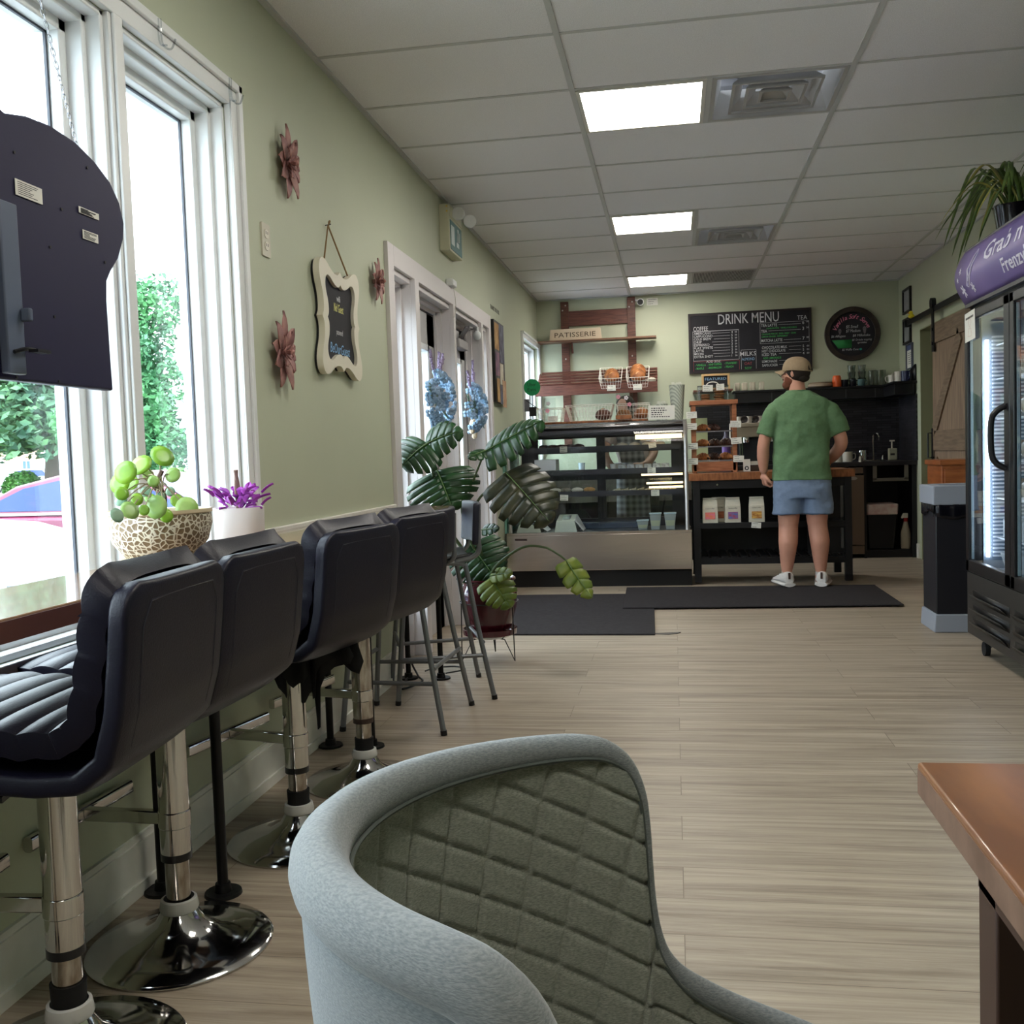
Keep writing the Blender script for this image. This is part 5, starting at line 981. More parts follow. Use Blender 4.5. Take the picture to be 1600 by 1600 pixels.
# pastry tower
t = thing('pastry_tower', 'open wooden tiered pastry stand with glass shelves on the cart', 'display stand', (.335, 8.36, .9055)); x0, x1, y0, y1, zb = .155, .515, 8.22, 8.50, .9055
b = B(); b.box(x0+.01, x1-.01, y0, y1, zb+.012, zb+.088); obj('base_box', b, TOWERW, t, bevel=.003)
for x in (x0+.018, x1-.018):
    for y in (y0+.018, y1-.018): b = B(); b.box(x-.018, x+.018, y-.018, y+.018, zb, 1.455); obj('post', b, TOWERW, t, bevel=.002)
b = B(); b.box(x0-.012, x1+.012, y0-.012, y1+.012, 1.455, 1.492); obj('top_board', b, TOWERW, t, bevel=.004)
for z in (1.005, 1.118, 1.242):
    b = B(); b.box(x0+.037, x1-.037, y0+.01, y1-.01, z-.005, z+.001); sh = obj('glass_shelf', b, CLEARG, t); b = B(); b.box(x0+.036, x1-.036, y0+.002, y0+.010, z-.007, z+.003); obj('shelf_edge', b, mat('shelf_edge_grey', (126, 122, 128), .3, .5), sh)
def croissant(label, x, y, z, s, m, grp):
    b = B(); P_ = [(x-.055*s, y-.02, z+.014*s), (x-.03*s, y, z+.024*s), (x, y+.008, z+.03*s), (x+.03*s, y, z+.024*s), (x+.055*s, y-.02, z+.014*s)]; C_ = cpath(P_, 5); n = len(C_); b.tube(C_, [.008*s+.022*s*math.sin(PI*i/(n-1))*(1+.12*math.sin(i*2.2)) for i in range(n)], 12); return obj('croissant', b, m, label=label, cat='pastry', group=grp)
for z, its in ((1.2435, ((.25, CRUST), (.33, CHOCO), )), (1.1195, ((.245, CRUST), (.34, CHOCO), (.43, CHOCO))), (1.0065, ((.245, CRUST), (.335, CHOCO), (.425, CRUST)))):
    for i, (x, m) in enumerate(its):
        lv = {1.2435: 'top', 1.1195: 'middle', 1.0065: 'lowest'}[z]; croissant('%s pastry on the %s shelf of the wooden stand' % ('dark chocolate' if m is CHOCO else 'golden brown', lv) if not (z < 1.01 and i == 2) else 'golden brown pastry at the right of the lowest stand shelf', x, 8.33, z, 1.05, m, 'pastries on the wooden stand')
for i, (x, z, l_) in enumerate(((.157, 1.378, 'highest'), (.155, 1.285, 'second'), (.160, 1.125, 'third'), (.158, 1.002, 'lowest'))): note('price_card', onback(x, 8.195, z) @ Matrix.Rotation(.03*(-1)**i, 4, 'Z'), .084, .052, toplabel='%s price card clipped to the post beside the pastry case' % l_, group='price cards on the wooden stand', seed=20+i)
for i, (x, z, l_) in enumerate(((.505, 1.292, 'upper'), (.508, 1.158, 'middle'), (.522, 1.012, 'lower'))): note('price_card', onback(x, 8.195, z) @ Matrix.Rotation(-.05*(-1)**i, 4, 'Z'), .084, .052, toplabel='%s price card clipped to the post nearest the man' % l_, group='price cards on the wooden stand', seed=30+i)
# cookie jar with two tags on top
t = thing('cookie_dome', 'clear plastic cookie box with a handle on top of the wooden stand', 'cookie box', (.335, 8.36, 1.4925))
b = B(); b.prism(rrect(.25, .20, .02, cx=.335, cy=8.36), 1.4925, 1.615); obj('box', b, ACRYL, t); b = B(); b.tube(cpath([(.28, 8.36, 1.615), (.30, 8.36, 1.64), (.335, 8.36, 1.648), (.37, 8.36, 1.64), (.39, 8.36, 1.615)]), .004, 6); obj('handle', b, WIREW, t)
for i in range(5): b = B(); b.lathe([(0, 0), (.038, 0), (.042, .008), (.036, .017), (0, .020)], (.385+.003*(-1)**i, 8.33, 1.4935+.0212*i), 20); obj('stacked_cookie', b, CRUST, label='brown cookie in the taller stack in the clear box', cat='cookie', group='cookies stacked in the clear box')
for i in range(3): b = B(); b.lathe([(0, 0), (.034, 0), (.038, .008), (.033, .016), (0, .018)], (.275, 8.35, 1.4935+.019*i), 20); obj('stacked_cookie', b, CRUST, label='brown cookie in the short stack in the clear box', cat='cookie', group='short stack of cookies in the clear box')
note('tag_card', onback(.292, 8.245, 1.592) @ Matrix.Rotation(-.03, 4, 'Z'), .082, .052, toplabel='white price card, left of the two on the cookie box', seed=40)
note('tag_card', onback(.392, 8.245, 1.597) @ Matrix.Rotation(.04, 4, 'Z'), .064, .050, toplabel='white price card, right of the two on the cookie box', seed=41)
# card stand next to tower
t = thing('loyalty_card', 'tall white leaflet with a round ring emblem on the cart', 'leaflet', (.59, 8.3, .9055)); M = onback(.59, 8.26, .955); b = B(); b.box(-.028, .028, -.049, .05, -.001, 0, M); obj('card', b, PAPER, t); b = B(); b.ring([(math.cos(a)*.017, math.sin(a)*.017-.022) for a in [2*PI*k/20 for k in range(20)]], [(math.cos(a)*.009, math.sin(a)*.009-.022) for a in [2*PI*k/20 for k in range(20)]], 0, .0008, M); obj('emblem', b, INK, t)
t = thing('napkin_box', 'small brown wooden box of folded napkins beside the leaflet', 'box', (.66, 8.4, .9055)); b = B(); b.box(.62, .72, 8.36, 8.45, .9055, .955); obj('box', b, mat('dark_box_wood', (66, 48, 42), .6), t); b = B(); b.box(.63, .70, 8.375, 8.40, .955, .985); b.box(.65, .71, 8.41, 8.43, .955, .975); obj('napkins', b, PAPER, t)
# ================================================================ BACK WALL
t = thing('bakery_rack', 'reddish wood wall rack with two uprights, a slim shelf and a sloped slatted tray', 'shelf rack', (-.76, 10.4, 1.15))
for x, z1 in ((-1.095, 2.70), (-.395, 2.712)):
    b = B(); b.box(x-.042, x+.042, 10.53, YB-.001, 1.15, z1); up = obj('upright', b, WOODR, t, bevel=.002)
    b = B(); [b.cyl((x+dx, 10.531, z), (x+dx, 10.526, z), .008, seg=10) for dx, z in ((.012, 2.66), (-.02, 2.61), (.0, 2.10))]; obj('bolts', b, mat('bolt_white', (200, 196, 190), .4), up)
b = B(); b.box(-1.053, -.437, 10.54, YB-.001, 2.445, 2.60); obj('top_plank', b, WOODRH, t, bevel=.002)
b = B(); b.box(-1.39, -.14, 10.35, 10.53, 2.262, 2.280); obj('shelf', b, mat('walnut_shelf', (126, 92, 70), .45, c2=(92, 62, 48), nscale=8, nstretch=(1, 8, 8)), t, bevel=.002)
for x in (-1.02, ): b = B(); b.beam((x, 10.53, 2.16), (x, 10.45, 2.26), .02, .02); obj('bracket', b, WOODR, t)
b = B(); b.box(-1.39, -.138, 10.235, 10.255, 1.70, 1.805); obj('front_rail', b, WOODRH, t, bevel=.002)
for i in range(6):
    f = i/5; y, z = 10.27+.25*f, 1.79+.165*f; b = B(); x0 = -1.385+.03*f
    b.beam((x0, y, z), (-.139, y, z), .030, .016, up=(0, -.5, 1)); obj('slat', b, WOODRH, t)
for x in (-1.37, -.15): b = B(); b.beam((x, 10.25, 1.74), (x, 10.53, 1.93), .018, .06); obj('end_support', b, WOODR, t)
t = thing('patisserie_sign', 'pale wooden block sign reading PATISSERIE on the slim shelf', 'sign', (-.98, 10.43, 2.2805)); b = B(); b.add([(-1.25, 10.40, 2.2805), (-.70, 10.40, 2.2805), (-.715, 10.43, 2.402), (-1.24, 10.43, 2.402), (-1.25, 10.44, 2.2805), (-.70, 10.44, 2.2805), (-.715, 10.455, 2.402), (-1.24, 10.455, 2.402)], [(0, 1, 2, 3), (4, 7, 6, 5), (0, 4, 5, 1), (3, 2, 6, 7), (0, 3, 7, 4), (1, 5, 6, 2)]); obj('board', b, mat('pale_birch', (206, 186, 160), .6), t)
text('lettering', [('PATISSERIE', 0, 0, .074, 'CENTER', .43)], mat('burnt_brown', (84, 66, 52), .7), t, frame((-.98, 10.4065, 2.315), (1, 0, 0), (0, .24, 1)), .0008)
RB = 'wire baskets on the sloped rack'
basket('white wire basket holding one round loaf on the sloped rack', -.61, 10.32, 1.80, .23, .27, .125, RB, tilt=.5)
basket('white wire basket holding a tall stacked loaf on the sloped rack', -.335, 10.32, 1.80, .23, .27, .125, RB, tilt=.5)
loaf('round golden loaf in the left basket on the sloped rack', (-.605, 10.34, 1.845), .21, .078, CRUST, .1, .5)
loaf('tall golden bread leaning at the back of the right basket', (-.335, 10.40, 1.885), .20, .082, CRUST, 0, 1.0)
loaf('golden loaf at the front of the right basket', (-.34, 10.31, 1.835), .19, .078, CRUST, .15, .5)
note('rack_card', onback(-.605, 10.233, 1.755), .088, .058, toplabel='white price card under the single loaf basket', seed=50, group='price cards on the rack rail', lines=2)
note('rack_card', onback(-.34, 10.233, 1.755), .088, .058, toplabel='white price card under the stacked loaf basket', seed=51, group='price cards on the rack rail', lines=2)
b = B(); b.lathe([(0, 0), (.045, 0), (.05, .03), (.03, .045), (0, .05)], (-.20, 10.28, 1.80), 14); obj('bread_roll', b, mat('flour_white', (190, 184, 170), .8), label='small floury roll at the end of the sloped rack', cat='bread')
# camera + card at ceiling
t = thing('security_camera', 'small white security camera with a black face near the ceiling', 'camera', (-.295, 10.5, 2.66)); b = B(); b.cyl((-.36, 10.56, 2.68), (-.31, 10.5, 2.665), .010, seg=10); b.cyl((-.295, 10.52, 2.65), (-.295, 10.44, 2.64), .036, seg=24); obj('body', b, WHITE, t, bevel=.006); b = B(); b.cyl((-.295, 10.441, 2.64), (-.295, 10.434, 2.639), .029, seg=24); obj('lens', b, BLACKP, t)
note('wall_notice', onback(-.175, YB-.002, 2.655), .115, .075, toplabel='small white notice beside the security camera', seed=52, lines=3)
# drink menu
t = thing('drink_menu_board', 'wide chalkboard headed DRINK MENU on the back wall', 'menu board', (.807, YB, 1.885)); MX0, MX1, MZ0, MZ1 = .19, 1.425, 1.885, 2.502
b = B(); b.box(MX0+.02, MX1-.02, YB-.018, YB-.001, MZ0+.02, MZ1-.02); obj('board', b, CHALKB, t)
b = B(); M = onback(0, YB-.001, 0); b.ring([(MX0, MZ0), (MX1, MZ0), (MX1, MZ1), (MX0, MZ1)], [(MX0+.022, MZ0+.022), (MX1-.022, MZ0+.022), (MX1-.022, MZ1-.022), (MX0+.022, MZ1-.022)], 0, .028, M); obj('frame', b, mat('dark_board_frame', (38, 30, 34), .5), t)
M = onback(0, YB-.0185, 0); CW = mat('chalk_white', (200, 200, 204), .9); CG = mat('chalk_green', (70, 170, 90), .9); CR_ = mat('chalk_red', (176, 74, 84), .9); CB_ = mat('chalk_blue', (136, 176, 214), .9)
W_ = [('DRINK MENU', .80, 2.380, .150, 'CENTER', .61), ('COFFEE', .24, 2.322, .064, 'LEFT', .15), ('TEA', 1.335, 2.385, .062, 'CENTER', .10)]
cof = ['AMERICANO', 'CAPPUCCINO', 'COLD BREW', 'DRIP', 'ESPRESSO', 'FLAT WHITE', 'LATTE', 'MOCHA', 'EXTRA SHOT']
for i, s in enumerate(cof): z = 2.285-.030*i; W_ += [(s, .245, z, .034, 'LEFT', min(.19, .0195*len(s)))]
for i, pz in enumerate(('4', '5', '5', '3', '3', '5', '5', '5', '1')): W_ += [(pz, .625, 2.285-.030*i, .032), ('50', .66, 2.287-.030*i, .024)]
W_ += [('ADD 2OZ:', .44, 1.992, .034, 'CENTER', .15), ('MILKS', .79, 2.045, .062, 'CENTER', .16)]
W_ += [('TEA LATTE', .925, 2.33, .040, 'LEFT', .16), ('6', 1.335, 2.34, .045), ('00', 1.375, 2.355, .026), ('TEA', .925, 2.272, .040, 'LEFT', .06), ('3', 1.335, 2.28, .045), ('50', 1.375, 2.295, .026), ('MATCHA LATTE', .925, 2.175, .042, 'LEFT', .21), ('7', 1.335, 2.18, .045), ('00', 1.375, 2.195, .026)]
for i, s in enumerate(('CHOCOLATE MILK', 'HOT CHOCOLATE', 'ICED TEA')): W_ += [(s, .93, 2.105-.036*i, .038, 'LEFT', .018*len(s)), (str(5-i//2), 1.335, 2.105-.036*i, .034), ('00', 1.375, 2.108-.036*i, .026)]
W_ += [('LEMONADE', .93, 1.965, .036, 'LEFT', .15), ('SAPSUCKER', .93, 1.925, .036, 'LEFT', .155), ('4', 1.335, 1.97, .034), ('4', 1.335, 1.93, .034)]
text('chalk_lettering', W_, CW, t, M, .0006, stroke=.004)
text('chalk_lettering', [('- VANILLA', .25, 1.960, .032, 'LEFT', .11), ('- MAPLE', .25, 1.925, .032, 'LEFT', .09), ('- WHIP TOPPING', .38, 1.962, .030, 'LEFT', .14), ('- MARSHMALLOW', .38, 1.928, .030, 'LEFT', .14), ('- STRAWBERRY', .55, 1.968, .030, 'LEFT', .13), ('- PEACH', .55, 1.932, .030, 'LEFT', .09), ('LONDON FOG   VANILLA ROOIBOS', .98, 2.305, .022, 'LEFT', .30), ('ORANGE PEKOE  EARL GREY  CHAI', .93, 2.248, .022, 'LEFT', .34), ('LEMON GINGER  PEPPERMINT', .93, 2.222, .022, 'LEFT', .26), ('ADD LEMONADE', .94, 2.0, .030, 'LEFT', .18), ('SOY', .79, 1.905, .036, 'CENTER', .07)], CG, t, M, .0006, label='green writing', stroke=.01)
text('chalk_lettering', [('ALMOND', .79, 1.998, .040, 'CENTER', .13)], CB_, t, M, .0006, label='blue writing'); text('chalk_lettering', [('OAT', .79, 1.952, .040, 'CENTER', .075)], CR_, t, M, .0006, label='red writing')
b = B(); L_ = lambda x0, z0, x1, z1: b.box(min(x0, x1)-.0012, max(x0, x1)+.0012, min(z0, z1)-.0012, max(z0, z1)+.0012, 0, .0006, M)
for i in range(9): L_(.43+.01*(i % 3), 2.293-.030*i, .61, 2.293-.030*i)
for x0, z0, x1, z1 in ((.235, 2.315, .70, 2.318), (.70, 2.015, .70, 2.315), (.235, 2.015, .235, 2.315), (.235, 2.015, .70, 2.015), (.72, 1.90, .72, 2.105), (.87, 1.90, .87, 2.105), (.72, 2.105, .87, 2.105), (.72, 1.90, .87, 1.90), (.915, 2.37, 1.40, 2.37), (.915, 2.16, 1.40, 2.16), (.915, 2.16, .915, 2.37), (1.40, 2.16, 1.40, 2.37), (1.10, 2.345, 1.32, 2.345), (1.0, 2.287, 1.32, 2.287), (1.15, 2.19, 1.32, 2.19), (1.2, 2.12, 1.32, 2.12), (1.2, 2.085, 1.32, 2.085), (1.1, 2.05, 1.32, 2.05), (1.1, 1.98, 1.32, 1.98), (1.1, 1.94, 1.32, 1.94)): L_(x0, z0, x1, z1)
obj('ruled_lines', b, CW, t)
b = B()
for x0, z0, x1, z1 in ((.235, 2.005, .70, 2.005), (.235, 1.905, .70, 1.905), (.235, 1.905, .235, 2.005), (.70, 1.905, .70, 2.005)): L_(x0, z0, x1, z1)
obj('ruled_lines', b, CR_, t, label='red box lines')
# soft serve round board
t = thing('soft_serve_board', 'round chalkboard with a dark wood rim reading Vanilla Soft Serve', 'menu board', (1.823, YB, 1.94)); cx, cz = 1.823, 2.213; M = onback(cx, YB-.001, cz)
circ = lambda r: [(r*math.cos(2*PI*k/64), r*math.sin(2*PI*k/64)) for k in range(64)]
b = B(); b.ring(circ(.272), circ(.222), 0, .035, M); b.ring(circ(.272), circ(.262), .035, .040, M); obj('rim', b, mat('dark_walnut_rim', (62, 50, 44), .4, c2=(42, 34, 32), nscale=10), t, bevel=.004)
b = B(); b.prism(circ(.226), 0, .014, M); obj('board', b, CHALKB, t)
M = onback(cx, YB-.0155, cz)
def arctext(word, a0, a1, R_, sz):
    o = []; n = len(word)
    for i, ch in enumerate(word):
        if ch == ' ': continue
        a = a0+(a1-a0)*i/(n-1); o.append((ch, R_*math.cos(a), R_*math.sin(a), sz, 'CENTER', None, a-PI/2, .3))
    return o
text('chalk_lettering', arctext('Vanilla Soft Serve', D(158), D(24), .155, .062), mat('chalk_pink', (222, 130, 160), .9), t, M, .0006, label='pink arched heading', stroke=.01)
text('chalk_lettering', [('$5 Small', 0, .060, .042, 'CENTER', .12, 0, .2), ('$7 Medium', .01, .018, .042, 'CENTER', .14, 0, .2), ('$6 Affogato', -.205, -.028, .034, 'LEFT', .14, 0, .2), ('$8 Milkshake', .005, -.028, .034, 'LEFT', .17, 0, .2), ('$1 Drizzle topping', .0, -.070, .028, 'LEFT', .19, 0, .2), ('sprinkles', .05, -.098, .026, 'LEFT', .09, 0, .2), ('$2 Waffle Cone', -.10, -.165, .030, 'LEFT', .16, 0, .2)], CW, t, M, .0006)
b = B(); b.add([(-.2, -.055, 0), (-.005, -.055, 0), (-.005, -.14, 0), (-.14, -.14, 0), (-.17, -.095, 0)], [(0, 1, 2, 3, 4)], M); obj('green_patch', b, mat('green_tape', (50, 140, 76), .7), t, solid=.0008)
b = B(); M3 = M @ Matrix.Translation((.12, .02, .001)); b.prism([(-.018, .028), (.018, .028), (.010, -.02), (-.006, -.02)], 0, .0006, M3); b.prism([(-.02, .03), (.02, .03), (.012, .045), (0, .055), (-.012, .045)], 0, .0006, M3); M3 = M @ Matrix.Translation((-.12, .02, .001)); b.prism([(-.016, .012), (.016, .012), (.0, -.03)], 0, .0006, M3); b.prism([(-.017, .014), (.017, .014), (.01, .035), (-.01, .035)], 0, .0006, M3); obj('drawn_pattern', b, mat('chalk_grey', (120, 112, 118), .9), t); b = B(); b.prism(rrect(.026, .02, .009, cx=.08, cy=-.157), 0, .0007, M); obj('teal_blob', b, mat('chalk_teal', (60, 160, 140), .9), t)
# back cabinets, splash, shelf
SPL = brick_mat('black_mosaic_back', (30, 30, 36), (54, 52, 60), (16, 16, 18), .14, .024, .002, .3)
b = B(); b.box(.20, XR-.001, YB-.014, YB-.001, .925, 1.55); struct('trim_5', b, SPL, smooth=0)
SPR = brick_mat('black_mosaic_side', (30, 30, 36), (62, 60, 68), (16, 16, 18), .12, .024, .002, .3, swap=(1, 2))
b = B(); b.box(XR-.014, XR-.001, 9.84, YB-.014, .925, 1.55); struct('trim_6', b, SPR, smooth=0)
t = thing('cup_shelf', 'long black boxed shelf above the dark tiled splashback', 'shelf', (1.45, 10.5, 1.55))
b = B(); b.box(.62, XR-.016, 10.33, YB-.001, 1.655, 1.675); b.box(2.06, XR-.001, 9.84, 10.33, 1.655, 1.675); obj('top_board', b, BLACKW, t, bevel=.002); b = B(); b.box(.64, XR-.03, 10.35, YB-.02, 1.552, 1.654); b.box(2.08, XR-.02, 9.86, 10.35, 1.552, 1.654); obj('box_front', b, BLACKW, t)
for x in (1.0, 1.33, 1.72, 2.0): b = B(); b.box(x-.004, x+.004, 10.346, 10.349, 1.555, 1.65); obj('divider_line', b, mat('divider_grey', (62, 62, 66), .5), t)
b = B(); b.add([(2.27, 9.86, 1.676), (2.27, 10.5, 1.676), (2.27, 9.86, 1.83), (2.27, 10.5, 1.70)], [(0, 1, 3, 2)]); obj('slanted_board', b, BLACKW, label='black slanted board standing on the shelf against the side wall', cat='board', solid=.014)
SHZ = 1.6755
def mug(label, x, y, z, r, h, m, hs=1, hx=1, group=None, nm='mug', ang=0):
    t = thing(nm, label, 'mug', (x, y, z), 0, group); b = B(); b.lathe([(0, .001), (r*.85, .001), (r*.95, .006), (r, h), (r*.9, h), (r*.86, .01), (0, .01)], (x, y, z), 24); obj('body', b, m, t)
    d = Vector((math.cos(ang), math.sin(ang), 0)); b = B(); b.tube(cpath([Vector((x, y, z+h*.82))+d*r*.95, Vector((x, y, z+h*.8))+d*(r+.022), Vector((x, y, z+h*.35))+d*(r+.022), Vector((x, y, z+h*.22))+d*r*.9], 5), .0045, 7); obj('handle', b, m, t); return t
DKM = mat('black_ceramic', (26, 26, 34), .2); WHM = mat('cream_ceramic', (206, 200, 188), .3)
t = thing('plate_stack', 'low stack of cream plates on the shelf behind the man\'s shoulder', 'plates', (1.49, 10.42, SHZ)); b = B(); b.lathe([(0, 0), (.10, 0), (.125, .015), (.125, .03), (.11, .045), (.12, .055), (0, .055)], (1.49, 10.46, SHZ), 36); obj('plates', b, mat('beige_plate', (168, 150, 130), .3), t)
b = B(); b.lathe([(.044, 0), (.044, .012), (.046, .02), (.043, .095), (.034, .115), (0, .118)], (1.645, 10.42, SHZ), 28); obj('orange_cup', b, mat('orange_ceramic', (226, 96, 44), .3), label='upturned orange tumbler on the shelf', cat='cup')
mug('small black espresso cup beside the orange tumbler', 1.72, 10.42, SHZ, .034, .07, DKM, group='black espresso cups', ang=.3); mug('small black espresso cup next to the teal cup', 1.80, 10.42, SHZ, .034, .07, DKM, group='black espresso cups', ang=.3)
mug('small teal cup in front of the stacked glasses', 1.875, 10.39, SHZ, .034, .068, mat('teal_ceramic', (86, 116, 118), .3), ang=.2)
GL = glassmat('tumbler_glass', (214, 220, 214), .16)
for i, (x, l_) in enumerate(((1.80, 'left'), (1.90, 'right'))):
    for k in range(3): b = B(); b.lathe([(.030, 0), (.042, .085), (.039, .085), (.028, .006), (0, .006)][::1], (x, 10.49, SHZ+k*.065+(0 if k == 0 else .001)), 20); obj('drinking_glass', b, GL, label=('bottom', 'middle', 'top')[k]+' glass in the %s stack on the shelf' % l_, cat='glass', group='stacked drinking glasses on the shelf')
for x, l_ in ((2.0, 'square clear glass jar beside the stacked glasses'), (2.085, 'square clear glass jar nearest the white mug')): b = B(); b.prism(rrect(.075, .08, .012, cx=x, cy=10.47), SHZ, SHZ+.155); obj('glass_jar', b, GL, label=l_, cat='jar', group='clear jars on the shelf', bevel=.004)
mug('cream mug lying tilted beside the jar on the corner shelf', 2.135, 10.22, SHZ, .038, .085, WHM, ang=3.0, group='mugs on the corner shelf'); mug('large cream mug with a small dark mark on the corner shelf', 2.17, 10.08, SHZ, .045, .105, WHM, ang=3.3, group='mugs on the corner shelf'); mug('navy blue mug at the end of the corner shelf', 2.20, 9.95, SHZ, .042, .10, mat('navy_ceramic', (40, 44, 80), .3), ang=-1.2, group='mugs on the corner shelf')
# tea canisters on shelf left
for i, (x, l_, w_) in enumerate(((.665, 'pale canister at the left end of the cup shelf', .05), (.735, 'second pale canister on the cup shelf', .055), (.815, 'third pale canister on the cup shelf', .055), (.905, 'white bag shaped pack at the dark boxes', .05))): b = B(); b.box(x-w_/2, x+w_/2, 10.36, 10.42, SHZ, SHZ+.085); obj('tea_canister', b, mat('canister_cream', (204, 196, 178), .5), label=l_+' beside the man', cat='canister', group='tea canisters', bevel=.008)
t = thing('back_counter', 'black kitchen counter along the back wall with an open shelf for a bin', 'counter', (1.25, 10.2, 0)); DK = mat('black_laminate', (18, 18, 22), .4)
b = B(); b.box(.20, XR-.001, 9.86, YB-.015, .885, .925); obj('worktop', b, mat('dark_worktop', (40, 37, 40), .3), t, bevel=.003)
b = B(); b.box(.20, 1.655, 9.90, YB-.02, .0, .885); b.box(1.795, 1.82, 9.9, YB-.02, 0, .885); b.box(2.235, XR-.002, 9.9, YB-.02, 0, .885); b.box(1.82, 2.235, YB-.05, YB-.02, .0, .885); b.box(1.82, 2.235, 9.93, YB-.02, .0, .075); obj('carcass', b, DK, t)
b = B(); b.box(1.655, 1.795, 9.885, 10.3, .13, .80); b.box(1.655, 1.795, 9.895, 10.3, .04, .12); b.box(1.66, 1.79, 9.89, 10.3, .815, .875); obj('dishwasher_front', b, mat('warm_steel', (120, 104, 90), .35, .6), t, label='narrow warm grey steel door'); b = B(); b.lathe([(0, 0), (.03, 0), (.028, .003), (0, .004)], seg=20, M=onback(1.70, 9.884, .77) @ Matrix.Diagonal((1.2, .55, 1, 1))); obj('badge', b, mat('oval_badge', (170, 160, 150), .4), t)
b = B(); b.box(1.88, 1.915, 9.88, 9.90, .75, .885); b.box(2.165, 2.20, 9.88, 9.90, .75, .885); b.box(1.88, 2.20, 9.88, 9.90, .735, .765); obj('sink_bracket', b, mat('beige_bracket', (112, 106, 96), .5, .3), t)
t = thing('lined_bin', 'black bin with a white and pink bag liner under the back counter', 'bin', (1.975, 10.05, .076)); b = B(); b.frustum((1.85, 2.08, 9.96, 10.2), (1.83, 2.11, 9.94, 10.24), .076, .46); obj('bin', b, BLACKP, t, bevel=.01); b = B(); b.frustum((1.827, 2.115, 9.935, 10.245), (1.82, 2.12, 9.93, 10.25), .41, .515); obj('liner', b, mat('white_bag', (206, 192, 182), .5, c2=(190, 150, 144), nscale=14, bump=.8, bscale=40), t, bevel=.012)
t = thing('spray_bottle', 'white spray bottle with a red collar under the back counter', 'bottle', (2.19, 9.97, .076)); x, y = 2.19, 9.97
b = B(); b.lathe([(0, .08), (.042, .08), (.046, .10), (.046, .23), (.022, .32), (.018, .34)], (x, y, 0), 20); obj('bottle', b, mat('frosted_bottle', (150, 140, 122), .4), t); b = B(); b.cyl((x, y, .34), (x, y, .375), .020, seg=14); obj('collar', b, mat('red_plastic', (150, 34, 34), .4), t); b = B(); b.box(x-.025, x+.02, y-.015, y+.015, .375, .42); b.beam((x-.02, y, .41), (x-.035, y, .37), .012, .02); obj('trigger', b, WHM, t, bevel=.005)
CZ_ = .9255
t = thing('tap', 'tall chrome gooseneck tap with two lever handles at the sink', 'tap', (1.99, 10.35, CZ_)); x, y = 1.99, 10.33
b = B(); b.tube(cpath([(x-.02, y, CZ_+.01), (x-.02, y, CZ_+.20), (x-.015, y, CZ_+.255), (x+.01, y-.03, CZ_+.27), (x+.025, y-.05, CZ_+.24), (x+.025, y-.05, CZ_+.20)], 6), .009, 10); obj('spout', b, CHROME, t); b = B(); b.box(x-.12, x+.09, y-.02, y+.02, CZ_, CZ_+.01); obj('base', b, CHROME, t, bevel=.003)
for dx in (-.10, .07): b = B(); b.cyl((x+dx, y, CZ_), (x+dx, y, CZ_+.05), .014, .010, 14); b.beam((x+dx, y, CZ_+.05), (x+dx+.02, y-.02, CZ_+.09), .012, .010); obj('lever', b, CHROME, t)
t = thing('soap_bottle', 'square pump soap bottle beside the tap', 'soap bottle', (2.13, 10.2, CZ_)); b = B(); b.box(2.085, 2.165, 10.17, 10.23, CZ_, CZ_+.12); obj('bottle', b, mat('pale_soap', (160, 160, 140), .4), t, bevel=.01); b = B(); b.cyl((2.12, 10.2, CZ_+.12), (2.12, 10.2, CZ_+.19), .008, seg=10); b.box(2.10, 2.145, 10.19, 10.21, CZ_+.185, CZ_+.2); obj('pump', b, WHM, t); b = B(); b.box(2.10, 2.14, 10.169, 10.17, CZ_+.05, CZ_+.07); obj('print', b, INK, t)
mug('cream mug with dark marks on the back counter beside the man', 1.665, 9.98, CZ_, .048, .10, WHM, ang=0)
b = B(); b.cyl((1.60, 10.1, CZ_), (1.60, 10.1, CZ_+.17), .035, seg=20); obj('paper_roll', b, WHM, label='pale paper cup tower behind the cream mug', cat='cup stack')
b = B(); b.lathe([(0, 0), (.035, 0), (.038, .09), (.036, .11), (0, .112)], (1.81, 10.02, CZ_), 24); obj('steel_pitcher', b, CHROME, label='small steel milk pitcher on the back counter', cat='pitcher'); b = B(); b.lathe([(0, 0), (.018, 0), (.010, .05), (0, .055)], (1.775, 9.95, CZ_), 16); obj('shaker', b, WHM, label='tiny white shaker in front of the steel pitcher', cat='shaker')
# espresso machine
t = thing('espresso_machine', 'steel espresso machine with cups on top, mostly hidden by the man', 'coffee machine', (.95, 10.15, CZ_))
b = B(); b.box(.62, 1.30, 10.0, 10.4, 1.20, 1.335); b.box(.62, 1.30, 9.98, 10.0, 1.30, 1.34); obj('head', b, mat('machine_steel', (176, 166, 150), .3, .7), t, bevel=.006)
b = B(); b.box(.66, 1.28, 10.12, 10.4, .96, 1.20); obj('body', b, mat('machine_dark', (52, 54, 60), .35, .4), t); b = B(); b.box(.62, 1.30, 9.95, 10.4, CZ_, .965); obj('drip_tray', b, BLACKM, t, bevel=.004)
for x in (.72, .98, 1.2): b = B(); b.cyl((x, 10.06, 1.20), (x, 10.06, 1.15), .034, seg=18); b.cyl((x, 10.04, 1.17), (x, 9.93, 1.16), .013, seg=10); obj('portafilter', b, CHROME, t)
b = B()
for x in (.655, .675): b.box(x-.004, x+.004, 9.99, 10.0, .98, 1.20)
obj('side_frame', b, CHROME, t)
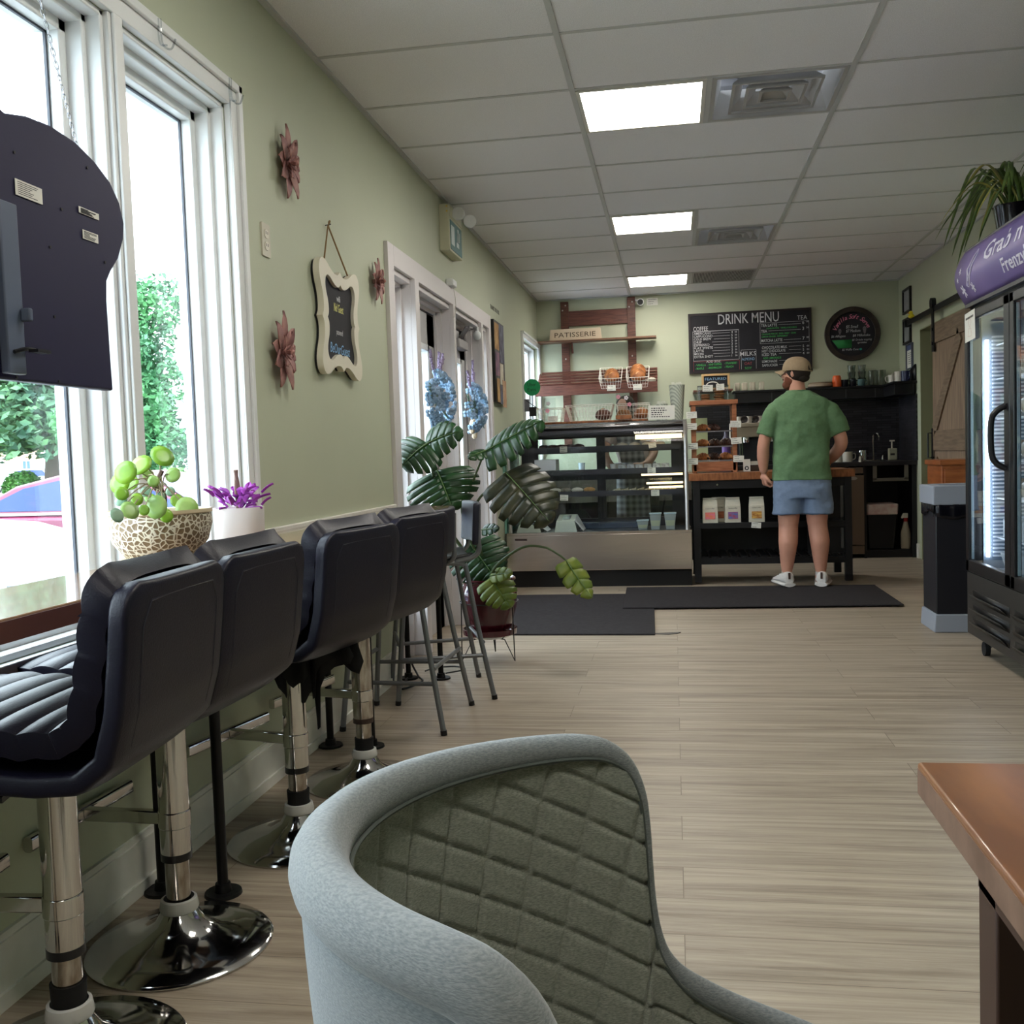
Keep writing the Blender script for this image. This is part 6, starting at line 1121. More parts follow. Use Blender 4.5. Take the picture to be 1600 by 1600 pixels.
for i, (x, y, z, r) in enumerate(((.70, 10.05, 1.3405, .036), (.81, 10.06, 1.3405, .036), (.755, 10.22, 1.3405, .04), (.87, 10.24, 1.3405, .04), (.66, 10.22, 1.3405, .036), (.97, 10.1, 1.3405, .036))):
    b = B(); M = Matrix.Translation((x, y, z+.036)) @ Matrix.Rotation(PI/2 if i < 2 else 0, 4, 'X'); b.lathe([(r*.5, -.035), (r*.8, -.03), (r, .035), (r*.88, .035), (r*.7, -.02), (0, -.025)], seg=20, M=M); obj('coffee_cup', b, [WHM, mat('patterned_cup', (120, 110, 106), .4, c2=(40, 36, 40), nscale=60)][i < 2], label='%s cup on top of the espresso machine' % ('cream cup lying open end forward, left', 'cream cup lying open end forward, right', 'cream upright front', 'cream upright rear', 'cream upright leftmost', 'cream upright beside the man')[i], cat='cup', group='cups on the espresso machine')
# small featured board behind tower
t = thing('feature_board', 'small wood framed chalkboard reading FEATURED on the wall shelf behind the stand', 'sign', (.445, 10.3, 1.70)); M = onback(.445, 10.30, 1.805); b = B(); b.ring([(-.14, -.11), (.14, -.11), (.14, .05), (-.14, .05)], [(-.118, -.09), (.118, -.09), (.118, .03), (-.118, .03)], 0, .018, M); obj('frame', b, mat('light_pine', (206, 170, 120), .5), t, bevel=.002); b = B(); b.box(-.12, .12, -.09, .035, 0, .006, M); obj('board', b, CHALKB, t); text('chalk_lettering', [('FEATURED', 0, -.012, .038, 'CENTER', .21)], CB_, t, M @ Matrix.Translation((0, 0, .0065)), .0004)
b = B(); b.box(.22, .61, 10.22, YB-.001, 1.675, 1.695); obj('wall_shelf', b, WOODR, label='short wooden wall shelf behind the pastry stand', cat='shelf', bevel=.002)
# hanging sheets and knives seen through the tower
note('pinned_sheet', onback(.27, YB-.0155, 1.36), .13, .10, toplabel='cream sheet pinned to the wall behind the pastry stand', seed=60); b = B(); b.box(.215, .36, 10.5, 10.552, .93, 1.42); obj('sage_panel', b, mat('sage_panel', (156, 160, 120), .6), label='plain sage panel behind the pastry stand', cat='panel')
t = thing('purple_bottle', 'tall purple and grey bottle behind the pastry stand', 'bottle', (.52, 9.98, CZ_)); b = B(); b.lathe([(0, 0), (.04, 0), (.042, .02), (.042, .26), (.02, .30), (.018, .34), (0, .34)], (.52, 9.98, CZ_), 24); obj('bottle', b, mat('smoke_plastic', (78, 74, 92), .2), t); b = B(); b.cyl((.52, 9.98, CZ_+.10), (.52, 9.98, CZ_+.24), .0425, seg=24); obj('label_band', b, mat('violet_label', (110, 80, 150), .4), t)
t = thing('knife_block', 'steel utensils hanging in a rack behind the stand post', 'utensils', (.60, 10.3, CZ_)); b = B(); b.box(.575, .60, 10.28, 10.4, CZ_, 1.35); b.box(.60, .66, 10.3, 10.33, 1.2, 1.38); obj('block', b, mat('cream_block', (206, 200, 186), .4), t, bevel=.006)
# cream tub on counter
b = B(); b.lathe([(0, 0), (.05, 0), (.055, .10), (.05, .105), (0, .105)], (.40, 9.95, CZ_), 20); obj('cream_tub', b, WHM, label='small cream tub seen through the lowest tier of the stand', cat='tub')
# ================================================================ RIGHT WALL
def pframe(label, y0, y1, z0, z1, m_in, fw_=.022, m=None):
    t = thing('picture_frame', label, 'picture frame', (XR, (y0+y1)/2, z0), 0, 'frames on the right wall'); M = onright(XR-.0005, (y0+y1)/2, (z0+z1)/2); w2, h2 = (y1-y0)/2, (z1-z0)/2
    b = B(); b.ring([(-w2, -h2), (w2, -h2), (w2, h2), (-w2, h2)], [(-w2+fw_, -h2+fw_), (w2-fw_, -h2+fw_), (w2-fw_, h2-fw_), (-w2+fw_, h2-fw_)], 0, .022, M); obj('frame', b, m or BLACKM, t, bevel=.002); b = B(); b.box(-w2+.01, w2-.01, -h2+.01, h2-.01, 0, .008, M); obj('print', b, m_in, t); return t, M
GP = mat('grey_print', (150, 152, 156), .5, noise=.1, nscale=12)
pframe('upper black framed picture near the corner', 10.02, 10.33, 2.345, 2.585, GP); pframe('lower black framed picture near the corner', 10.03, 10.33, 2.05, 2.30, GP)
t, M = pframe('blue headed certificate in a thin grey frame under the black frames', 9.97, 10.21, 1.80, 2.045, PAPER, .012, mat('slate_frame', (84, 88, 104), .5)); b = B(); b.box(-.105, .105, .06, .11, .008, .0095, M); obj('heading', b, mat('blue_heading', (74, 84, 120), .6), t); b = B(); [b.box(-.07, .06, .03-.02*i, .034-.02*i, .008, .009, M) for i in range(6)]; obj('lines', b, INK, t)
b = B(); b.box(XR-.001, XR+.001, 8.1, 8.102, 2, 2.001)
# doorway jamb lining (structure) and barn door
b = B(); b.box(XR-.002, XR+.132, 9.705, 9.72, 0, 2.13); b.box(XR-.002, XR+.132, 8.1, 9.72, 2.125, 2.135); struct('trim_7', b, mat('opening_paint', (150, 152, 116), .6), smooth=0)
t = thing('barn_door', 'weathered grey-brown sliding barn door with a diagonal brace on the right wall', 'door', (2.235, 8.45, 0)); BW = mat('barn_wood', (150, 126, 104), .6, c2=(120, 98, 80), nscale=6, nstretch=(8, 8, .8), bump=.2, bscale=40); bx = 2.225
b = B(); b.box(bx, bx+.035, 7.9, 9.06, .03, 2.10); obj('panel', b, BW, t)
b = B(); x0, x1 = bx-.014, bx; b.box(x0, x1, 7.9, 9.06, 1.93, 2.10); b.box(x0, x1, 7.9, 9.06, 1.02, 1.19); b.box(x0, x1, 7.9, 9.06, .03, .20); b.box(x0, x1, 8.93, 9.06, .2, 1.93) if False else None; obj('rail', b, mat('barn_wood_trim', (132, 112, 90), .6, c2=(108, 88, 70), nscale=6, nstretch=(8, .8, 8)), t, bevel=.002)
b = B(); b.beam((bx-.007, 9.0, 1.19), (bx-.007, 8.2, 1.93), .014, .13, up=(0, 1, 1)); b.beam((bx-.007, 8.95, .92), (bx-.007, 8.15, .2), .014, .13, up=(0, 1, 1)); obj('brace', b, mat('barn_wood_trim', (132, 112, 90), .6), t, bevel=.002)
b = B(); b.box(bx-.022, bx-.014, 8.93, 9.0, 1.86, 2.26); b.cyl((bx-.035, 8.965, 2.27), (bx+.0, 8.965, 2.27), .045, seg=24); b.cyl((bx-.03, 8.965, 2.05), (bx-.014, 8.965, 2.05), .014, seg=10); b.cyl((bx-.03, 8.965, 1.93), (bx-.014, 8.965, 1.93), .014, seg=10); obj('hanger', b, BLACKM, t)
b = B(); b.tube([(bx-.002, 9.03, .96), (bx-.05, 9.03, .96), (bx-.05, 9.03, 1.17), (bx-.002, 9.03, 1.17)], .007, 8); b.box(bx-.018, bx-.012, 9.01, 9.05, .92, 1.21); obj('pull_handle', b, BLACKM, t)
b = B(); b.box(bx-.012, bx-.002, 7.0, 9.93, 2.20, 2.245); b.box(bx-.03, bx+.03, 9.93, 9.955, 2.185, 2.25); obj('rail_track', b, BLACKM, label='black sliding rail above the barn door', cat='rail')
t = thing('rubber_duck', 'tiny yellow rubber duck perched on the sliding rail end', 'toy', (bx-.007, 9.78, 2.245)); b = B(); b.ball((bx-.007, 9.78, 2.268), (.028, .034, .022)); b.ball((bx-.007, 9.79, 2.30), .018); obj('body', b, mat('duck_yellow', (226, 206, 44), .4), t); b = B(); b.cyl((bx-.02, 9.79, 2.298), (bx-.036, 9.79, 2.296), .006, .003, 8); obj('beak', b, mat('duck_orange', (226, 130, 40), .4), t)
t = thing('side_cabinet', 'orange-brown wooden cabinet in front of the barn door', 'cabinet', (2.04, 7.5, 0)); OW = mat('orange_pine', (164, 96, 52), .4, c2=(136, 74, 38), nscale=6, nstretch=(1, 1, 6)); b = B(); b.box(1.86, 2.19, 7.35, 7.75, 0, .93); obj('body', b, OW, t, bevel=.003); b = B(); b.box(1.845, 2.20, 7.33, 7.77, .93, .965); obj('top', b, OW, t, bevel=.004); b = B(); b.box(1.875, 2.175, 7.338, 7.35, .68, .90); obj('drawer', b, OW, t, bevel=.003); b = B(); b.beam((1.90, 7.335, .70), (2.15, 7.335, .66), .008, .02); obj('drawer_gap', b, BLACKW, t)
# ================================================================ TRASH BIN
t = thing('waste_bin', 'square bin with a pale grey rim, black body and grey foot beside the fridge', 'bin', (1.66, 6.13, 0)); LG = mat('pale_grey_plastic', (146, 152, 164), .45)
x0, x1, y0, y1 = 1.475, 1.85, 5.97, 6.27
b = B(); b.frustum((x0-.015, x1+.015, y0-.015, y1+.015), (x0-.008, x1+.008, y0-.008, y1+.008), 0, .105); obj('foot', b, LG, t, bevel=.006)
b = B(); b.box(x0, x1, y0, y1, .105, .745); obj('body', b, mat('bin_black', (20, 20, 28), .5), t, bevel=.006)
b = B(); b.ring([(x0-.014, y0-.014), (x1+.014, y0-.014), (x1+.014, y1+.014), (x0-.014, y1+.014)], [(x0+.05, y0+.05), (x1-.05, y0+.05), (x1-.05, y1-.05), (x0+.05, y1-.05)], .735, .845); obj('rim', b, LG, t, bevel=.006)
b = B(); r = random.Random(4); b.surf(lambda u, v: (x0-.006-.006*math.sin(9*u*3), y1-(y1-y0)*u, .74-.06*v-.02*math.sin(u*7)*v), 16, 3); b.surf(lambda u, v: (x0+(x1-x0)*u, y0-.006-.006*math.sin(9*u*3), .74-.07*v-.02*math.sin(u*6)*v), 16, 3); obj('liner', b, mat('black_bag', (16, 16, 24), .25), t, solid=.002, smooth=60)
# ================================================================ FRIDGE
FX, FY0_, FY1_ = 1.50, 5.43, 3.55
t = thing('display_fridge', 'black upright glass door fridge with a purple Grab n Go header', 'fridge', (1.86, 4.5, 0)); FB = mat('fridge_black', (16, 16, 20), .35)
b = B(); b.box(FX+.02, 2.22, FY1_, FY0_, .10, .43); b.box(FX+.02, 2.22, FY0_-.04, FY0_, .43, 1.80); b.box(FX+.02, 2.22, FY1_, FY1_+.04, .43, 1.80); b.box(FX+.02, 2.22, FY1_, FY0_, 1.755, 1.80); b.box(FX+.16, 2.22, FY1_, FY0_, 1.80, 2.058); b.box(2.18, 2.22, FY1_+.04, FY0_-.04, .43, 1.755); obj('cabinet', b, FB, t)
b = B(); b.box(2.165, 2.179, FY1_+.042, FY0_-.042, .43, 1.75); b.box(FX+.06, 2.179, FY0_-.052, FY0_-.041, .43, 1.75); b.box(FX+.06, 2.179, FY1_+.041, FY1_+.052, .43, 1.75); b.box(FX+.06, 2.179, FY1_+.05, FY0_-.05, .43, .44); b.box(FX+.06, 2.179, FY1_+.05, FY0_-.05, 1.745, 1.754); obj('liner', b, mat('fridge_liner', (130, 146, 164), .3), t)
ym = 4.74
for y0, y1 in ((ym+.004, FY0_-.003), (4.04, ym-.004)):
    b = B(); b.box(FX-.012, FX+.02, y1-.05, y1, .425, 1.745); b.box(FX-.012, FX+.02, y0, y0+.075, .425, 1.745); b.box(FX-.012, FX+.02, y0, y1, 1.70, 1.745); b.box(FX-.012, FX+.02, y0, y1, .425, .485); dr = obj('door', b, FB, t, bevel=.004)
    b = B(); b.box(FX-.004, FX+.0, y0+.07, y1-.045, .48, 1.705); obj('pane', b, CLEARG, dr)
    b = B(); b.tube(cpath([(FX-.012, y0+.045, 1.25), (FX-.05, y0+.055, 1.225), (FX-.07, y0+.06, 1.18), (FX-.07, y0+.06, 1.04), (FX-.05, y0+.055, .99), (FX-.012, y0+.045, .965)], 5), .014, 10); obj('door_handle', b, BLACKP, dr)
    b = B(); b.box(FX+.001, FX+.012, y0+.077, y0+.085, .49, 1.695); b.box(FX+.001, FX+.012, y1-.06, y1-.052, .49, 1.695); obj('gasket_strip', b, mat('pale_blue_gasket', (170, 190, 206), .3), dr)
b = B(); b.box(FX-.004, FX+.02, FY1_, 4.035, .425, 1.745); obj('door', b, FB, t)
COOL = mat('cool_led', (236, 242, 255), .5, emit=6.0, ecol=(226, 236, 255))
for x, y in ((FX+.075, FY0_-.075), (FX+.14, ym+.02)): b = B(); b.cyl((x, y, .50), (x, y, 1.60), .009, seg=10); obj('light_tube', b, COOL, t)
for y0, y1 in ((ym+.03, FY0_-.085), (4.07, ym-.03)):
    for z in (.60, .80, .99, 1.20, 1.40, 1.57):
        b = B()
        for i in range(22): x = FX+.13+.026*i; b.cyl((x, y0, z), (x, y1, z), .0022, seg=5)
        b.cyl((FX+.12, y0, z), (FX+.12, y1, z), .004, seg=6); b.cyl((2.12, y0, z), (2.12, y1, z), .004, seg=6); obj('wire_shelf', b, mat('shelf_wire', (214, 218, 226), .3, .3), t)
for i in range(58):
    pass
b = B()
for i in range(58): z = .50+.0195*i; b.box(2.155, 2.164, FY1_+.06, FY0_-.06, z, z+.009)
obj('rear_grille', b, mat('grille_white', (232, 236, 244), .4), t)
b = B(); [b.box(FX+.105, FX+.60, FY0_-.062, FY0_-.053, .50+.0195*i, .509+.0195*i) for i in range(58)]; obj('side_grille', b, mat('grille_white', (232, 236, 244), .4), t)
b = B(); b.box(FX+.52, FX+.53, ym+.04, ym+.044, .45, 1.74); b.box(2.13, 2.15, ym+.2, ym+.215, .45, 1.74); obj('pilaster', b, mat('grille_white', (232, 236, 244), .4), t)
# header
def hx(v): return FX-.05*math.sin(PI*v)-.002
b = B(); b.surf(lambda u, v: (hx(v), FY0_+.005-(FY0_-FY1_)*u, 1.79+.262*v), 8, 12); obj('header_face', b, mat('purple_header', (122, 104, 164), .35, c2=(104, 88, 150), nscale=2), t, smooth=80, solid=.006)
b = B(); b.surf(lambda u, v: (hx(v)+.16*u, FY0_+.006, 1.79+.262*v), 4, 12); b.box(FX-.004, FX+.2, FY1_, FY0_+.006, 2.052, 2.062); b.box(FX-.004, FX+.2, FY1_, FY0_+.006, 1.772, 1.790); obj('header_frame', b, mat('header_black', (22, 20, 34), .4), t, solid=.003)
WS = mat('white_script', (226, 222, 238), .6)
def curved(o):   # bend the lettering onto the bulging header
    for v in o.data.vertices:
        w = W[o] @ v.co; f = (w.z-1.79)/.262; w.x = hx(min(max(f, 0), 1))-.0045+(w.x-(FX-.08))*1; v.co = W[o].inverted() @ w
M = onright(FX-.08, 0, 0)
o = text('lettering', [('Grab n Go', -4.96, 1.93, .115, 'LEFT', .80, 0, .15), ("Frenzy's", -4.74, 1.835, .085, 'LEFT', .36, 0, .15)], WS, t, M, .0008, stroke=.012); curved(o)
b = B()
for (yy, zz, s) in ((-5.33, 1.945, .018), (-5.33, 1.845, .03), (-5.18, 1.842, .024), (-5.37, 1.905, .012)):
    for k in range(3): a = PI*k/3+.2; M4 = M @ Matrix.Translation((yy, zz, .001)) @ Matrix.Rotation(a, 4, 'Z'); b.box(-s, s, -s*.16, s*.16, 0, .0008, M4)
pts = [(-5.25, 1.86), (-5.20, 1.93), (-5.135, 1.985), (-5.10, 2.01), (-5.085, 1.99), (-5.13, 1.94), (-5.17, 1.90), (-5.225, 1.85)]
b.tube([M @ Vector((y, z, .002)) for y, z in pts], .003, 5, closed=True); b.tube([M @ Vector((y, z, .002)) for y, z in [(-5.22, 1.88), (-5.19, 1.90), (-5.20, 1.93)]], .0025, 5); o = obj('frost_drawings', b, WS, t); curved(o)
# louvres
b = B(); b.box(FX-.006, FX+.02, FY1_, FY0_, .10, .42); obj('grille_panel', b, mat('grille_panel', (52, 50, 48), .45, .4), t, bevel=.003)
for ya, yb in ((4.77, 5.33), (4.14, 4.70), (3.6, 4.07)):
    for z in (.305, .235, .165):
        b = B(); b.add([(FX-.007, ya, z-.02), (FX-.007, yb, z-.02), (FX-.007, yb, z+.028), (FX-.007, ya, z+.028)], [(0, 1, 2, 3)]); s = obj('louvre_slot', b, BLACKM, t, solid=.001); b = B(); b.add([(FX-.008, ya+.03, z-.016), (FX-.008, yb-.005, z-.016), (FX-.032, yb-.02, z+.012), (FX-.032, ya+.06, z+.012)], [(0, 1, 2, 3)]); obj('louvre_hood', b, mat('grille_panel', (52, 50, 48), .45, .4), s, solid=.002)
for y in (FY0_-.12, FY1_+.12):
    for x in (FX+.05, 2.15):
        b = B(); b.box(x-.03, x+.03, y-.03, y+.03, .088, .098); b.beam((x, y, .09), (x+.015, y+.01, .04), .03, .02); cs = obj('caster', b, mat('caster_zinc', (150, 150, 152), .35, .8), t); b = B(); b.cyl((x-.012, y, .036), (x+.012, y, .036), .036, seg=24); obj('wheel', b, TYRE, cs)
# notes and stock in the fridge
t2 = note('taped_note', onright(FX-.0145, 5.32, 1.67) @ Matrix.Rotation(.05, 4, 'Z'), .17, .145, toplabel='white note with a reddish figure drawing taped to the fridge door', seed=70, lines=1)
b = B(); M = onright(FX-.0135, 5.32, 1.67); b.tube([M @ Vector((.018*math.cos(a), .02+.025*math.sin(a), 0)) for a in [2*PI*k/12 for k in range(12)]], .0015, 4, closed=True); b.tube([M @ Vector(p) for p in ((-.03, -.05, 0), (-.015, -.01, 0), (.015, -.01, 0), (.03, -.05, 0), (-.03, -.05, 0))], .0015, 4); obj('drawing', b, mat('reddish_ink', (196, 130, 116), .8), t2)
r = random.Random(9); names = ('second', 'third', 'fourth', 'top')
for zi, z in enumerate((.804, .994, 1.204, 1.404)):
    for k in range(2): y = 5.02+.21*k; x = FX+.185; b = B(); b.ball((x, y, z+.052), (.07, .065, .05), 12, 8); obj('bagged_bread', b, mat('plastic_wrapped_bread', (206, 204, 204), .15, c2=(150, 130, 112), nscale=14, bump=.9, bscale=30), label='plastic wrapped bread on the %s fridge shelf, %s one' % (names[zi], ('nearer the handle', 'further from the handle')[k]), cat='bread', group='bagged bread in the fridge')
b = B(); b.box(FX+.13, FX+.33, 5.05, 5.30, .604, .70); obj('food_carton', b, mat('carton_white', (196, 200, 206), .5), label='white carton on the lowest fridge shelf', cat='box', bevel=.004); b = B(); b.frustum((FX+.13, FX+.30, 5.1, 5.25), (FX+.11, FX+.32, 5.08, 5.28), .4405, .53); obj('foil_tray', b, mat('tray_white', (206, 210, 216), .4), label='pale tray on the fridge floor', cat='tray')
# spider plant on fridge
t = thing('spider_plant', 'trailing spider plant in a black pot on top of the fridge', 'potted plant', (1.665, 5.20, 2.0625)); cx, cy, cz = 1.665, 5.20, 2.0625
b = B(); b.lathe([(0, .0), (.075, .0), (.10, .15), (.105, .16), (.095, .16), (.09, .14), (0, .135)], (cx, cy, cz), 28); obj('pot', b, mat('gloss_black_pot', (18, 18, 24), .15), t); b = B(); b.lathe([(0, .138), (.09, .138)], (cx, cy, cz)); obj('soil', b, mat('soil', (58, 46, 38), .95), t)
SPG = [mat('spider_green', (92, 116, 52), .4, c2=(62, 86, 36), nscale=20), mat('spider_olive', (140, 138, 66), .5)]; r = random.Random(21)
tips = [(1474, 388), (1495, 428), (1492, 380), (1499, 350), (1520, 345), (1500, 310), (1550, 300), (1528, 385), (1512, 370), (1540, 345), (1487, 402), (1530, 370), (1560, 300), (1575, 296), (1590, 315), (1600, 305), (1598, 330), (1585, 330), (1518, 325), (1505, 395)]
for i, (px, py) in enumerate(tips+[(None, None)]*26):
    p0 = Vector((cx+r.uniform(-.04, .04), cy+r.uniform(-.04, .04), cz+.14))
    if px: tip = unproj_x(px, py, 1.50+.16*r.random()) if px < 1540 else unproj_x(px, py, 1.58+.12*r.random())
    else: a = r.uniform(0, 2*PI); tip = p0+Vector((math.cos(a)*r.uniform(.15, .4), math.sin(a)*r.uniform(.15, .45), r.uniform(-.12, .2)))
    tip.z = max(tip.z, 2.09 if tip.x > FX-.05 else 1.95); mid_ = (p0+tip)/2+Vector((0, 0, .10+.22*(tip-p0).length)); C_ = cpath([p0, p0*.6+mid_*.4+Vector((0, 0, .05)), mid_, tip*.7+mid_*.3+Vector((0, 0, .02)), tip], 5); b = B(); n = len(C_); d = (tip-p0); sd = Vector((-d.y, d.x, 0)).normalized() if abs(d.x)+abs(d.y) > 1e-4 else Vector((1, 0, 0)); v = []
    for k, q in enumerate(C_): w_ = .012*min(1, .35+k/n*2)*(1-(k/(n-1))**3); v += [q-sd*w_, q-Vector((0, 0, w_*.5)), q+sd*w_]
    b.add(v, [(k*3+j, k*3+j+1, k*3+j+4, k*3+j+3) for k in range(n-1) for j in range(2)]); obj('leaf', b, SPG[1 if i % 6 == 5 else 0], t, solid=.0008, smooth=60)
# ================================================================ NEAR TABLE
def grain(name, c1, c2):
    return mat(name, c1, .3, c2=c2, nscale=5, nstretch=(4, 1, 1), coat=.3)
t = thing('dining_table', 'brown varnished wooden table whose corner juts in at the lower right', 'table', (.85, .5, 0)); tx0, ty1 = .2635, 1.157
b = B(); b.box(tx0, 1.35, -.25, ty1, .703, .74); obj('tabletop', b, grain('varnished_table_wood', (140, 92, 54), (108, 68, 40)), t, bevel=.004, bseg=3)
b = B(); b.box(tx0-.0006, tx0+.0, -.248, ty1-.004, .705, .7335); obj('edge_strip', b, mat('worn_table_edge', (120, 92, 74), .5, c2=(96, 70, 54), nscale=20), t, label='dull worn side edge')
b = B(); b.box(tx0+.05, 1.3, -.2, ty1-.05, .62, .703); obj('apron', b, mat('dark_table_apron', (62, 40, 30), .5), t)
for x in (tx0+.08, 1.27):
    for y in (-.17, ty1-.08): b = B(); b.box(x-.03, x+.03, y-.03, y+.03, 0, .70); obj('leg', b, mat('dark_table_apron', (62, 40, 30), .5), t, bevel=.003)
# ================================================================ NEAR CHAIR
t = thing('tub_chair', 'grey green upholstered tub chair with a diamond quilted inner back', 'chair', (.0, .79, 0))
P_ = dict(cx=-.001, cy=.788, Rx=.302, Ry=.263, phi=-.087, hb=.788, ha=.50, t1=1.232, t2=1.518)
RT = [(0, .788), (.5, .789), (.95, .790), (1.12, .789), (1.22, .784), (1.30, .768), (1.345, .738), (1.360, .70), (1.366, .66), (1.374, .62), (1.392, .585), (1.43, .556), (1.51, .532), (1.66, .512), (1.85, .50), (2.1, .49)]
RTD = [(a*.3, z) for a, z in [tuple(q) for q in [(p.x, p.y) for p in cpath([(a, z, 0) for a, z in RT], 6)]]]
RTR = [(a/.3, z) for a, z in resample(RTD, 400)]
def rimuv(u):   # u 0..1 -> angle, rim height
    w_ = (u-.5)*2; i = abs(w_)*400; k = min(int(i), 399); f = i-k; a, c = RTR[k], RTR[k+1]; return math.copysign(a[0]+(c[0]-a[0])*f, w_), a[1]+(c[1]-a[1])*f
def shellpt(u_, v, off=0):   # v 0 at seat level, 1 at rim
    th, rz_ = rimuv(u_); z0 = .36; z = z0+(rz_-z0)*v; k = 1-.17*(1-v)*(1-v)-.03*(1-v); rx, ry = P_['Rx']*k-off, P_['Ry']*k-off
    lx, ly = -rx*math.cos(th), ry*math.sin(th); f = P_['phi']; return Vector((P_['cx']+lx*math.cos(f)-ly*math.sin(f), P_['cy']+lx*math.sin(f)+ly*math.cos(f), z-.0*off))
TH = 2.0
def fab(name, c, c2):
    m = mat(name, c, .95, sheen=.3); n, l, b_ = nodes(m); tc = n.new('ShaderNodeTexCoord'); mp = n.new('ShaderNodeMapping'); mp.inputs['Scale'].default_value = (1, 1, 4); l.new(tc.outputs['Object'], mp.inputs[0]); no = n.new('ShaderNodeTexNoise'); no.inputs['Scale'].default_value = 260; no.inputs['Detail'].default_value = 5; l.new(mp.outputs[0], no.inputs[0])
    r = n.new('ShaderNodeValToRGB'); r.color_ramp.elements[0].position = .35; r.color_ramp.elements[1].position = .65; r.color_ramp.elements[0].color = (*s2l(c2), 1); r.color_ramp.elements[1].color = (*s2l(c), 1); l.new(no.outputs[0], r.inputs[0]); l.new(r.outputs[0], b_.inputs['Base Color'])
    bp = n.new('ShaderNodeBump'); bp.inputs['Strength'].default_value = .5; bp.inputs['Distance'].default_value = .0012; l.new(no.outputs[0], bp.inputs['Height']); l.new(bp.outputs[0], b_.inputs['Normal']); return m
FABO = fab('pale_grey_fabric', (130, 134, 134), (104, 110, 113)); FABI = fab('grey_green_fabric', (146, 148, 136), (112, 116, 106))
b = B(); b.surf(lambda u, v: shellpt(u, v, 0), 140, 14); obj('outer_back', b, FABO, t, smooth=170, solid=.012)
def quilt(u, v):
    th = rimuv(u)[0]; p = shellpt(u, v*.99, .0); q = shellpt(u, v*.99, 1e-3); n = (q-p); n.z = 0; n = n.normalized(); L = th*.29; z = p.z
    a = (z+.50*L)/.042; c = (L-.3*z)/.058; d1 = abs(a-round(a)); d2 = abs(c-round(c)); g = min(d1, d2*1.4, .16)/.16; h = .0055*(1-(1-g)**2)
    return p+n*(.016+h)
b = B(); b.surf(quilt, 420, 150); obj('quilted_inner_back', b, FABI, t, smooth=170)
b = B(); pr = []
n = 200
rim = [shellpt(i/n, 1.0, .010) for i in range(n+1)]
THS = [rimuv(i/n)[0] for i in range(n+1)]
rad = [.0135+.0115*max(0, math.cos(min(abs((q+.7)/1.35), PI/2)))-.006*math.exp(-((q-1.36)/.12)**2) for q in THS]
b.tube(rim, [r_*.95 for r_ in rad], 16); obj('padded_rim', b, FABO, t, smooth=170)
b = B(); b.tube([shellpt(i/n, 1.0, .010+rad[i]*.95)-Vector((0, 0, rad[i]*.45)) for i in range(n+1)], .0022, 6); obj('seam', b, mat('seam_thread', (78, 84, 80), .9), t)
b = B(); 
def seatp(u, v):
    th = 2*PI*u; f = P_['phi']; k = v; lx, ly = .25*k*math.cos(th)+.02, .215*k*math.sin(th); z = .465-.03*k**6+.008*(1-k*k); return Vector((P_['cx']+lx*math.cos(f)-ly*math.sin(f), P_['cy']+lx*math.sin(f)+ly*math.cos(f), z))
b.surf(seatp, 48, 10); obj('seat_cushion', b, FABI, t, smooth=170, solid=.07, soff=-1)
b = B(); b.lathe([(0, .33), (.20, .335), (.235, .36), (.24, .40)], (P_['cx']+.01, P_['cy'], 0), 40); obj('under_shell', b, FABO, t)
for sx in (-1, 1):
    for sy in (-1, 1): b = B(); b.tube([(P_['cx']+sx*.14, P_['cy']+sy*.13, .34), (P_['cx']+sx*.21, P_['cy']+sy*.20, 0)], [.016, .010], 12); obj('leg', b, BLACKM, t)
# ================================================================ PEOPLE
def rot2(v, a): return Vector((v[0]*math.cos(a)-v[1]*math.sin(a), v[0]*math.sin(a)+v[1]*math.cos(a), v[2]))
def ell(c, rx, ry, z, n=28, p=2.3, dz=0):
    o = []
    for k in range(n):
        a = 2*PI*k/n; ca, sa = math.cos(a), math.sin(a); o.append((c[0]+rx*math.copysign(abs(ca)**(2/p), ca), c[1]+ry*math.copysign(abs(sa)**(2/p), sa), z))
    return o
folds = bpy.data.textures.new('folds', 'CLOUDS'); folds.noise_scale = .15; folds.noise_depth = 1
fineT = bpy.data.textures.new('fine_folds', 'CLOUDS'); fineT.noise_scale = .05
def disp(o, s, tex=None):
    d = o.modifiers.new('d', 'DISPLACE'); d.texture = tex or folds; d.strength = s; d.mid_level = .5; d.texture_coords = 'LOCAL'; return o
def bodytube(b, pts, rs, seg=16, n=5):
    P_ = cpath(pts, n); m = len(P_); R_ = []
    for i in range(m):
        f = i/(m-1)*(len(rs)-1); k = min(int(f), len(rs)-2); R_.append(rs[k]+(rs[k+1]-rs[k])*(f-k))
    b.tube(P_, R_, seg)
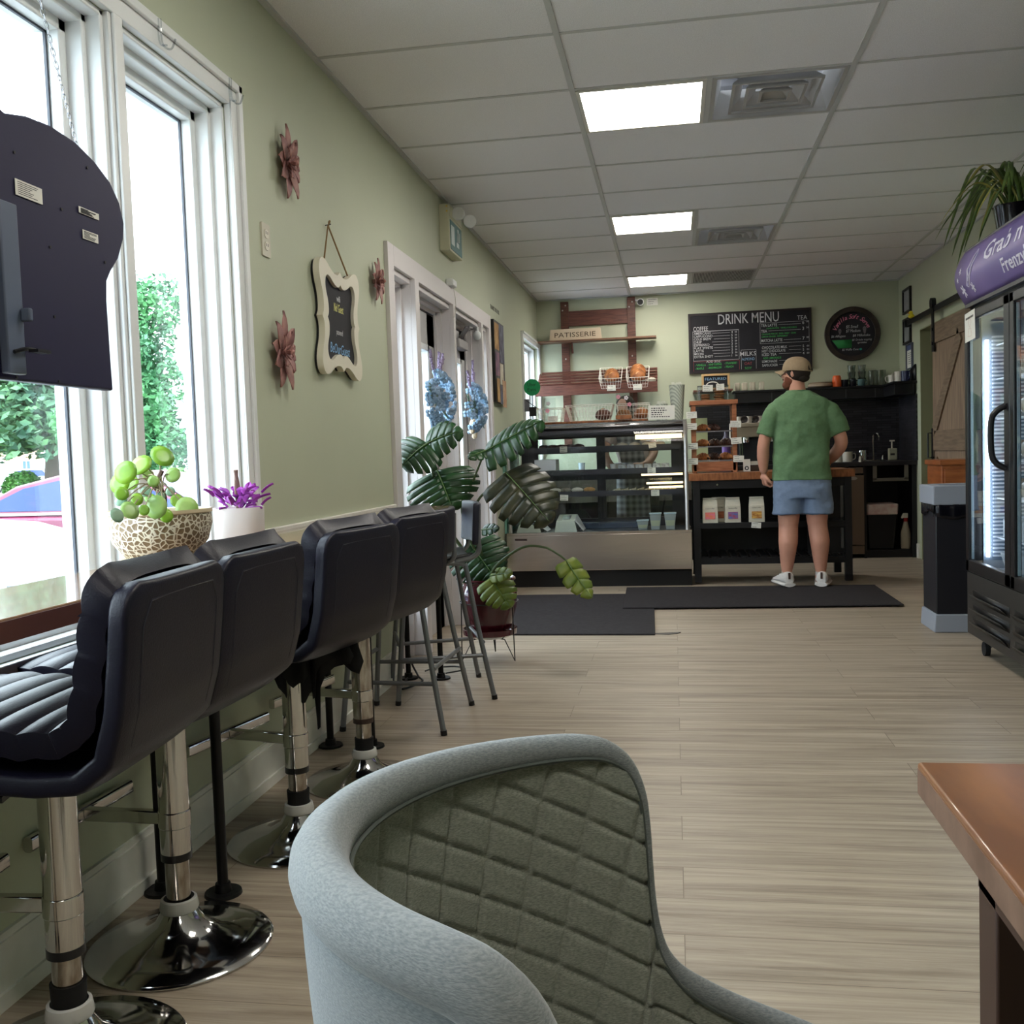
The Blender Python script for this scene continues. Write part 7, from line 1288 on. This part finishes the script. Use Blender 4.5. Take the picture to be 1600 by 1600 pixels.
def hand(b, wrist, direc, palmn, thumb_side, s=1.0, curl=.9):
    """palm and five bent fingers; direc = towards the fingers, palmn = palm normal (fingers curl this way)"""
    d = Vector(direc).normalized(); pn = Vector(palmn); pn = (pn-d*pn.dot(d)).normalized(); sd = d.cross(pn)*thumb_side
    wv = Vector(wrist); b.ball(wv+d*.03*s, (.030*s,)*3); 
    for k in range(4): q = (k-1.5)*.019*s; b.tube([wv+d*.0, wv+d*.045*s+sd*(-q)*.8, wv+d*.088*s-sd*q], [.019*s, .0165*s, .012*s], 10)
    Ls = (.034, .040, .037, .028)
    for k in range(4):
        q = (k-1.5)*.0195*s; p = wv+d*.088*s-sd*(-q)*(-1); p = wv+d*.088*s+sd*(-q); a = 0; P_ = [wv+d*.06*s+sd*(-q)*.9, p]
        for j, f in enumerate((1, .75, .6)): a += curl*(.75+.1*k); p = p+(d*math.cos(a)+pn*math.sin(a))*Ls[k]*f*s; P_.append(p)
        b.tube(P_, [.010*s, .0100*s, .0092*s, .0085*s, .0070*s], 9)
    T0 = wv+d*.022*s+sd*.020*s; P_ = [T0, T0+(d*.6+sd*.7+pn*.3).normalized()*.038*s]; P_.append(P_[-1]+(d*.85+sd*.15+pn*.5).normalized()*.032*s); P_.append(P_[-1]+(d*.7-sd*.25+pn*.65).normalized()*.024*s); b.tube(P_, [.015*s, .0125*s, .0105*s, .0085*s], 10)
def head(b, c, fwd, s=1.0, tilt=0):
    """skull, jaw, nose, ears; returns local frame"""
    f = Vector(fwd).normalized(); f.z = tilt; f.normalize(); r_ = f.cross(Vector((0, 0, 1))).normalized(); u = r_.cross(f); R_ = Matrix(((r_.x, f.x, u.x), (r_.y, f.y, u.y), (r_.z, f.z, u.z))); c = Vector(c)
    L = lambda x, y, z: c+R_ @ Vector((x*s, y*s, z*s))
    b.ball(L(0, -.012, .035), (.074*s, .092*s, .082*s), 20, 14, R=R_); b.ball(L(0, .018, -.01), (.064*s, .072*s, .085*s), 20, 14, R=R_); b.ball(L(0, .035, -.065), (.048*s, .048*s, .040*s), 16, 10, R=R_)
    b.ball(L(0, .080, -.085), (.022*s, .018*s, .016*s), 12, 8, R=R_)
    b.tube([L(0, .082, .025), L(0, .100, -.005), L(0, .108, -.022)], [.008*s, .011*s, .013*s], 10); b.ball(L(.011, .094, -.024), .009*s, 8, 6); b.ball(L(-.011, .094, -.024), .009*s, 8, 6)
    b.ball(L(0, .088, .040), (.045*s, .010*s, .008*s), 12, 6, R=R_); b.ball(L(0, .090, -.048), (.022*s, .010*s, .006*s), 10, 6, R=R_); b.ball(L(0, .088, -.058), (.018*s, .010*s, .006*s), 10, 6, R=R_)
    for q in (-1, 1):
        b.ball(L(q*.040, .070, -.005), (.020*s, .018*s, .018*s), 10, 7, R=R_)
    return L, R_
def ear(b, L, R_, q, s=1):
    c = L(q*.074, -.008, .002); b.ball(c, (.009*s, .018*s, .030*s), 12, 8, R=R_); b.tube([L(q*.076, -.012+.016*math.cos(a), .004+.028*math.sin(a)) for a in [-1.3+.45*k for k in range(9)]], .0045*s, 7)
# ---------------- the customer
px, py = .975, 7.88
t = thing('person', 'man in green t-shirt, blue shorts and tan cap seen from behind at the counter', 'person', (px, py, .0195))
b = B()
# legs
for hx_, kx, cxx, ax, fy in ((.885, .868, .862, .850, 7.86), (1.075, 1.085, 1.098, 1.103, 7.86)):
    bodytube(b, [(hx_, py, .84), ((hx_+kx)/2, py, .66), (kx, py, .49), (cxx, py-.018, .36), ((cxx+ax)/2, py-.006, .24), (ax, py-.005, .13), (ax, py+.01, .075)], [.098, .094, .074, .074, .058, .040, .043], 18)
    b.ball((cxx, py-.028, .36), (.070, .062, .12), 14, 10); b.ball((ax, py+.03, .06), (.040, .09, .035), 12, 8)
# pelvis, torso core, neck
b.loft([ell((px-.01, py), .15, .105, .80), ell((px-.01, py), .165, .115, .90), ell((px-.01, py), .160, .112, 1.05), ell((px-.005, py), .165, .112, 1.25), ell((px, py), .15, .09, 1.36), ell((px, py), .07, .055, 1.46)])
bodytube(b, [(.965, py+.005, 1.42), (.955, py+.01, 1.52), (.945, py+.02, 1.60)], [.075, .062, .060], 16)
# arms: left hangs, right bends forward to the counter
bodytube(b, [(.81, py, 1.37), (.735, py-.005, 1.25), (.695, py-.005, 1.13), (.690, py+.02, 1.02), (.692, py+.04, .905)], [.040, .048, .047, .048, .030], 16)
bodytube(b, [(1.15, py, 1.37), (1.225, py, 1.25), (1.272, py+.01, 1.115), (1.235, py+.13, 1.02), (1.20, py+.25, .965)], [.040, .050, .050, .046, .029], 16)
hand(b, (.692, py+.042, .895), (.12, .05, -1), (1, .25, 0), 1, 1.02, 1.25)
hand(b, (1.198, py+.255, .962), (-.35, 1, -.12), (0, -.1, -1), -1, 1.0, .5)
Hc = (.942, py+.015, 1.648); L, R_ = head(b, Hc, (-.86, .50, 0)); [ear(b, L, R_, q) for q in (-1, 1)]
obj('body', b, SKIN, t, remesh=.0075, lap=3, smooth=170)
# shirt
b = B(); tors = [(.835, .222, .150, -.005), (.90, .218, .146, -.005), (1.00, .208, .138, -.005), (1.12, .206, .134, -.003), (1.25, .214, .134, 0), (1.36, .226, .130, 0), (1.41, .222, .120, 0), (1.445, .198, .108, 0), (1.475, .150, .096, -.004), (1.505, .100, .084, -.010), (1.525, .078, .074, -.014)]
b.loft([ell((px+dx, py), rx, ry, z, 40, 2.5) for z, rx, ry, dx in tors])
bodytube(b, [(.84, py, 1.375), (.775, py-.005, 1.34), (.735, py-.005, 1.26), (.715, py-.003, 1.185)], [.085, .090, .082, .078], 20)
bodytube(b, [(1.11, py, 1.375), (1.18, py, 1.34), (1.225, py, 1.26), (1.255, py+.005, 1.185)], [.085, .090, .084, .080], 20)
sh = obj('t_shirt', b, mat('green_jersey', (98, 130, 94), .85, noise=.06, nscale=60, bump=.3, bscale=220), t, remesh=.009, lap=6, smooth=170); disp(sh, .034); disp(sh, .010, fineT)
b = B(); b.tube(ell((px-.014, py), .073, .070, 1.515, 28, 2.1), .008, 8, closed=True); obj('collar', b, mat('green_collar', (62, 108, 74), .9), t)
# shorts
b = B(); b.loft([ell((px-.005, py), .213, .142, z, 40, 2.5) for z in (.70, .76, .82, .875)])
for cx_, kx in ((.868, .862), (1.078, 1.085)): b.loft([ell((cx_+(kx-cx_)*f, py), .108+.006*f, .122, .80-.225*f, 30, 2.5) for f in (0, .25, .5, .75, 1)])
so = obj('shorts', b, mat('chambray_shorts', (120, 138, 166), .85, noise=.05, nscale=40, bump=.3, bscale=160), t, remesh=.008, lap=3, smooth=170); disp(so, .032); disp(so, .012, fineT)
b = B()
for kx in (.862, 1.085): b.tube(ell((kx, py), .114, .122, .585, 30, 2.5), .0035, 6, closed=True)
obj('hem', b, mat('chambray_hem', (98, 116, 146), .9), t)
# shoes
for sx, ang, lb in ((.850, .2, 0), (1.103, -.2, 1)):
    M = Matrix.Translation((sx, py-.06, .0195)) @ Matrix.Rotation(ang, 4, 'Z') @ Matrix.Diagonal((1.16, 1.14, 1.12, 1))
    prof = [(-.035, .030, .075), (-.02, .042, .105), (.03, .044, .10), (.08, .046, .088), (.13, .050, .070), (.18, .051, .055), (.22, .044, .045), (.248, .02, .032)]
    b = B(); b.loft([[(w_*math.cos(a)*(1 if math.sin(a) < 0 else .82), y, .022+max(0, (h-.022)*(.5+.5*math.sin(a)))) for a in [2*PI*k/20 for k in range(20)]] for y, w_, h in prof], M); up = obj('shoe', b, mat('white_mesh_shoe', (214, 210, 208), .7, noise=.05, nscale=90), t, smooth=60)
    b = B(); b.loft([[(w_*1.12*math.cos(a), y+(.006 if i == len(prof)-1 else (-.008 if i == 0 else 0)), .016+.014*math.sin(a)) for a in [2*PI*k/16 for k in range(16)]] for i, (y, w_, h) in enumerate(prof)], M); obj('sole', b, mat('white_sole', (226, 222, 220), .5), up, smooth=60)
    b = B(); b.box(-.007, .007, -.038, -.030, .055, .10, M); obj('heel_tab', b, mat('brown_tab', (70, 50, 42), .7), up)
    b = B(); b.tube([M @ Vector((-.028, .07+.025*k, .085-.008*k)) if k % 2 else M @ Vector((.028, .07+.025*k, .085-.008*k)) for k in range(5)], .003, 6); obj('laces', b, WHITE, up)
    b = B(); b.cyl((sx, py-.005, .10), (sx, py-.004, .135), .041, .040, 20); obj('sock', b, mat('sock_grey', (196, 190, 186), .9), up)
# hair, beard, cap, glasses
b = B()
def capdome(u, v):
    th = 2*PI*u; ph = PI/2*v; k = 1.0; return L(.088*math.cos(th)*math.cos(ph)**.7, -.012+.110*math.sin(th)*math.cos(ph)**.7, .026+.105*math.sin(ph)**.9-.014*max(0, -math.sin(th))*math.cos(ph))
b.surf(capdome, 40, 14); cp = obj('cap', b, mat('khaki_twill', (150, 130, 104), .85, noise=.05, nscale=60, bump=.2), t, smooth=170, solid=.004)
b = B(); b.surf(lambda u, v: L(.072*math.sin(-1.15+2.3*u)*(1+.05*v), .075*math.cos(-1.15+2.3*u)*.9+.012+.085*v*math.cos((-1.15+2.3*u)*.9), (.040)-.010*v-.022*v*(2*(u-.5))**2-.014*(2*(u-.5))**2), 16, 6); obj('brim', b, mat('khaki_twill', (150, 128, 102), .85), cp, smooth=170, solid=.005)
b = B(); b.surf(lambda u, v: L(.032*math.cos(PI*u)*(.3+.7*v)*1.2, -.1225+.010*math.sin(PI*u)*v, .022+.042*math.sin(PI*u)*v), 16, 4); obj('rear_opening', b, mat('dark_hair', (38, 28, 24), .8), cp, solid=.003)
b = B(); b.tube([L(.0888*math.cos(a), -.012+.111*math.sin(a), .030-.014*max(0, -math.sin(a))) for a in [2*PI*k/40 for k in range(40)]], .0045, 6, closed=True); b.tube([L(.03*math.cos(a), -.1235, .018) for a in [0, PI]], .005, 6); obj('cap_band', b, mat('khaki_twill', (150, 128, 102), .85), cp)
b = B(); b.ball(L(0, -.022, .018), (.082, .094, .085), 24, 14, R=R_); b.ball(L(0, -.062, -.030), (.060, .045, .036), 16, 10, R=R_); b.ball(L(.066, .012, .012), (.012, .020, .030), 10, 8, R=R_); b.ball(L(-.066, .012, .012), (.012, .020, .030), 10, 8, R=R_); ho = obj('hair', b, mat('dark_hair', (38, 28, 24), .8, bump=.6, bscale=120), t, smooth=170)
b = B(); b.ball(L(0, .048, -.078), (.056, .056, .040), 20, 12, R=R_); b.ball(L(.050, .035, -.045), (.014, .036, .038), 12, 8, R=R_); b.ball(L(-.050, .035, -.045), (.014, .036, .038), 12, 8, R=R_); b.ball(L(0, .094, -.036), (.026, .010, .007), 10, 6, R=R_); obj('beard', b, mat('reddish_beard', (110, 62, 44), .9, bump=.8, bscale=150), t, smooth=170, remesh=.005, lap=1)
b = B()
for q in (-1, 1): b.tube([L(q*.034+.024*math.cos(a), .108, .008+.017*math.sin(a)) for a in [2*PI*k/16 for k in range(16)]], .0022, 5, closed=True); b.cyl(L(q*.058, .106, .012), L(q*.079, .0, .014), .002, seg=6)
b.cyl(L(-.01, .109, .01), L(.01, .109, .01), .002, seg=6); obj('glasses', b, BLACKP, t)
b = B()
for q in (-1, 1): b.ball(L(q*.032, .083, .008), (.013, .010, .009), 10, 7, R=R_)
obj('eyes', b, mat('eye_white', (224, 220, 214), .3), t)
# ---------------- the worker behind the case
wx, wy = -.42, 9.22
t = thing('person', 'worker bending behind the pastry case, dark hair, pale top and grey checked apron', 'person', (wx, wy, 0)); SK2 = mat('skin_fair', (214, 168, 148), .5)
b = B()
for q in (-1, 1): bodytube(b, [(wx+.10+q*.09, wy+.05, .85), (wx+.10+q*.10, wy+.03, .48), (wx+.10+q*.10, wy+.05, .08)], [.085, .06, .042], 14); b.ball((wx+.10+q*.10, wy+.0, .04), (.042, .11, .036), 12, 8)
b.loft([ell((wx+.08, wy+.06), .15, .10, .82), ell((wx+.07, wy+.04), .135, .09, 1.02), ell((wx+.03, wy-.01), .15, .09, 1.22), ell((wx+.01, wy-.04), .15, .08, 1.34), ell((wx, wy-.06), .07, .06, 1.40)])
bodytube(b, [(wx, wy-.05, 1.34), (wx, wy-.09, 1.42)], [.055, .05], 12)
bodytube(b, [(wx-.15, wy-.04, 1.31), (wx-.20, wy-.10, 1.10), (wx-.14, wy-.22, .98), (wx-.08, wy-.27, .96)], [.055, .045, .036, .026], 14); hand(b, (wx-.08, wy-.27, .96), (.7, -.3, .1), (0, -.3, -1), 1, .92, .6)
bodytube(b, [(wx+.17, wy-.04, 1.31), (wx+.25, wy-.06, 1.12), (wx+.20, wy-.20, 1.0), (wx+.13, wy-.26, .97)], [.052, .043, .036, .026], 14); hand(b, (wx+.13, wy-.26, .97), (-.6, -.4, .1), (0, -.3, -1), -1, .92, .6)
L, R_ = head(b, (wx, wy-.13, 1.485), (-.35, -.9, 0), .96, -.45); [ear(b, L, R_, q, .96) for q in (-1, 1)]
obj('body', b, SK2, t, remesh=.008, lap=3, smooth=170)
b = B(); b.loft([ell((wx+.08, wy+.06), .17, .12, .86, 36), ell((wx+.07, wy+.04), .152, .108, 1.02, 36), ell((wx+.03, wy-.01), .168, .108, 1.22, 36), ell((wx+.01, wy-.04), .165, .10, 1.33, 36), ell((wx, wy-.055), .09, .07, 1.385, 36)])
bodytube(b, [(wx-.12, wy-.04, 1.31), (wx-.19, wy-.07, 1.19)], [.072, .064], 16); bodytube(b, [(wx+.14, wy-.04, 1.31), (wx+.22, wy-.05, 1.19)], [.072, .062], 16); obj('t_shirt', b, mat('pale_pink_top', (206, 190, 186), .85, bump=.3), t, remesh=.01, lap=4, smooth=170)
def check_m():
    m = mat('checked_apron', (150, 150, 156), .85); n, l, b_ = nodes(m); tc = n.new('ShaderNodeTexCoord'); w1 = n.new('ShaderNodeTexWave'); w1.inputs['Scale'].default_value = 5.5; w1.bands_direction = 'X'; w2 = n.new('ShaderNodeTexWave'); w2.inputs['Scale'].default_value = 5.5; w2.bands_direction = 'Z'; l.new(tc.outputs['Object'], w1.inputs[0]); l.new(tc.outputs['Object'], w2.inputs[0]); ad = n.new('ShaderNodeMath'); l.new(w1.outputs['Fac'], ad.inputs[0]); l.new(w2.outputs['Fac'], ad.inputs[1]); mu = n.new('ShaderNodeMath'); mu.operation = 'MULTIPLY'; mu.inputs[1].default_value = .5; l.new(ad.outputs[0], mu.inputs[0]); r = n.new('ShaderNodeValToRGB'); r.color_ramp.elements[0].color = (*s2l((86, 84, 92)), 1); r.color_ramp.elements[1].color = (*s2l((190, 190, 196)), 1); l.new(mu.outputs[0], r.inputs[0]); l.new(r.outputs[0], b_.inputs['Base Color']); return m
b = B(); b.surf(lambda u, v: (wx+.08+(.19-.01*v)*math.sin(-1.7+3.4*u), wy+.06-(.145+.012*math.sin(u*22)*(1-v))*math.cos(-1.7+3.4*u), .48+.52*v), 60, 10); b.surf(lambda u, v: (wx+.06-.04*v+.11*(2*u-1), wy-.085-.075*v-.0*u, 1.0+.27*v), 10, 8); obj('apron', b, check_m(), t, solid=.004, smooth=170)
b = B(); b.ball(L(0, -.028, .030), (.086, .096, .088), 24, 16, R=R_); b.ball(L(.0, -.115, .04), (.04, .04, .042), 14, 10, R=R_); b.ball(L(.07, .0, -.02), (.02, .035, .05), 12, 8, R=R_); b.ball(L(-.07, .0, -.02), (.02, .035, .05), 12, 8, R=R_); obj('hair', b, mat('dark_hair', (38, 28, 24), .8, bump=.6, bscale=120), t, smooth=170)
for q in (-1, 1):
    b = B(); bodytube(b, [(wx+.10+q*.09, wy+.05, .88), (wx+.10+q*.10, wy+.03, .48), (wx+.10+q*.10, wy+.05, .07)], [.105, .078, .058], 18); obj('trousers', b, mat('black_trousers', (24, 24, 30), .8), t, smooth=170)
